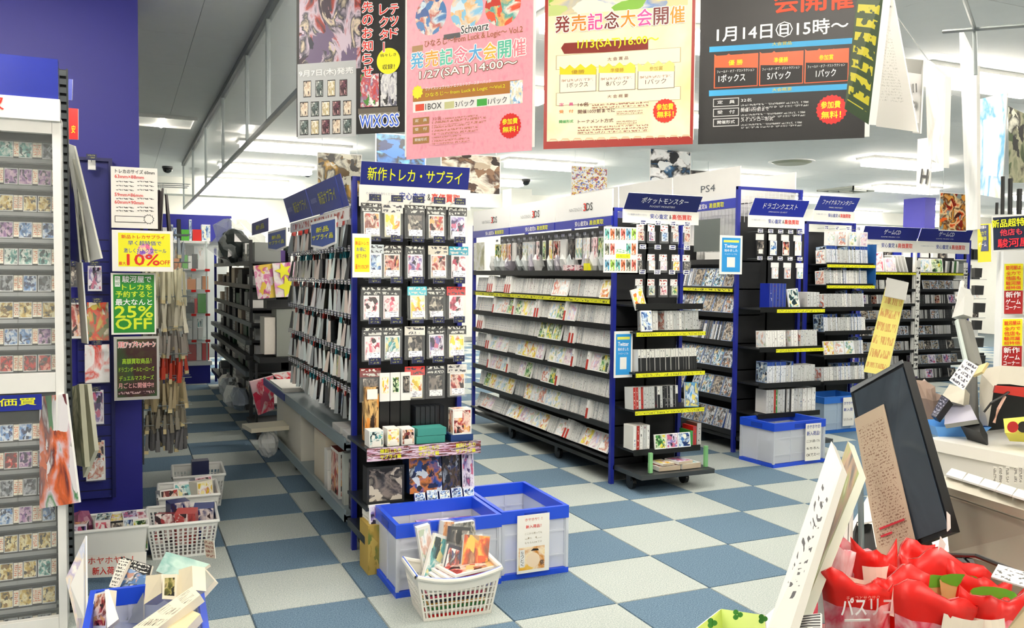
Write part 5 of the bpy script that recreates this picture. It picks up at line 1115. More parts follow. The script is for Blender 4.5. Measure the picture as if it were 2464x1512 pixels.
farposter('black, white and blue dragon poster above the blue square sign', 1563, 352, 1661, 445, 9.0, art('dragon', ['#101820', '#f4f8f8', '#ffffff', '#0c1418', '#2a6a9a', '#f0f4f4'], scale=2.2, detail=5))
farposter('small dark poster just right of the dragon poster', 1657, 408, 1711, 450, 9.6, ARTS[5])
farposter('orange fiery poster hung at the right above the disc rack', 2259, 462, 2325, 555, 7.6, art('fiery', ['#8a1c0c', '#e8601c', '#f4d8a0', '#4a1a14', '#e8a03a', '#8a9a98'], scale=3, detail=5))
# ================================================================== LEFT SIDE: card case, pillar goods, baskets
def ysheet_box(px0, py0, px1, py1, Y, thick, mat, mb=None):
    a = onY(px0, py1, Y); b = onY(px1, py1, Y); t = onY((px0+px1)/2, py0, Y); z = (a.z+b.z)/2
    return (mb or MB()).box(a.x, b.x, Y, Y+thick, z, t.z, mat)
YC = 3.9
case = root('card_showcase', 'tall white-framed glass case of trading cards with a blue and white top sign', 'showcase', (-.7, YC, 0))
cxr = onY(150, 600, YC).x; cxi = onY(130, 600, YC).x; XL0 = -1.15
zt = onY(60, 288, YC).z; zb2 = onY(60, 900, YC).z; zb1 = onY(60, 945, YC).z
gpart('frame_post', bx(cxi, cxr, YC-.015, YC+.02, 0, zt, WHITE), case); gpart('frame_post', bx(XL0, XL0+.04, YC-.015, YC+.02, 0, zt, WHITE), case)
gpart('top_rail', bx(XL0+.041, cxi-.001, YC-.015, YC+.02, zt-.05, zt, WHITE), case); gpart('middle_rail', bx(XL0+.041, cxi-.001, YC-.015, YC+.02, zb1, zb2, WHITE), case); gpart('bottom_rail', bx(XL0+.041, cxi-.001, YC-.015, YC+.02, 0, .05, WHITE), case)
gpart('back_panel', bx(XL0, cxr, YC+.34, YC+.35, 0, zt, DARK), case); gpart('side_panel', bx(cxr-.012, cxr, YC+.02, YC+.34, 0, zt, flat('#d4d8d4', .3)), case); gpart('roof_panel', bx(XL0, cxr, YC, YC+.35, zt, zt+.02, WHITE), case)
gpart('glass_door', bx(XL0+.04, cxi, YC-.006, YC-.002, zb2, zt-.05, clear('glassd', '#f4faf8', .07, .03)), case); gpart('glass_door', bx(XL0+.04, cxi, YC-.006, YC-.002, .05, zb1-.0, clear('glassd', '#f4faf8', .07, .03)), case)
zs0, zs1, zs2 = onY(70, 290, YC).z, onY(70, 237, YC).z, onY(70, 140, YC).z
hb = gpart('top_sign', MB().box(XL0, cxr-.005, YC-.03, YC+.03, zs1, zs2, flat('#20309c', .25)).box(XL0, cxr, YC-.035, YC+.03, zs0, zs1, WHITE), case)
M_ = Matrix(((1, 0, 0, 0), (0, 0, -1, YC-.037), (0, 1, 0, 0), (0, 0, 0, 1)))
letters('高価買取', INKR, .32, .052, hb, M_ @ T(onY(12, 260, YC).x-.32, zs0+.028, 0), .02)
bs = gpart('blue_strip', bx(XL0+.05, onY(100, 960, YC-.02).x, YC-.012, YC-.008, onY(40, 988, YC).z, onY(40, 950, YC).z, flat('#20309c', .3)), case)
letters('安心査定×高価買', INKY, .5, .03, bs, Matrix(((1, 0, 0, onY(88, 960, YC).x-.5), (0, 0, -1, YC-.0135), (0, 1, 0, onY(40, 983, YC).z+.012), (0, 0, 0, 1))), .02)
CARDS = [art('tc%d' % i, c, scale=2.4, border='#d8dcdc', bw=.45) for i, c in enumerate([['#1a2a4a', '#5a8ac8', '#d8e4f0', '#2a3a6a'], ['#2a1c3a', '#8a5a9a', '#d8b8d0', '#3a2a5a'], ['#6a1418', '#d83028', '#2a1416', '#f0a090'], ['#3a3420', '#c8a850', '#f0e8b8', '#8a6a2a'], ['#1c3a3a', '#5aa098', '#e8f0e8', '#2c5a5a'], ['#22242a', '#5a6068', '#b8bcc4', '#3a3c44']])]
cnames = ['blue', 'violet', 'red', 'gold', 'teal', 'grey']
rowsU = [357+64.3*k for k in range(9)]; rowsL = [1037+66.5*k for k in range(8)]
rowc = [4, 1, 3, 0, 4, 5, 3, 0, 2, 0, 1, 5, 0, 3, 3, 3, 5]
for ri, py in enumerate(rowsU+rowsL):
    up = ri < 9; k_ = ri if up else ri-9
    zc = onY(66, py, YC+.1).z
    gpart('card_rail', bx(XL0+.04, cxi, YC+.085, YC+.125, zc-.064, zc-.058, flat('#3c4042', .4)), case)
    for ci in range(3):
        x = onY(112-46*ci, py, YC+.1).x; ck = (rowc[ri]+(1 if (ri*5+ci*3) % 7 == 0 else 0)) % 6
        lb = f'{cnames[ck]} trading card, {ORD[k_] if k_ < 7 else ["eighth", "ninth"][k_-7]} row of the {"upper" if up else "lower"} glass door, {["right", "middle", "left"][ci]} column'
        if up and k_ == 7: lb = lb.replace('lowest', 'eighth')
        r = root('trading_card', lb, 'trading card', M=T(x, YC+.1, zc-.055) @ RX(-14))
        part('holder', MB().box(-.036, .036, .002, .006, 0, .092, BLACK).box(-.036, .036, -.010, .006, -.006, .010, flat('#8c9090', .3)), r)
        sx = 1 if (ri+ci) % 3 else -1
        part('card', bx(-.024+.008*sx*-1, .024+.008*sx*-1, -.001, .0015, .016, .084, {'f': CARDS[ck], '*': WHITE}), r); part('price_tag', bx(sx*.027-.009, sx*.027+.009, -.005, -.002, .02, .082, {'f': script('cardtag', '#f4ecd8', '#d0704a', 8, 4, .48, pad=.1, vertical=False), '*': PAPER}), r)
pole = root('slotted_upright', 'dark slotted steel upright standing beside the white card case', 'upright', (onY(157, 600, 4.05).x, 4.05, 0))
m = MB(); zt_ = onY(155, 165, 4.05).z; m.box(-.018, -.012, 0, .03, 0, zt_, flat('#3a3f40', .4, .5)).box(.012, .018, 0, .03, 0, zt_, flat('#3a3f40', .4, .5)).box(-.012, .012, .022, .03, 0, zt_, flat('#23272a', .4, .5))
for k in range(int(zt_/.035)): m.box(-.012, .012, 0, .004, .035*k+.012, .035*k+.035, flat('#4c5254', .4, .5))
part('slotted_channel', m, pole)
def dsheet(name, lb, cat, pts, thick, mat, edge=WHITE, group=None, parent=None, print_=None):
    """free-standing flat thing in its own place in depth; pts from bottom left counter-clockwise: picture x, y and distance"""
    f = [onD(x, y, d) for x, y, d in pts]; c = sum(f, Vector())/len(f); n = (f[1]-f[0]).cross(f[-1]-f[0]).normalized()
    if n.dot(EYE-c) < 0: n = -n
    fl_ = [p-c for p in f]; bl_ = [p-c-n*thick for p in f]; m = MB(); N = len(f)
    X_ = (fl_[1]-fl_[0]).normalized(); Y_ = n.cross(X_); us = [p.dot(X_) for p in fl_]; vs = [p.dot(Y_) for p in fl_]
    uv = [((u-min(us))/(max(us)-min(us)), (v-min(vs))/(max(vs)-min(vs))) for u, v in zip(us, vs)] if N != 4 else None
    m.poly(fl_, mat, uv); m.poly(bl_[::-1], edge, None if N == 4 else uv)
    for i in range(N): m.poly([fl_[(i+1) % N], fl_[i], bl_[i], bl_[(i+1) % N]], edge)
    o = link(name, m.mesh(name), parent, Matrix.Translation(c))
    return tag(o, lb, cat, group) if lb else o
def dletters(o, body, mat, pts, frac, h, bold=.01):
    """lettering on a dsheet: pts its corners; frac = (u0, v0, u1) within the face"""
    f = [onD(x, y, d) for x, y, d in pts]; X_ = f[1]-f[0]; Y_ = f[-1]-f[0]; w_ = X_.length; hh = Y_.length; X_.normalize(); n = X_.cross(Y_).normalized(); Y_ = n.cross(X_)
    M = Matrix((X_, Y_, n)).transposed().to_4x4(); M.translation = f[0]+(f[-1]-f[0])*frac[1]+X_*frac[0]*w_+n*.0016
    return letters(body, mat, (frac[2]-frac[0])*w_, h*hh, o, Matrix.Translation(-o.location) @ M, bold)
# signs by the pole
pts = [(165, 335, 4.0), (188, 336, 4.0), (188, 262, 4.0), (165, 260, 4.0)]; o = dsheet('red_sign', 'small red sign with white border behind the slotted upright', 'sign', pts, .004, RED); dletters(o, '安', INKY, pts, (.3, .2, .7), .25)
dsheet('clear_sign_holder', 'small empty white-edged sign holder above the red sign', 'sign holder', [(163, 240, 3.98), (173, 241, 3.98), (175, 191, 3.98), (165, 190, 3.98)], .003, flat('#3a48a8', .3), WHITE)
# hanging magazine sheaf
for k, (a, b, c, d, mt, lb) in enumerate((((205, 632), (243, 622), (178, 352), (158, 345), WHITE, 'white curved sheet hanging outermost from the slotted upright'), ((190, 622), (212, 632), (172, 352), (160, 345), art('magz', ['#1a1c1c', '#3a4038', '#c8c8b8', '#141616'], scale=3), 'dark magazine hung inside the white curved sheet'), ((168, 625), (192, 632), (168, 352), (156, 342), flat('#2e3630', .3), 'black-green sleeve hung nearest the slotted upright'))):
    D0 = 3.75+.04*k; dsheet('hanging_sheet', lb, 'magazine', [(a[0], a[1], D0), (b[0], b[1], D0-.12), (c[0], c[1], D0-.02), (d[0], d[1], D0)], .008, mt, flat('#d8d8cc', .4))
dsheet('paper_strip', 'long cream paper strip hanging below the magazines at the slotted upright', 'paper', [(196, 825, 3.85), (210, 828, 3.8), (196, 632, 3.8), (182, 632, 3.85)], .006, flat('#cfc8b4', .6))
m = art('olive', ['#8a8a70', '#c8c4a8', '#6a7058', '#b8b490', '#d8d4c0'], scale=2, vor=False)
dsheet('hanging_sleeve', 'olive and grey clear sleeve bag hanging beside the lower glass door', 'sleeve', [(172, 1118, 3.75), (205, 1125, 3.65), (190, 925, 3.7), (163, 935, 3.75)], .02, m, flat('#a8a890', .4))
dsheet('hanging_sleeve', 'paler clear sleeve bag hanging right of the olive one', 'sleeve', [(200, 1150, 3.8), (228, 1085, 3.75), (210, 925, 3.75), (186, 925, 3.8)], .02, flat('#b4b49c', .3), flat('#c8c8b4', .4))
pts = [(95, 1225, 3.5), (190, 1210, 3.42), (158, 948, 3.45), (95, 955, 3.5)]
dsheet('picture_bag', 'bright anime picture bag with an orange patch hanging over the lower glass door', 'bag', pts, .01, art('orangebag', ['#f0eef0', '#6a2a34', '#e8703a', '#e8d8e4', '#3a8a4a', '#f4f0f4'], scale=1.8), WHITE)
# pillar pegboard
YP = 5.25
peg = root('pegboard', 'navy pegboard fixed on the blue pillar behind the card case', 'pegboard', (-.15, YP, 1.0))
a = onY(186, 800, YP).x; b = onY(266, 800, YP).x; z1 = onY(225, 388, YP).z; z0 = onY(225, 1200, YP).z
gpart('panel', bx(a, b, YP, YP+.02, z0, z1, flat('#161e74', .5)), peg); gpart('frame', MB().box(b, b+.018, YP-.02, YP+.03, z0, z1, flat('#0f1556', .4)).box(a, b+.018, YP-.02, YP+.03, z1, z1+.018, flat('#0f1556', .4)), peg)
for k in range(24): gpart('groove', bx(a+.004, b-.004, YP-.001, YP+.001, z0+.04+.06*k, z0+.046+.06*k, flat('#0a0e3a', .6)), peg) if z0+.046+.06*k < z1 else None
PK = [((212, 640, 245, 700), ARTS[3], 'violet card pack on the pillar pegboard, uppermost of the right column'), ((168, 640, 200, 690), ARTS[5], 'dark card pack on the pillar pegboard behind the paper strip'), ((165, 728, 205, 815), ARTS[0], 'brown card pack on the pillar pegboard, left of the green and red one'), ((210, 728, 262, 820), art('gr', ['#6a7a4a', '#c8b858', '#e0402a', '#8a8a60', '#e8e0c8']), 'green and red carded pack on the pillar pegboard'), ((205, 830, 264, 922), art('rw', ['#e02a1c', '#f4f0ee', '#ffffff', '#e8402a', '#f0f4f8'], scale=1.5, vor=False), 'red and white carded pack on the pillar pegboard'), ((212, 940, 250, 1022), ARTS[3], 'violet and white pack in the lower half of the pillar pegboard'), ((213, 1062, 252, 1100), ARTS[0], 'small red and white pack low on the pillar pegboard'), ((208, 1100, 254, 1158), LITE[1], 'clear white pack lowest on the pillar pegboard'), ((212, 385, 230, 408), WHITE, 'small white card at the top of the pillar pegboard')]
for (x0_, y0_, x1_, y1_), mt, lb in PK:
    a_ = onY(x0_, y1_, YP-.05); b_ = onY(x1_, y1_, YP-.05); t_ = onY(x0_, y0_, YP-.05)
    r = root('hanging_card_pack', lb, 'card pack', (a_.x, YP-.05, a_.z)); w_ = b_.x-a_.x; h_ = t_.z-a_.z
    part('card', bx(0, w_, -.004, 0, 0, h_, {'f': mt, '*': WHITE}), r); part('pouch', bx(-.003, w_+.003, -.012, .004, -.004, h_*.8, FILM), r); part('hook', MB().tube([(w_/2, .05, h_-.01), (w_/2, -.04, h_-.01), (w_/2, -.05, h_+.005)], .002, STEEL, 5), r); part('price_tag', bx(w_/2-.025, w_/2+.025, -.054, -.051, h_+.0, h_+.026, NTAG), r)
# four notices
def ynotice(lb, px0, py0, px1, py1, Y, back=PAPER):
    s, H = sheetY(px0, py0, px1, py1, Y); r = root('notice', lb, 'sign', M=s.M); part('paper', MB().box(0, s.w, 0, H, -.003, 0, back), r); return s, r, Print(s)
s, r, p = ynotice('white card-size guide notice, topmost of the four notices beside the pillar', 268, 400, 380, 548, 5.12)
p.text('トレカのサイズ 60mm', 277, 416, 372, INKK, .022, bold=.01)
for yy, tx, x1_ in ((428, '63mm×88mm', 346), (472, '59mm×86mm', 344), (490, '60mm×90mm', 346)): p.text(tx, 276, yy, x1_, INKR, .018, bold=.015)
for yy in (438, 448, 458, 479, 500, 508): p.rect(279, yy-4, 322, yy+3, script('g1', '#f6f4ec', '#3a3a3a', 1, 14, .48, pad=0)); p.rect(330, yy-4, 370, yy+3, script('g1', '#f6f4ec', '#3a3a3a', 1, 14, .5, pad=0))
p.rect(276, 519, 350, 537, INKK); p.rect(277.5, 520.5, 348.5, 535.5, PAPER); p.star(358, 528, .028, INKK, 12, .8); p.star(358, 528, .024, PAPER, 12, .8); finish(p, r)
s, r, p = ynotice('yellow ten percent off notice in a white frame, second of the four notices', 270, 553, 417, 653, 5.06)
p.rect(284, 560, 410, 643, YEL); p.text('新品トレカサプライ', 292, 574, 396, INKR, .02, bold=.02); p.text('早く超特価で', 308, 590, 388, INKB, .024, bold=.015); p.text('激しくおトクなセール', 298, 608, 400, INKB, .024, bold=.015)
p.star(350, 606, .045, art('kidp', ['#e86a9a', '#f4d8a0', '#8a5ac8', '#f0a0b8']), 12, .9); p.text('最大', 286, 638, 303, INKR, .018, bold=.02); p.text('10%', 306, 638, 384, INKR, .058, bold=.03); p.text('OFF', 385, 637, 409, INKR, .022, bold=.02); finish(p, r)
s, r, p = ynotice('green twenty-five percent off notice, third of the four notices', 268, 657, 376, 804, 5.12)
GR = flat('#1f8a2c', .45); p.rect(272, 661, 372, 800, GR); YG = flat('#d8ea2a', .5)
p.text('駿河屋で', 294, 680, 364, INKW, .036, bold=.02); p.text('トレカを', 294, 698, 366, YG, .03, bold=.02); p.text('予約すると', 278, 716, 366, YG, .034, bold=.02); p.text('最大なんと', 278, 735, 366, INKW, .034, bold=.02); p.text('25%', 277, 765, 368, YG, .062, bold=.03); p.text('OFF', 279, 793, 365, YG, .058, bold=.03); p.rect(276, 665, 289, 690, INKW); p.text('新', 277, 676, 288, GR, .022); p.text('規', 277, 688, 288, GR, .022); finish(p, r)
s, r, p = ynotice('dark red and green campaign notice with silver border, lowest of the four notices', 275, 811, 384, 960, 5.12, flat('#b8b8b4', .4))
p.rect(281, 817, 378, 953, art('camp', ['#4a3a1c', '#2a4a24', '#3a1418', '#4a4a20'], scale=1, vor=False)); p.text('買取アップキャンペーン', 284, 838, 374, INKR, .034, outline=INKW, bold=.02, ow=.003)
p.text('高額買取商品！', 294, 877, 364, flat('#a8d82a'), .03, bold=.02); p.text('ドラゴンボールヒーローズ', 286, 896, 371, flat('#a8d82a'), .026, bold=.02); p.text('デュエルマスターズ', 287, 917, 370, flat('#a8d82a'), .026, bold=.02); p.text('月ごとに開催中!!', 285, 936, 370, flat('#f0b0b0'), .03, bold=.02); p.rect(284, 942, 372, 948, script('cp', '#3a1820', '#c8a8a8', 1, 30, .5, pad=0)); finish(p, r)
# charms hung on the aisle side of the pillar
sp_ = root('side_hook_panel', 'narrow hook panel on the aisle face of the blue pillar', 'pegboard', (.1, 5.3, .5)); gpart('panel', bx(.092, .10, 5.32, 5.72, .35, 2.0, flat('#2a2c34', .5)), sp_)
CHARMS = [(1.95, .30, 3, '#2c2426', 'black plush charm with wire hanger at the top of the pillar side', 'black charms'), (1.66, .13, 3, '#9aa6ae', 'clear blister charm below the black charms on the pillar side', 'blister charms'), (1.50, .22, 7, '#d8d4b4', 'slim cream sword charm hanging in the upper cluster on the pillar side', 'cream charms'),
      (1.30, .17, 8, '#c8c4b0', 'pale stick charm hanging in the middle cluster on the pillar side', 'pale charms'), (1.12, .14, 7, '#9a948c', 'grey metal charm hanging below the pale sticks on the pillar side', 'grey charms'), (.97, .13, 5, '#b83a24', 'red stick charm in the red cluster on the pillar side', 'red charms'),
      (.83, .16, 10, '#a89a78', 'tan brush-like charm in the bushy cluster on the pillar side', 'tan charms'), (.67, .12, 7, '#8a8474', 'dull metal charm below the tan brushes on the pillar side', 'dull charms'), (.56, .13, 8, '#6a6a6c', 'dark silver spoon-like charm lowest on the pillar side', 'silver charms')]
for zt_, h_, n, c, lb, g_ in CHARMS:
    c_ = Vector(lin(c)[:3])
    mes = []
    for v in range(3):
        m = MB(); m.hexa([(-.01, -.009, -h_), (.011, -.009, -h_), (.011, .009, -h_), (-.01, .009, -h_), (-.006, -.006, -.03), (.006, -.006, -.03), (.006, .006, -.03), (-.006, .006, -.03)], flat(c, .35))
        m.box(-.011, .012, -.008, .008, -h_-.02, -h_+.008+.02*v, flat(c if v else '#d8c898', .3)); m.tube([(0, 0, -.03), (0, 0, 0)], .0015, STEEL, 4); mes.append(m.mesh('hanging_charm'))
    for rowk in range(3):
        for i in range(n):
            x = .12+.24*(i+.5*rowk)/n*(.9 if h_ < .25 else .5); y = 5.36+.12*rowk+R.uniform(-.02, .02)
            tag(link('hanging_charm', mes[(i+rowk) % 3], None, T(x, y, zt_+R.uniform(-.02, .02)) @ RY(R.uniform(-7, 7)) @ RX(R.uniform(-6, 6)) @ RZ(R.uniform(0, 90))), lb, 'charm', g_)
        hk = MB().tube([(.1, 5.36+.12*rowk, zt_+.004), (.36, 5.36+.12*rowk, zt_+.006)], .0025, STEEL, 5); gpart('rod', hk, sp_)
# white baskets
b1 = basket('plastic_basket', 'nearest white lattice basket by the pillar, with blue and red wrapped goods', T(.27, 4.80, 0) @ RZ(-2), .34, .38, .18, .84, flat('#eceeea', .4), nx=14, ny=8, solid=.14)
b2 = basket('plastic_basket', 'white lattice basket with small grey packets, behind the nearest one', T(.33, 5.26, 0) @ RZ(-2), .32, .36, .20, .84, flat('#eceeea', .4), nx=14, ny=7, solid=.2)
b4 = basket('plastic_basket', 'white basket with one dark blue box, farthest by the pillar', T(.42, 5.75, 0) @ RZ(-2), .30, .36, .20, .84, flat('#eceeea', .4), nx=14, ny=7, solid=.2)
b3 = basket('plastic_basket', 'white smooth-sided bin of card packs with a red-lettered notice in front of the pillar', T(-.09, 4.72, 0), .38, .30, .20, .9, flat('#eceeea', .4), nx=6, ny=3, solid=.9)
for k, (x, y, c, lb) in enumerate(((.19, 4.72, '#a83a40', 'red'), (.29, 4.70, '#b84a48', 'dark pink'), (.25, 4.82, '#1c2a6a', 'navy and white'), (.33, 4.86, '#e8e4dc', 'white'), (.38, 4.78, '#2a3a7a', 'blue'))):
    boxthing('wrapped_pack', f'{lb} wrapped packet sticking out of the nearest white lattice basket', 'packet', x-.05, x+.05, y-.04, y+.04, .06, .21+.02*(k % 3), {'f': art('wp'+lb[:3], [c, '#f0e8e4', c, '#3a2a30'], scale=2), '*': flat(c, .3)}, rz=R.uniform(-20, 20), rx=R.uniform(-15, 10))
for k, (x, y, c) in enumerate(((.22, 5.16, '#c8c8c4'), (.30, 5.2, '#5a5a58'), (.40, 5.18, '#e8e4d8'), (.33, 5.3, '#1c2c78'), (.42, 5.33, '#d8dce0'))):
    boxthing('wrapped_pack', 'small grey, white or navy packet heaped in the second white lattice basket', 'packet', x-.05, x+.05, y-.04, y+.04, .1, .23+.015*(k % 3), {'f': ARTS[k], '*': flat(c, .3)}, group='packets in the second basket', rz=R.uniform(-30, 30), rx=R.uniform(-20, 10))
boxthing('navy_box', 'small navy blue box standing in the farthest white basket', 'box', .38, .48, 5.68, 5.76, .12, .27, flat('#1c2450', .4))
for k, (x, c, lb) in enumerate(((-.2, '#4a3a44', 'dark plum'), (-.1, '#3a3434', 'black'), (-.04, '#1c2024', 'black and silver'), (.02, '#c8b03a', 'yellow'), (.06, '#8a5a8a', 'mauve'))):
    boxthing('card_pack_block', f'{lb} block of card packs in the smooth white bin before the pillar', 'card pack', x-.035, x+.035, 4.66, 4.8, .05, .215+.01*(k % 2), {'t': ARTS[k], 'f': ARTS[(k+3) % 8], '*': flat(c, .3)}, rz=3*k-6)
pts = [(205, 1392, 4.02), (350, 1385, 4.0), (352, 1328, 4.02), (205, 1338, 4.04)]
o = dsheet('paper_notice', 'white notice with pink-red lettering leaning on the smooth white bin', 'sign', pts, .003, PAPER); dletters(o, 'ホヤホヤ！！', flat('#e0584a'), pts, (.05, .6, .8), .3, .01); dletters(o, '新入荷品', INKR, pts, (.12, .12, .6), .34, .02)
o = dsheet('hanging_ticket', 'cream price ticket clipped on the corner of the nearest lattice basket', 'price tag', [(496, 1342, 4.25), (518, 1345, 4.2), (514, 1303, 4.2), (490, 1299, 4.25)], .004, script('tick', '#ecdcc8', '#a86a5a', 4, 10, .5), PAPER)
# front left crate with bundles
CLf = crate('blue-rimmed crate overflowing with rolled paper bundles, at the bottom left of the photo', .06, 3.06, .37, .53, .33, -2)
LI = [ # bottom-left ccw picture points with distance
 ([(215, 1512, 3.1), (255, 1512, 3.05), (262, 1420, 3.12), (228, 1430, 3.15)], .03, ARTS[0], 'dark red-brown boxed figure at the left inside the bottom left crate'),
 ([(258, 1512, 3.02), (286, 1490, 3.05), (262, 1418, 3.12), (252, 1420, 3.12)], .02, PAPER, 'narrow white carton edge beside the red-brown figure box'),
 ([(300, 1500, 3.3), (345, 1500, 3.3), (345, 1420, 3.32), (278, 1420, 3.32)], .01, flat('#aab0b4', .3), 'grey cloudy plastic sheet inside the bottom left crate'),
 ([(280, 1420, 3.38), (348, 1412, 3.34), (352, 1375, 3.4), (296, 1368, 3.42)], .012, art('boys', ['#5a80b0', '#e8e4e0', '#2a3038', '#8aa8d0', '#c89a88'], scale=2), 'blue comic magazine with dark-haired figures at the back of the crate'),
 ([(262, 1412, 3.36), (280, 1416, 3.34), (312, 1350, 3.42), (288, 1345, 3.44)], .012, script('mag', '#ece8dc', '#4a4a44', 8, 12, .5), 'cream magazine strip standing diagonal in the bottom left crate'),
 ([(284, 1362, 3.44), (360, 1385, 3.38), (366, 1362, 3.4), (292, 1340, 3.46)], .01, script('blk', '#181a1c', '#e8e8e0', 3, 20, .52), 'black banner magazine with white lettering across the back of the crate'),
 ([(375, 1375, 3.5), (440, 1400, 3.4), (505, 1358, 3.5), (400, 1328, 3.6)], .012, art('mint', ['#a8d0c4', '#c0dcd0', '#8ab8b0', '#e0ece4'], scale=1, vor=False), 'pale mint green magazine overhanging the right of the crate'),
 ([(455, 1428, 3.35), (478, 1440, 3.3), (516, 1398, 3.35), (490, 1368, 3.4)], .02, clear('clambox', '#d4d8c8', .7, .2), 'clear greenish plastic box hanging outside the right of the crate'),
 ([(346, 1456, 3.2), (388, 1428, 3.15), (388, 1382, 3.22), (352, 1386, 3.24)], .05, CARDB, 'cream paper sack standing in the middle of the bottom left crate'),
 ([(390, 1442, 3.12), (424, 1444, 3.1), (426, 1382, 3.16), (392, 1384, 3.18)], .04, art('olivebox', ['#2a2a1c', '#6a6a2a', '#c8b87a', '#1a1a14'], scale=2, border='#ece4cc', bw=.36), 'cream boxed item with a dark olive window in the bottom left crate'),
 ([(430, 1440, 3.12), (464, 1420, 3.08), (462, 1362, 3.15), (430, 1372, 3.18)], .05, CARDB, 'folded cream paper bag right of the olive windowed box'),
 ([(318, 1512, 2.95), (380, 1512, 2.9), (482, 1432, 3.0), (462, 1412, 3.05)], .03, script('roll', '#f0e8d0', '#6a6458', 3, 40, .56), 'long cream printed paper roll lying diagonal across the front of the crate'),
 ([(400, 1512, 2.92), (450, 1512, 2.9), (482, 1478, 2.95), (455, 1466, 3.0)], .03, flat('#e4d6ae', .7), 'tan folded paper bundle under the long roll at the right of the crate'),
 ([(362, 1512, 3.0), (372, 1512, 3.0), (395, 1475, 3.02), (388, 1472, 3.02)], .006, flat('#b89a3a', .4), 'thin gold-coloured stick beneath the long paper roll')]
for pts, th, mt, lb in LI: pts = [(x_, y_, d_*.93) for x_, y_, d_ in pts]; dsheet('paper_item', lb, 'paper' if 'paper' in lb else 'magazine' if 'magazine' in lb else 'item', pts, th, mt, flat('#e8e0cc', .6))
dsheet('poster_sheet', 'creased white and pale violet picture sheet standing between the card case and the crate', 'poster', [(185, 1512, 3.15), (208, 1512, 3.1), (206, 1290, 3.4), (158, 1392, 3.3)], .006, art('sheet', ['#f0f0f0', '#c8d0e4', '#e8dcc8', '#b8b0d0', '#f4f0ea'], scale=2, vor=False), WHITE)
tag(link('wrapped_toy', blob((-.2, 4.75, .16), .06, .05, .1, flat('#8a4a6a', .3), 5, 77, .4).mesh('wrapped_toy')), 'purple wrapped toy between the slotted upright and the smooth white bin', 'toy')

# ================================================================== RIGHT: TILL COUNTER AND THE THINGS ON IT
def prism(name, foot, z0, z1, mat, parent):
    m = MB(); n = len(foot); b = [(x, y, z0) for x, y in foot]; t = [(x, y, z1) for x, y in foot]
    m.poly(b[::-1], mat); m.poly(t, mat)
    for i in range(n): m.poly([b[i], b[(i+1) % n], t[(i+1) % n], t[i]], mat)
    return part(name, m, parent)
ZC = .93
A_ = onZ(1790, 1530, ZC); B_ = onZ(2010, 1330, ZC); C_ = onZ(2560, 1330, ZC)
ct = root('till_counter', 'low cream counter at the bottom right that carries the red pouches and the till', 'counter', (0, 0, 0))
fp = [(A_.x, A_.y), (A_.x+.75, A_.y-.75), (C_.x+.3, C_.y-.2), (C_.x+.1, C_.y+.55), (B_.x, B_.y)]
prism('worktop', fp, ZC-.03, ZC, flat('#ece6d6', .5), ct); prism('cabinet', [(x+(.02 if i in (0, 4) else -.02 if i in (1, 2, 3) else 0), y) for i, (x, y) in enumerate(fp)], .0, ZC-.031, flat('#e6e2d8', .6), ct)
A2 = onD(2228, 1050, 2.3); B2 = onD(2600, 1092, 1.95); ZD = A2.z-.005
dr = (Vector((B2.x, B2.y))-Vector((A2.x, A2.y))).normalized(); nr = Vector((-dr.y, dr.x))
ct2 = root('service_counter', 'white service counter with printed barcodes, carrying the blue coin tray', 'counter', (0, 0, 0))
fp = [(A2.x, A2.y), (B2.x, B2.y), (B2.x+nr.x*.55, B2.y+nr.y*.55), (A2.x+nr.x*.55, A2.y+nr.y*.55)]
prism('worktop', fp, ZD-.03, ZD, flat('#eae8e0', .45), ct2); prism('front_board', [(fp[0][0]+.01, fp[0][1]+.01), (fp[1][0], fp[1][1]+.01), (fp[2][0], fp[2][1]), (fp[3][0], fp[3][1])], 0, ZD-.031, flat('#d9d7cf', .6), ct2)
def ontop(px, py, zc, lift=0): q_ = onZ(px, py, zc); return Vector((q_.x, q_.y, zc+lift))
# leaning white boards
ptsA = [(1838, 1540, .98), (1893, 1540, .95), (2026, 1127, 1.22), (2000, 1062, 1.30)]
o = dsheet('white_board', 'white board with black handwriting leaning steeply at the left of the till, front one', 'board', ptsA, .012, script('hand', '#c4c4be', '#3a3c40', 16, 5, .55, pad=.2), flat('#c8c8c0', .5))
for k, tx in enumerate(('レジにて', '受付中')): pass
ptsB = [(1880, 1540, 1.06), (1905, 1540, 1.03), (2067, 1140, 1.27), (2040, 1062, 1.36)]
dsheet('white_board', 'pale green-edged board leaning behind the front white board', 'board', ptsB, .012, art('boardb', ['#4a5a1c', '#1c1c10', '#8a6a4a', '#6a7a2a', '#b8b89a'], scale=2, vor=False), flat('#c4c8b8', .5))
r = root('card_stand', 'thin grey upright rod between the boards and the till screen', 'stand', tuple(ontop(2074, 1400, ZC))); part('rod', MB().cyl((0, 0, 0), tuple(onD(2070, 1130, (r.location-EYE).dot(FWD))-r.location), .005, flat('#8fa4ac', .4, .3)), r); part('foot', bx(-.04, .04, -.03, .03, 0, .006, flat('#8fa4ac', .4, .3)), r)
for k in range(4): dsheet('white_file', 'white ribbed file standing behind the leaning boards', 'file', [(2005+12*k, 1330, 1.42), (2015+12*k, 1330, 1.42), (2018+12*k, 1226-4*k, 1.45), (2008+12*k, 1240-6*k, 1.45)], .1, flat('#dfe0da', .5), flat('#c8cac4', .5), 'ribbed files behind the boards')
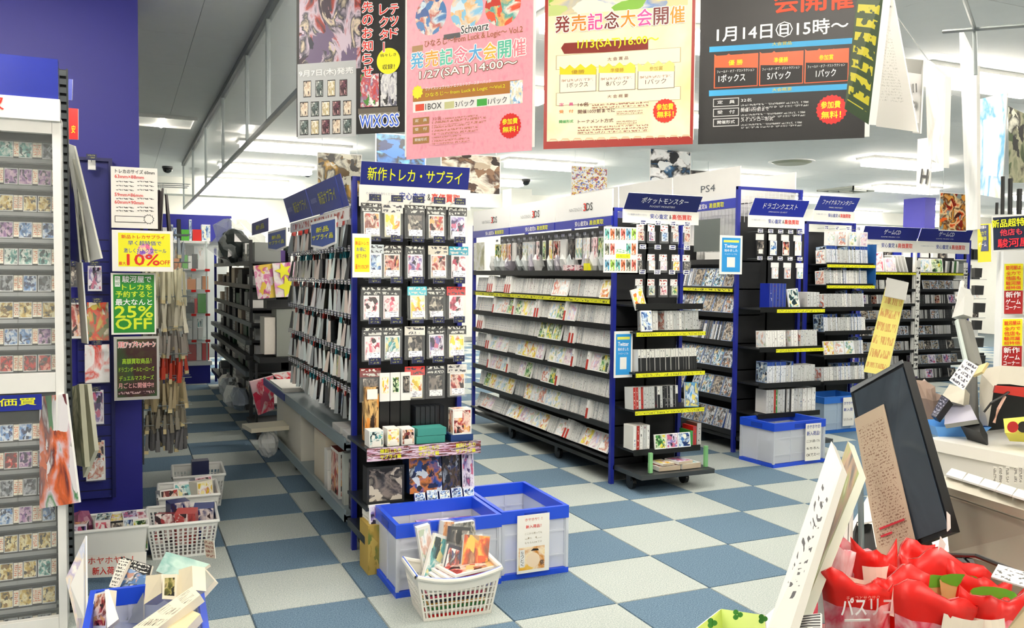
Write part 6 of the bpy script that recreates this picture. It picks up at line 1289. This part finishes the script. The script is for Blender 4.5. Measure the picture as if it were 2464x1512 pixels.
dsheet('card_reader', 'black card reader with a white slip behind the rod', 'device', [(2050, 1330, 1.5), (2110, 1330, 1.5), (2098, 1262, 1.55), (2062, 1256, 1.55)], .06, BLACK, BLACK); dsheet('white_slip', 'white slip sticking up out of the black card reader', 'paper', [(2062, 1262, 1.53), (2100, 1254, 1.53), (2098, 1248, 1.56), (2072, 1246, 1.56)], .003, WHITE)
# till screen
TL, TR, BR_, BL_ = (2046, 938, 1.46), (2172, 869, 1.36), (2290, 1282, 1.28), (2118, 1345, 1.38)
scr = dsheet('till_screen', 'dark tilted till screen with a cream paper strip taped down its left side', 'screen', [BL_, BR_, TR, TL], .02, flat('#1b2027', .22), flat('#0e0f11', .35))
def inset(a, b, t): return tuple(a[i]+(b[i]-a[i])*t for i in range(3))
def quadin(u0, u1, v0, v1, lift):
    out = []
    for u, v in ((u0, v0), (u1, v0), (u1, v1), (u0, v1)):
        b = inset(BL_, BR_, u); t = inset(TL, TR, u); q_ = inset(b, t, v); out.append((q_[0], q_[1], q_[2]-lift))
    return out
def onscreen(nm, q_, mat, lb=None, th=.002):
    f = [onD(*p) for p in q_]; c = scr.location; n = (f[1]-f[0]).cross(f[-1]-f[0]).normalized(); n = n if n.dot(EYE-c) > 0 else -n
    m = MB(); a = [p-c for p in f]; b = [p-c-n*th for p in f]; m.poly(a, mat); m.poly(b[::-1], mat)
    for i in range(4): m.poly([a[(i+1) % 4], a[i], b[i], b[(i+1) % 4]], mat)
    return part(nm, m, scr, lb)
onscreen('display', quadin(.05, .96, .03, .97, .004), art('painted_sheen', ['#2a323c', '#3a4652', '#333d48', '#444f5a'], scale=1, vor=False, rough=.15), 'blue-grey glossy display')  # faint sheen and reflections painted into the display colour
onscreen('paper_strip', quadin(-.02, .5, -.01, .83, .012), script('strip', '#bfae98', '#8a6e5c', 46, 22, .54, pad=.08), 'cream printed paper strip')
for k in range(2): onscreen('red_line', quadin(.06, .42-.2*k, .16-.045*k, .172-.045*k, .016), flat('#c8283a'), None, .001)
onscreen('top_edge', [(2046, 934, 1.455), (2170, 866, 1.355), (2172, 874, 1.355), (2046, 946, 1.455)], flat('#8a9094', .3), 'grey top edge')
r = root('screen_stand', 'black foot and neck under the till screen', 'stand', tuple(ontop(2235, 1400, ZC))); r['category'] = 'stand'
part('foot', bx(-.09, .09, -.07, .07, 0, .015, BLACK), r); part('neck', MB().cyl((0, 0, .01), (-.015, .04, .16), .018, BLACK), r)
for (q_, lb) in (([(2256, 1335, 1.18), (2270, 1332, 1.18), (2276, 1310, 1.18), (2264, 1292, 1.18)], 'small white paper tag at the foot of the till screen'), ([(2280, 1280, 1.25), (2288, 1272, 1.25), (2287, 1240, 1.25), (2279, 1232, 1.25)], 'tiny white tag on the right edge of the till screen')): dsheet('paper_tag', lb, 'tag', q_, .002, WHITE)
# beige printer with paper
pr = root('receipt_printer', 'large beige office printer right of the till screen with sheets on top', 'printer', tuple(onD(2370, 1230, 1.25)))
def ppoly(nm, q_, th, mat, lb=None):
    f = [onD(*p) for p in q_]; c = pr.location; n = (f[1]-f[0]).cross(f[-1]-f[0]).normalized(); n = n if n.dot(EYE-Vector(c)) > 0 else -n
    m = MB(); a = [p-c for p in f]; b = [p-c-n*th for p in f]; N = len(a); m.poly(a, mat, None if N == 4 else [(0, 0)]*N); m.poly(b[::-1], mat, None if N == 4 else [(0, 0)]*N)
    for i in range(N): m.poly([a[(i+1) % N], a[i], b[i], b[(i+1) % N]], mat)
    return part(nm, m, pr, lb)
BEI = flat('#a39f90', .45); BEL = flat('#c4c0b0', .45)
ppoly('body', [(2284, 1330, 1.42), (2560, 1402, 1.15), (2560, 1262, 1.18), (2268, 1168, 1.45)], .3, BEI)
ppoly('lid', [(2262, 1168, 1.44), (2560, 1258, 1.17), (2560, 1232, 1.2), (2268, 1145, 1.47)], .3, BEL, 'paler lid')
ppoly('seam', [(2280, 1190, 1.415), (2560, 1284, 1.145), (2560, 1287, 1.145), (2280, 1193, 1.415)][::1], .003, flat('#5a564a', .6))
for k in range(5):
    x0_ = 2276+40*k; d_ = 1.45-.045*k
    q_ = [(x0_, 1142+12.4*k, d_), (x0_+39, 1154+12.4*k, d_-.04), (x0_+50, 1138+12.4*k, d_+.1), (x0_+14, 1127+12.4*k, d_+.13)]
    dsheet('paper_card', f'white perforated card in the strip lying on the printer, {["leftmost", "second", "third", "fourth", "rightmost"][k]}', 'paper', q_, .003, WHITE)
# barcodes on the service counter
for k, x0_ in enumerate((2390, 2404, 2420, 2440, 2452)):
    dsheet('barcode_slip', 'small upright barcode printed slip on the white service counter front', 'label', [(x0_, 1164, 2.04), (x0_+8, 1165, 2.035), (x0_+8, 1124, 2.03), (x0_, 1123, 2.035)], .001, script('bar', '#dcdad2', '#3a3a38', 14, 3, .46), WHITE, 'barcode slips')
tr = root('coin_tray', 'light blue plastic coin tray on the service counter', 'tray', tuple(ontop(2290, 1045, ZD)), -.42)
m = MB(); o1 = [(-.075, -.06), (.075, -.06), (.075, .06), (-.075, .06)]; i1 = [(-.055, -.04), (.055, -.04), (.055, .04), (-.055, .04)]; cb_ = flat('#5fa4f0', .3)
for i in range(4): a, b = o1[i], o1[(i+1) % 4]; c, d = i1[i], i1[(i+1) % 4]; m.poly([(*a, .03), (*b, .03), (*d, .004), (*c, .004)], cb_); m.poly([(*a, .03), (*c, .0), (*d, .0), (*b, .03)], cb_)
m.box(-.055, .055, -.04, .04, 0, .004, flat('#3f86e0', .3)); part('dish', m, tr)
pad = dsheet('signing_pad', 'lavender-screened tablet tilted up on a black foot behind the blue coin tray', 'device', [(2272, 1022, 2.3), (2352, 1010, 2.22), (2334, 974, 2.35), (2276, 978, 2.42)], .012, flat('#b8b8cc', .25), flat('#8a8c88', .4))
dsheet('device_foot', 'black wedge foot under the lavender tablet', 'device', [(2310, 1024, 2.28), (2358, 1040, 2.2), (2356, 1008, 2.24), (2330, 1012, 2.28)], .05, BLACK, BLACK)
pts = [(2302, 935, 2.25), (2328, 928, 2.22), (2352, 880, 2.25), (2322, 862, 2.28), (2282, 913, 2.3)]
pts = [(2284, 915, 2.3), (2318, 940, 2.26), (2354, 882, 2.26), (2322, 863, 2.3)]
o = dsheet('white_card', 'white handwritten card tilted diagonally above the lavender tablet', 'sign', pts, .003, script('wc', '#f2f0ea', '#4a4a5a', 5, 12, .5), WHITE)
dsheet('yellow_envelope', 'open cream-yellow envelope behind the tilted white card', 'envelope', [(2340, 905, 2.32), (2362, 895, 2.3), (2376, 872, 2.3), (2345, 884, 2.33)], .008, flat('#e8d8a0', .6), flat('#d8c890', .6))
dsheet('remote_handset', 'dark blue-black handset lying diagonally below the tilted card', 'handset', [(2240, 1000, 2.35), (2252, 1005, 2.33), (2284, 962, 2.36), (2266, 950, 2.38)], .02, script('rem', '#2a2c40', '#8a8ca0', 7, 4, .5), BLACK)
dsheet('paper_cover', 'crumpled white paper between the handset and the beige hood', 'paper', [(2262, 960, 2.4), (2318, 975, 2.35), (2322, 935, 2.38), (2285, 925, 2.4)], .04, flat('#d8d4c4', .6), flat('#c8c4b4', .6))
tag(link('clutter_bag', blob(tuple(onD(2225, 975, 2.5)), .035, .05, .07, flat('#9a8478', .5), 5, 33, .6).mesh('clutter_bag')), 'brown and white crumpled packet just right of the till screen top', 'packet')
# beige hood with a black hollow and red cloth
hd_ = root('till_hood', 'rounded beige machine hood with black hollow at the right edge of the photo', 'machine', tuple(onD(2420, 960, 2.3)))
c0 = hd_.location
def loc(px, py, d): return tuple(onD(px, py, d)-c0)
m = MB(); prof = [(2356, 1025), (2357, 930), (2362, 900), (2376, 886), (2410, 880), (2480, 884), (2560, 900)]
inn = [(2378, 1025), (2388, 960), (2392, 932), (2400, 925), (2430, 925), (2480, 932), (2560, 945)]
BH = flat('#c6c1b2', .5)
for i in range(len(prof)-1):
    m.poly([loc(*prof[i], 2.36), loc(*inn[i], 2.30), loc(*inn[i+1], 2.30), loc(*prof[i+1], 2.36)][::-1], BH)
    m.poly([loc(*prof[i], 2.36), loc(*prof[i+1], 2.36), loc(*prof[i+1], 2.8), loc(*prof[i], 2.8)], BH)
    m.poly([loc(*inn[i], 2.30), loc(*inn[i+1], 2.30), loc(*inn[i+1], 2.8), loc(*inn[i], 2.8)], BLACK)
m.poly([loc(2378, 1040, 2.7), loc(2560, 1040, 2.7), loc(2560, 920, 2.7), loc(2378, 920, 2.7)], BLACK); part('hood', m, hd_)
dsheet('red_strap', 'red cloth strap hanging over the hollow of the beige hood', 'strap', [(2392, 945, 2.27), (2500, 962, 2.25), (2500, 935, 2.25), (2396, 928, 2.27)], .01, flat('#b8281c', .6), flat('#8a1c14', .6))
m = MB(); m.tube([onD(2368, 992, 2.26), onD(2385, 970, 2.25), onD(2410, 955, 2.25), onD(2425, 945, 2.26), onD(2445, 940, 2.3)], .003, BLACK, 6); tag(link('cable', m.mesh('cable')), 'black cable looping out of the beige hood', 'cable')
m = MB(); m.tube([onD(2392, 1018, 2.24), onD(2402, 985, 2.24), onD(2418, 955, 2.26)], .004, flat('#c8a090', .5), 6); tag(link('power_cord', m.mesh('power_cord')), 'pinkish cord in front of the beige hood', 'cord')
pts = [(2418, 1042, 2.15), (2500, 1046, 2.1), (2500, 1000, 2.12), (2414, 1008, 2.17)]
o = dsheet('yellow_box', 'yellow box with red and black discs at the right edge of the photo', 'box', pts, .05, flat('#dcd65a', .5), flat('#c8c24a', .5))
for cxp, cl in ((2437, '#a81c1c'), (2462, '#1a1410')): s_ = Sheet((0, 0, 0), RT); p0 = onD(cxp, 1028, 2.12)-o.location; m = MB(); m.poly([tuple(p0+RT*.014*math.cos(t*math.pi/9)+Vector((0, 0, .014*math.sin(t*math.pi/9)))) for t in range(18)], flat(cl, .4), [(0, 0)]*18); part('disc', m, o)
# keyboard and card in front of the printer
kb = root('keyboard', 'black keyboard behind the red pouches at the right edge', 'keyboard', tuple(ontop(2390, 1400, ZC, .02)), -.62); kb.rotation_euler = (0, 0, -.62)
part('tray', bx(-.2, .22, -.07, .07, -.018, 0, BLACK), kb); m = MB()
for i in range(13):
    for j in range(4): m.box(-.19+.031*i, -.164+.031*i, -.06+.032*j, -.034+.032*j, 0, .008, DARK)
o = part('keys', m, kb); o['kind'] = 'stuff'
pts = [(2385, 1388, 1.03), (2464, 1412, .98), (2490, 1384, 1.0), (2402, 1358, 1.06)]
dsheet('white_card', 'white printed card lying on the keyboard at the right edge', 'sign', pts, .002, script('wc2', '#eeece6', '#5a5a58', 3, 8, .55), WHITE)
m = MB(); m.tube([onD(2290, 1336, 1.2), onD(2350, 1338, 1.12), (onD(2420, 1366, 1.06)), onD(2480, 1390, 1.0)], .003, BLACK, 6); tag(link('cable', m.mesh('cable')), 'black cable running along the front of the printer', 'cable')
# white tower with notices, dark sign
tw = root('white_tower', 'tall white shelf unit end with red and yellow notices at the right edge', 'shelf unit', (0, 0, 0)); a = onD(2390, 880, 3.1); b = onD(2405, 880, 2.95); c = onD(2560, 880, 2.7)
prism('side_face', [(a.x, a.y), (b.x, b.y), (c.x, c.y), tuple(onD(2560, 880, 3.4).xy), tuple(onD(2400, 880, 3.7).xy)], 0, onD(2400, 552, 3.0).z, flat('#eceeec', .5), tw)
for (q_, lb) in (([(2414, 758, 2.9), (2462, 758, 2.84), (2464, 632, 2.84), (2415, 633, 2.9)], 'upper red and yellow new-games notice on the white tower'), ([(2408, 892, 2.9), (2460, 892, 2.84), (2462, 765, 2.84), (2411, 766, 2.9)], 'lower red and yellow new-games notice on the white tower')):
    o = dsheet('notice', lb, 'sign', q_, .003, WHITE); pp = lambda u0, u1, v0, v1: None
    for v0, v1, mt in ((.47, .98, YEL), (.02, .46, flat('#b01c1c'))):
        qq = [inset(q_[0], q_[1], .04), inset(q_[0], q_[1], .96), inset(q_[3], q_[2], .96), inset(q_[3], q_[2], .04)]
        z_ = [inset(qq[0], qq[3], v0), inset(qq[1], qq[2], v0), inset(qq[1], qq[2], v1), inset(qq[0], qq[3], v1)]
        f = [onD(x, y, d-.004)-o.location for x, y, d in z_]; part('print', MB().poly(f, mt), o)
    z_ = [(x, y, d-.006) for x, y, d in q_]
    for tx, c_, v, h_ in (('駿河屋は', INKR, .86, .08), ('全力で', INKR, .76, .07), ('他店も', INKR, .66, .08), ('駿河屋', INKR, .57, .07), ('超特価', INKR, .49, .06), ('新作', INKW, .33, .11), ('ゲーム', INKW, .2, .1), ('コーナー', INKW, .1, .08)): dletters(o, tx, c_, z_, (.14, v, .88), h_, .03)
q_ = [(2388, 606, 2.75), (2490, 600, 2.65), (2490, 514, 2.65), (2386, 520, 2.75)]
o = dsheet('dark_sign', 'dark blue sign in a white frame with yellow and red lettering at the right edge', 'sign', q_, .01, WHITE)
f = [onD(x, y, d-.004)-o.location for x, y, d in ((2391, 602, 2.75), (2486, 596, 2.65), (2486, 518, 2.65), (2389, 524, 2.75))]; part('print', MB().poly(f, flat('#142444', .35)), o); z_ = [(x, y, d-.006) for x, y, d in q_]
dletters(o, '新品超特価', INKY, z_, (.0, .66, .98), .22, .03); dletters(o, '他店も', flat('#e8384a'), z_, (.2, .42, .72), .18, .03); dletters(o, '駿河屋', flat('#e8283a'), z_, (.14, .1, .9), .24, .03)
q_ = [(2353, 632, 3.1), (2385, 630, 3.0), (2384, 538, 3.0), (2352, 540, 3.1)]
o = dsheet('yellow_sign', 'narrow yellow and blue notice left of the dark sign', 'sign', q_, .003, flat('#e8d820', .5)); f = [onD(x, y, d-.003)-o.location for x, y, d in ((2354, 606, 3.1), (2378, 604, 3.02), (2378, 541, 3.02), (2353, 543, 3.1))]; part('print', MB().poly(f, flat('#3a4a7a', .4)), o); z_ = [(x, y, d-.005) for x, y, d in q_]
for tx, c_, v, h_ in (('駿河屋は', INKW, .86, .08), ('全力で', INKY, .7, .1), ('超特価', INKY, .56, .1), ('ゲーム', INKW, .4, .12)): dletters(o, tx, c_, z_, (.1, v, .7), h_, .02)
for k in range(6): dsheet('bracket', 'black shelf bracket jutting from behind the disc rack post', 'bracket', [(2346, 668+42*k, 6.5), (2362+(k % 3)*4, 668+42*k, 6.5), (2364+(k % 3)*4, 646+42*k, 6.5), (2346, 645+42*k, 6.5)], .05, DARK, BLACK, 'brackets beyond the disc rack')
pa = root('black_pole_stand', 'cluster of black poles standing at the upper right edge', 'pole', tuple(onD(2420, 500, 2.9))); 
for k, (x, w_, y0_) in enumerate(((2398, 8, 520), (2412, 10, 425), (2430, 12, 430), (2452, 14, 455))):
    p0 = onD(x, 516, 2.9)-pa.location; p1 = onD(x+1, y0_ if y0_ < 500 else 488, 2.9)-pa.location; part('pole', MB().cyl(p0, p1, w_*.0006, DARK), pa)
# leaning banner strip and white arm
dsheet('banner_strip', 'yellow hanging banner strip with reddish print, leaning before the disc rack', 'banner', [(2078, 895, 2.5), (2135, 905, 2.45), (2184, 682, 2.5), (2136, 670, 2.55)], .003, script('ban', '#cdc66a', '#b88a4a', 7, 30, .5, pad=.06), flat('#d8d4a8', .5))
dsheet('grey_slip', 'grey paper head clipped at the top of the yellow banner strip', 'paper', [(2128, 712, 2.49), (2178, 722, 2.44), (2186, 680, 2.48), (2134, 668, 2.53)], .003, flat('#a8aaa6', .5))
arm = root('scanner_arm', 'white and grey folding arm standing between the disc rack and the white tower', 'arm', tuple(onD(2320, 800, 2.6)))
def apart(nm, q_, th, mat):
    f = [onD(*p) for p in q_]; c = arm.location; n = (f[1]-f[0]).cross(f[-1]-f[0]).normalized(); n = n if n.dot(EYE-Vector(c)) > 0 else -n
    m = MB(); a = [p-c for p in f]; b = [p-c-n*th for p in f]; m.poly(a, mat); m.poly(b[::-1], mat)
    for i in range(4): m.poly([a[(i+1) % 4], a[i], b[i], b[(i+1) % 4]], mat)
    part(nm, m, arm)
apart('head', [(2290, 765, 2.6), (2318, 757, 2.55), (2321, 712, 2.58), (2312, 690, 2.6)], .03, flat('#d4d6d2', .5)); apart('tip', [(2306, 720, 2.6), (2316, 722, 2.6), (2321, 678, 2.62), (2315, 674, 2.62)], .01, flat('#e8e4e0', .5)); apart('lower_arm', [(2330, 880, 2.5), (2350, 875, 2.48), (2322, 768, 2.56), (2302, 768, 2.58)], .03, flat('#8a8a84', .5)); apart('front_edge', [(2324, 880, 2.49), (2332, 880, 2.49), (2306, 768, 2.57), (2300, 770, 2.57)], .01, flat('#c8d4d0', .4))
apart('post', [(2345, 1050, 2.45), (2358, 1050, 2.45), (2350, 872, 2.49), (2334, 878, 2.5)], .03, flat('#6a6a66', .5))
# yellow-green box at the bottom
yb_ = root('green_box', 'open pale green box with dark green clover marks at the bottom of the photo', 'box', tuple(onD(1760, 1540, 1.1)))
def ybp(nm, q_, mat, th=.003):
    f = [onD(*p)-yb_.location for p in q_]; n = (f[1]-f[0]).cross(f[-1]-f[0]).normalized(); b = [p-n*th for p in f]; m = MB(); m.poly(f, mat, None if len(f) == 4 else [(0, 0)]*len(f)); m.poly(b[::-1], mat, None if len(f) == 4 else [(0, 0)]*len(f))
    for i in range(len(f)): m.poly([f[(i+1) % len(f)], f[i], b[i], b[(i+1) % len(f)]], WHITE)
    part(nm, m, yb_)
YG2 = flat('#d2e484', .5); ybp('back_wall', [(1742, 1560, 1.12), (1845, 1560, 1.08), (1840, 1481, 1.1), (1736, 1466, 1.15)], YG2); ybp('left_wall', [(1670, 1560, 1.0), (1742, 1560, 1.12), (1736, 1466, 1.15), (1664, 1522, 1.02)], flat('#bccf60', .5))
for (x, y, s_) in ((1774, 1480, 12), (1835, 1490, 10), (1713, 1500, 10)):
    m = MB(); ce_ = onD(x, y, 1.06 if x != 1713 else 1.0)-yb_.location
    for k in range(3):
        c_ = ce_+RT*math.cos(2.1*k)*s_*.0003+Vector((0, 0, math.sin(2.1*k)*s_*.0003)); m.poly([tuple(c_+RT*.0035*math.cos(t*.785)+Vector((0, 0, .0035*math.sin(t*.785)))) for t in range(8)], flat('#4a9a3a', .5), [(0, 0)]*8)
    part('clover_mark', m, yb_)
dsheet('striped_leaflet', 'white leaflet with black lines standing left of the red pouches', 'leaflet', [(1922, 1530, 1.0), (1975, 1530, .98), (1975, 1476, 1.0), (1924, 1482, 1.02)], .003, script('leaf', '#e8e8e4', '#5a5a5c', 8, 3, .3, pad=.02), WHITE)
# red pouches
REDP = flat('#dc160e', .38); REDD = flat('#b01410', .25)
PINKP = art('pouchpink', ['#e86a88', '#f4b8c4', '#e0405a', '#f8dce0', '#d83a50'], scale=1.6, vor=False, rough=.25)
def pouch(lb, px, py, D, w_, h_, yaw, lean, roll=0, body=None, art_=None, label=True, lw=.45, seed=0, logo=False, cup=False):
    """stand-up snack pouch: flat crimped top, fat foot, creased film"""
    top = onD(px, py, D); q_ = random.Random(seed); h_ = max(.1, top.z-ZC); base = Vector((top.x, top.y, ZC+.001))
    M = Matrix.Translation(base) @ Matrix.Rotation(-YAW, 4, 'Z') @ RZ(yaw) @ RX(lean) @ RY(roll); r = root('snack_pouch', lb, 'snack pouch', M=M)
    nx, nz = 8, 9; F = {}; Bk = {}
    for j in range(nz+1):
        v = j/nz; half = w_/2*(1-.10*math.sin(math.pi*min(v*1.1, 1))) ; dep = .032*(1-v)**.75*(1 if v < .92 else .2)+.0015
        for i in range(nx+1):
            u = -1+2*i/nx; pr_ = math.sqrt(max(0, 1-u*u))**.8; cr = .0035*math.sin(7*u+9*v+seed)+.003*(q_.random()-.5); bend = .016*(v**2)*math.cos(2.2*u+seed)
            edge = (1 if 0 < i < nx else 0)
            F[i, j] = (u*half, -dep*pr_+bend+cr*edge-.0008, v*h_+(.010*math.sin(2.4*u+seed)+.006*math.sin(6*u+2*seed))*max(0, (v-.8)/.2)); Bk[i, j] = (u*half, dep*pr_+bend+cr*edge*.6+.0008, v*h_+(.010*math.sin(2.4*u+seed)+.006*math.sin(6*u+2*seed))*max(0, (v-.8)/.2))
    m = MB(); bm = body or REDP; am = art_
    for j in range(nz):
        for i in range(nx):
            uvs = [((i+a)/nx, (j+b)/nz) for a, b in ((0, 0), (1, 0), (1, 1), (0, 1))]
            mt = am if am and 1 <= j <= 6 else bm
            m.poly([F[i, j], F[i+1, j], F[i+1, j+1], F[i, j+1]], mt, uvs); m.poly([Bk[i+1, j], Bk[i, j], Bk[i, j+1], Bk[i+1, j+1]], bm, uvs)
    for i in range(nx): m.poly([F[i, nz], F[i+1, nz], Bk[i+1, nz], Bk[i, nz]], REDD if not body else bm, None); m.poly([F[i+1, 0], F[i, 0], Bk[i, 0], Bk[i+1, 0]], bm)
    for j in range(nz): m.poly([F[0, j], F[0, j+1], Bk[0, j+1], Bk[0, j]], bm); m.poly([F[nx, j+1], F[nx, j], Bk[nx, j], Bk[nx, j+1]], bm)
    part('film', m, r, smooth=True)
    if label:
        lm = MB(); k = 5; hw = w_*lw/2; z0 = h_*.66; hh = w_*lw*.62
        for i in range(k):
            u0, u1 = -hw+2*hw*i/k, -hw+2*hw*(i+1)/k; f = lambda u: -.030-.004*math.cos(u/hw*1.4)+.004*(u/hw)**2
            lm.poly([(u0, f(u0), z0), (u1, f(u1), z0), (u1, f(u1)+.006, z0+hh), (u0, f(u0)+.006, z0+hh)], flat('#f2e6d4', .6))
            lm.poly([(u1, f(u1)+.0005, z0), (u0, f(u0)+.0005, z0), (u0, f(u0)+.0065, z0+hh), (u1, f(u1)+.0065, z0+hh)], PAPER)
        part('price_sticker', lm, r, 'cream price sticker', M=RY(q_.uniform(-14, 14)))
    if logo:
        letters('パスリコ', INKW, w_*.7, .022, r, Matrix(((1, 0, 0, -w_*.38), (0, .1, -1, -.032), (0, 1, .1, h_*.76), (0, 0, 0, 1))), .03)
        letters('チョコとサクサク', flat('#f4b0a0'), w_*.45, .006, r, Matrix(((1, 0, 0, -w_*.3), (0, .1, -1, -.028), (0, 1, .1, h_*.89), (0, 0, 0, 1))))
        part('white_bar', bx(-w_*.34, w_*.0, -.034, -.033, h_*.71, h_*.73, WHITE), r)
    if cup:
        cm_ = MB(); cc = (w_*.05, h_*.80)
        cm_.poly([(cc[0]-.02, -.037, cc[1]-.025), (cc[0]+.02, -.037, cc[1]-.025), (cc[0]+.028, -.037, cc[1]+.012), (cc[0]-.028, -.037, cc[1]+.012)], flat('#e8d890', .5)); cm_.poly([(cc[0]+.028*math.cos(t*.524), -.0375, cc[1]+.014+.009*math.sin(t*.524)) for t in range(12)], flat('#6ac83a', .5), [(0, 0)]*12); part('picture', cm_, r)
    return r
PO = [('pale pink-topped pouch at the far left of the red pouches', 1985, 1318, 1.20, .055, .20, 0, 4, 2, PINKP, None, True, .7, 1, False, False),
 ('pinkish see-through pouch behind the lettered pouch', 2045, 1318, 1.26, .072, .20, 6, 2, 0, PINKP, None, False, .5, 2, False, False),
 ('red pouch with white lettering and a pink lower half, front left', 2068, 1385, 1.12, .092, .20, 0, 6, -2, None, PINKP, False, .5, 3, True, False),
 ('red pouch with a pale torn sticker, at the back beside the till screen', 2118, 1318, 1.24, .068, .17, -8, 0, -3, None, None, True, .6, 4, False, False),
 ('red pouch with a wide green cup picture in the middle back', 2185, 1345, 1.19, .09, .185, 5, 4, 2, None, None, False, .5, 5, False, True),
 ('red pouch with a cream sticker in the centre front', 2150, 1378, 1.13, .075, .17, -4, 4, 1, None, None, True, .75, 6, False, False),
 ('red pouch standing highest behind the cup picture, back centre', 2212, 1322, 1.27, .05, .17, 20, -2, -3, None, None, False, .5, 7, False, False),
 ('glossy red pouch with a crumpled white sticker, back right', 2270, 1346, 1.18, .098, .18, -10, 2, 3, None, None, True, .42, 8, False, True),
 ('large red pouch with a tilted cream sticker at the bottom centre', 2235, 1412, 1.06, .105, .21, 3, 8, 2, None, PINKP, True, .48, 9, False, False),
 ('red pouch with a green cup picture half hidden at the right', 2350, 1378, 1.15, .085, .17, -12, 2, 2, None, None, True, .4, 10, False, True),
 ('red pouch slumped at the lower right with a pink window', 2382, 1418, 1.06, .095, .19, -18, 4, 4, None, PINKP, True, .4, 11, False, False),
 ('small red pouch tip beside the cardboard edge at the far right', 2435, 1432, 1.1, .06, .14, -10, 0, 5, None, None, False, .4, 12, False, False)]
for a in PO: pouch(*a)
pts = [(2405, 1540, .92), (2490, 1540, .9), (2490, 1440, .92), (2468, 1452, .92)]
dsheet('cardboard_flap', 'plain tan cardboard flap at the bottom right corner', 'box', pts, .004, flat('#b3a283', .8), flat('#b3a283', .8))
dsheet('orange_box', 'small orange card box with white lettering between the pouches', 'box', [(2000, 1512, 1.12), (2035, 1510, 1.10), (2032, 1440, 1.12), (1998, 1438, 1.14)], .02, art('orangep', ['#e8901c', '#f0a83a', '#e88a14', '#f4e0c0'], scale=2, vor=False), flat('#e08a1c', .5))
dsheet('white_box_spine', 'slim white and blue box spine before the pale pink pouch', 'box', [(1968, 1500, 1.13), (1986, 1500, 1.12), (1986, 1382, 1.14), (1968, 1380, 1.15)], .01, flat('#d8dcdc', .5), flat('#3a7ac8', .5))

# ================================================================== HANGING ROW AT THE UPPER RIGHT
rail = root('ceiling_rail', 'thin steel hanging rail crossing below the ceiling at the upper right', 'rail', tuple(onD(2345, 62, 2.6)))
for a, b in (((2270, 76, 2.7), (2560, 54, 2.3)), ((2308, -40, 2.0), (2346, 72, 2.62)), ((2345, 75, 2.6), (2348, 180, 2.6))):
    part('rod', MB().cyl(onD(*a)-rail.location, onD(*b)-rail.location, .006, STEEL, 8), rail)
wr = root('hanging_wire', 'sagging wire with clips that carries the row of papers at the upper right', 'wire', tuple(onD(2160, 60, 2.6)))
part('wire', MB().tube([onD(2090, -60, 2.0)-wr.location, onD(2165, 50, 2.5)-wr.location, onD(2230, 140, 3.1)-wr.location, onD(2290, 230, 4.2)-wr.location], .002, STEEL, 5), wr)
HP = [([(2032, 262, 2.2), (2090, 300, 2.1), (2128, -30, 2.0), (2065, -30, 2.15)], script('greenposter', '#2f4a2c', '#cfc62e', 9, 5, .46, pad=.08), 'green, yellow and dark poster rolled edge-on, first in the hanging row at the upper right', .02),
 ([(2108, 304, 2.35), (2208, 318, 2.2), (2150, 0, 2.3), (2118, -20, 2.4)], script('whitep', '#e4e3dc', '#c4c4bc', 44, 60, .56, pad=.2), 'big blank-looking white sheet, second in the hanging row', .004),
 ([(2196, 320, 2.7), (2214, 322, 2.6), (2222, 145, 2.6), (2172, 140, 2.75)], flat('#a8aaa2', .5), 'grey-white sheet with bold black characters, third in the hanging row', .004),
 ([(2232, 375, 3.0), (2270, 404, 2.9), (2276, 185, 2.95), (2226, 145, 3.05)], art('striped', ['#d8dcdc', '#b8c0c0', '#e8e8e4', '#c8b8b0', '#b8c8c8'], scale=1.4, vor=False), 'glossy streaked clear posters hanging fourth in the row', .02),
 ([(2204, 466, 3.6), (2236, 470, 3.5), (2244, 330, 3.5), (2208, 335, 3.6)], flat('#e2e2da', .5), 'narrow white sheet with black marks hanging lower behind the row', .004),
 ([(2325, 555, 3.0), (2352, 552, 2.9), (2350, 160, 2.75), (2308, 70, 2.9)], art('tallstrip', ['#f0f2ee', '#e4e8e4', '#f4f4f0', '#d8d0b0'], scale=2, vor=False), 'very tall white hanging strip at the right below the steel rail', .01),
 ([(2352, 468, 3.3), (2410, 478, 3.2), (2424, 222, 3.2), (2352, 240, 3.3)], art('skyposter', ['#8ac4ea', '#e4f2f8', '#6ab0e0', '#f4f6ee', '#c8d8c0', '#a8c8dc'], scale=1.6, detail=6, vor=False), 'blue sky adventure poster hanging right of the tall white strip', .004),
 ([(2428, 440, 3.5), (2500, 440, 3.4), (2500, 290, 3.4), (2426, 255, 3.5)], art('forest', ['#1a1c18', '#3a4a2a', '#8a8a70', '#141614', '#c8c8b8'], scale=2.5, detail=5), 'dark forest poster at the upper right edge', .004)]
for k, (q_, mt, lb, th) in enumerate(HP):
    o = dsheet('hanging_sheet' if k not in (0, 6, 7) else 'hanging_poster', lb, 'poster', q_, th, mt, WHITE)
    if k == 2: z_ = [(x, y, d-.004) for x, y, d in q_]; dletters(o, '日II', INKK, z_, (-.6, .52, 1.4), .12, .04); dletters(o, '3', INKK, z_, (.1, .3, .8), .12, .04)
    if k == 4: z_ = [(x, y, d-.004) for x, y, d in q_]; dletters(o, 'H', INKK, z_, (.3, .2, .8), .25, .05)
    if k == 0:
        z_ = [(x, y, d-.004) for x, y, d in q_]
        for i_, tx in enumerate(('遊戯王', 'シングル', 'ブースター')): dletters(o, tx, INKY, z_, (.2, .62-.14*i_, .85), .07, .02)
m = MB()
# end of the scene
flush()
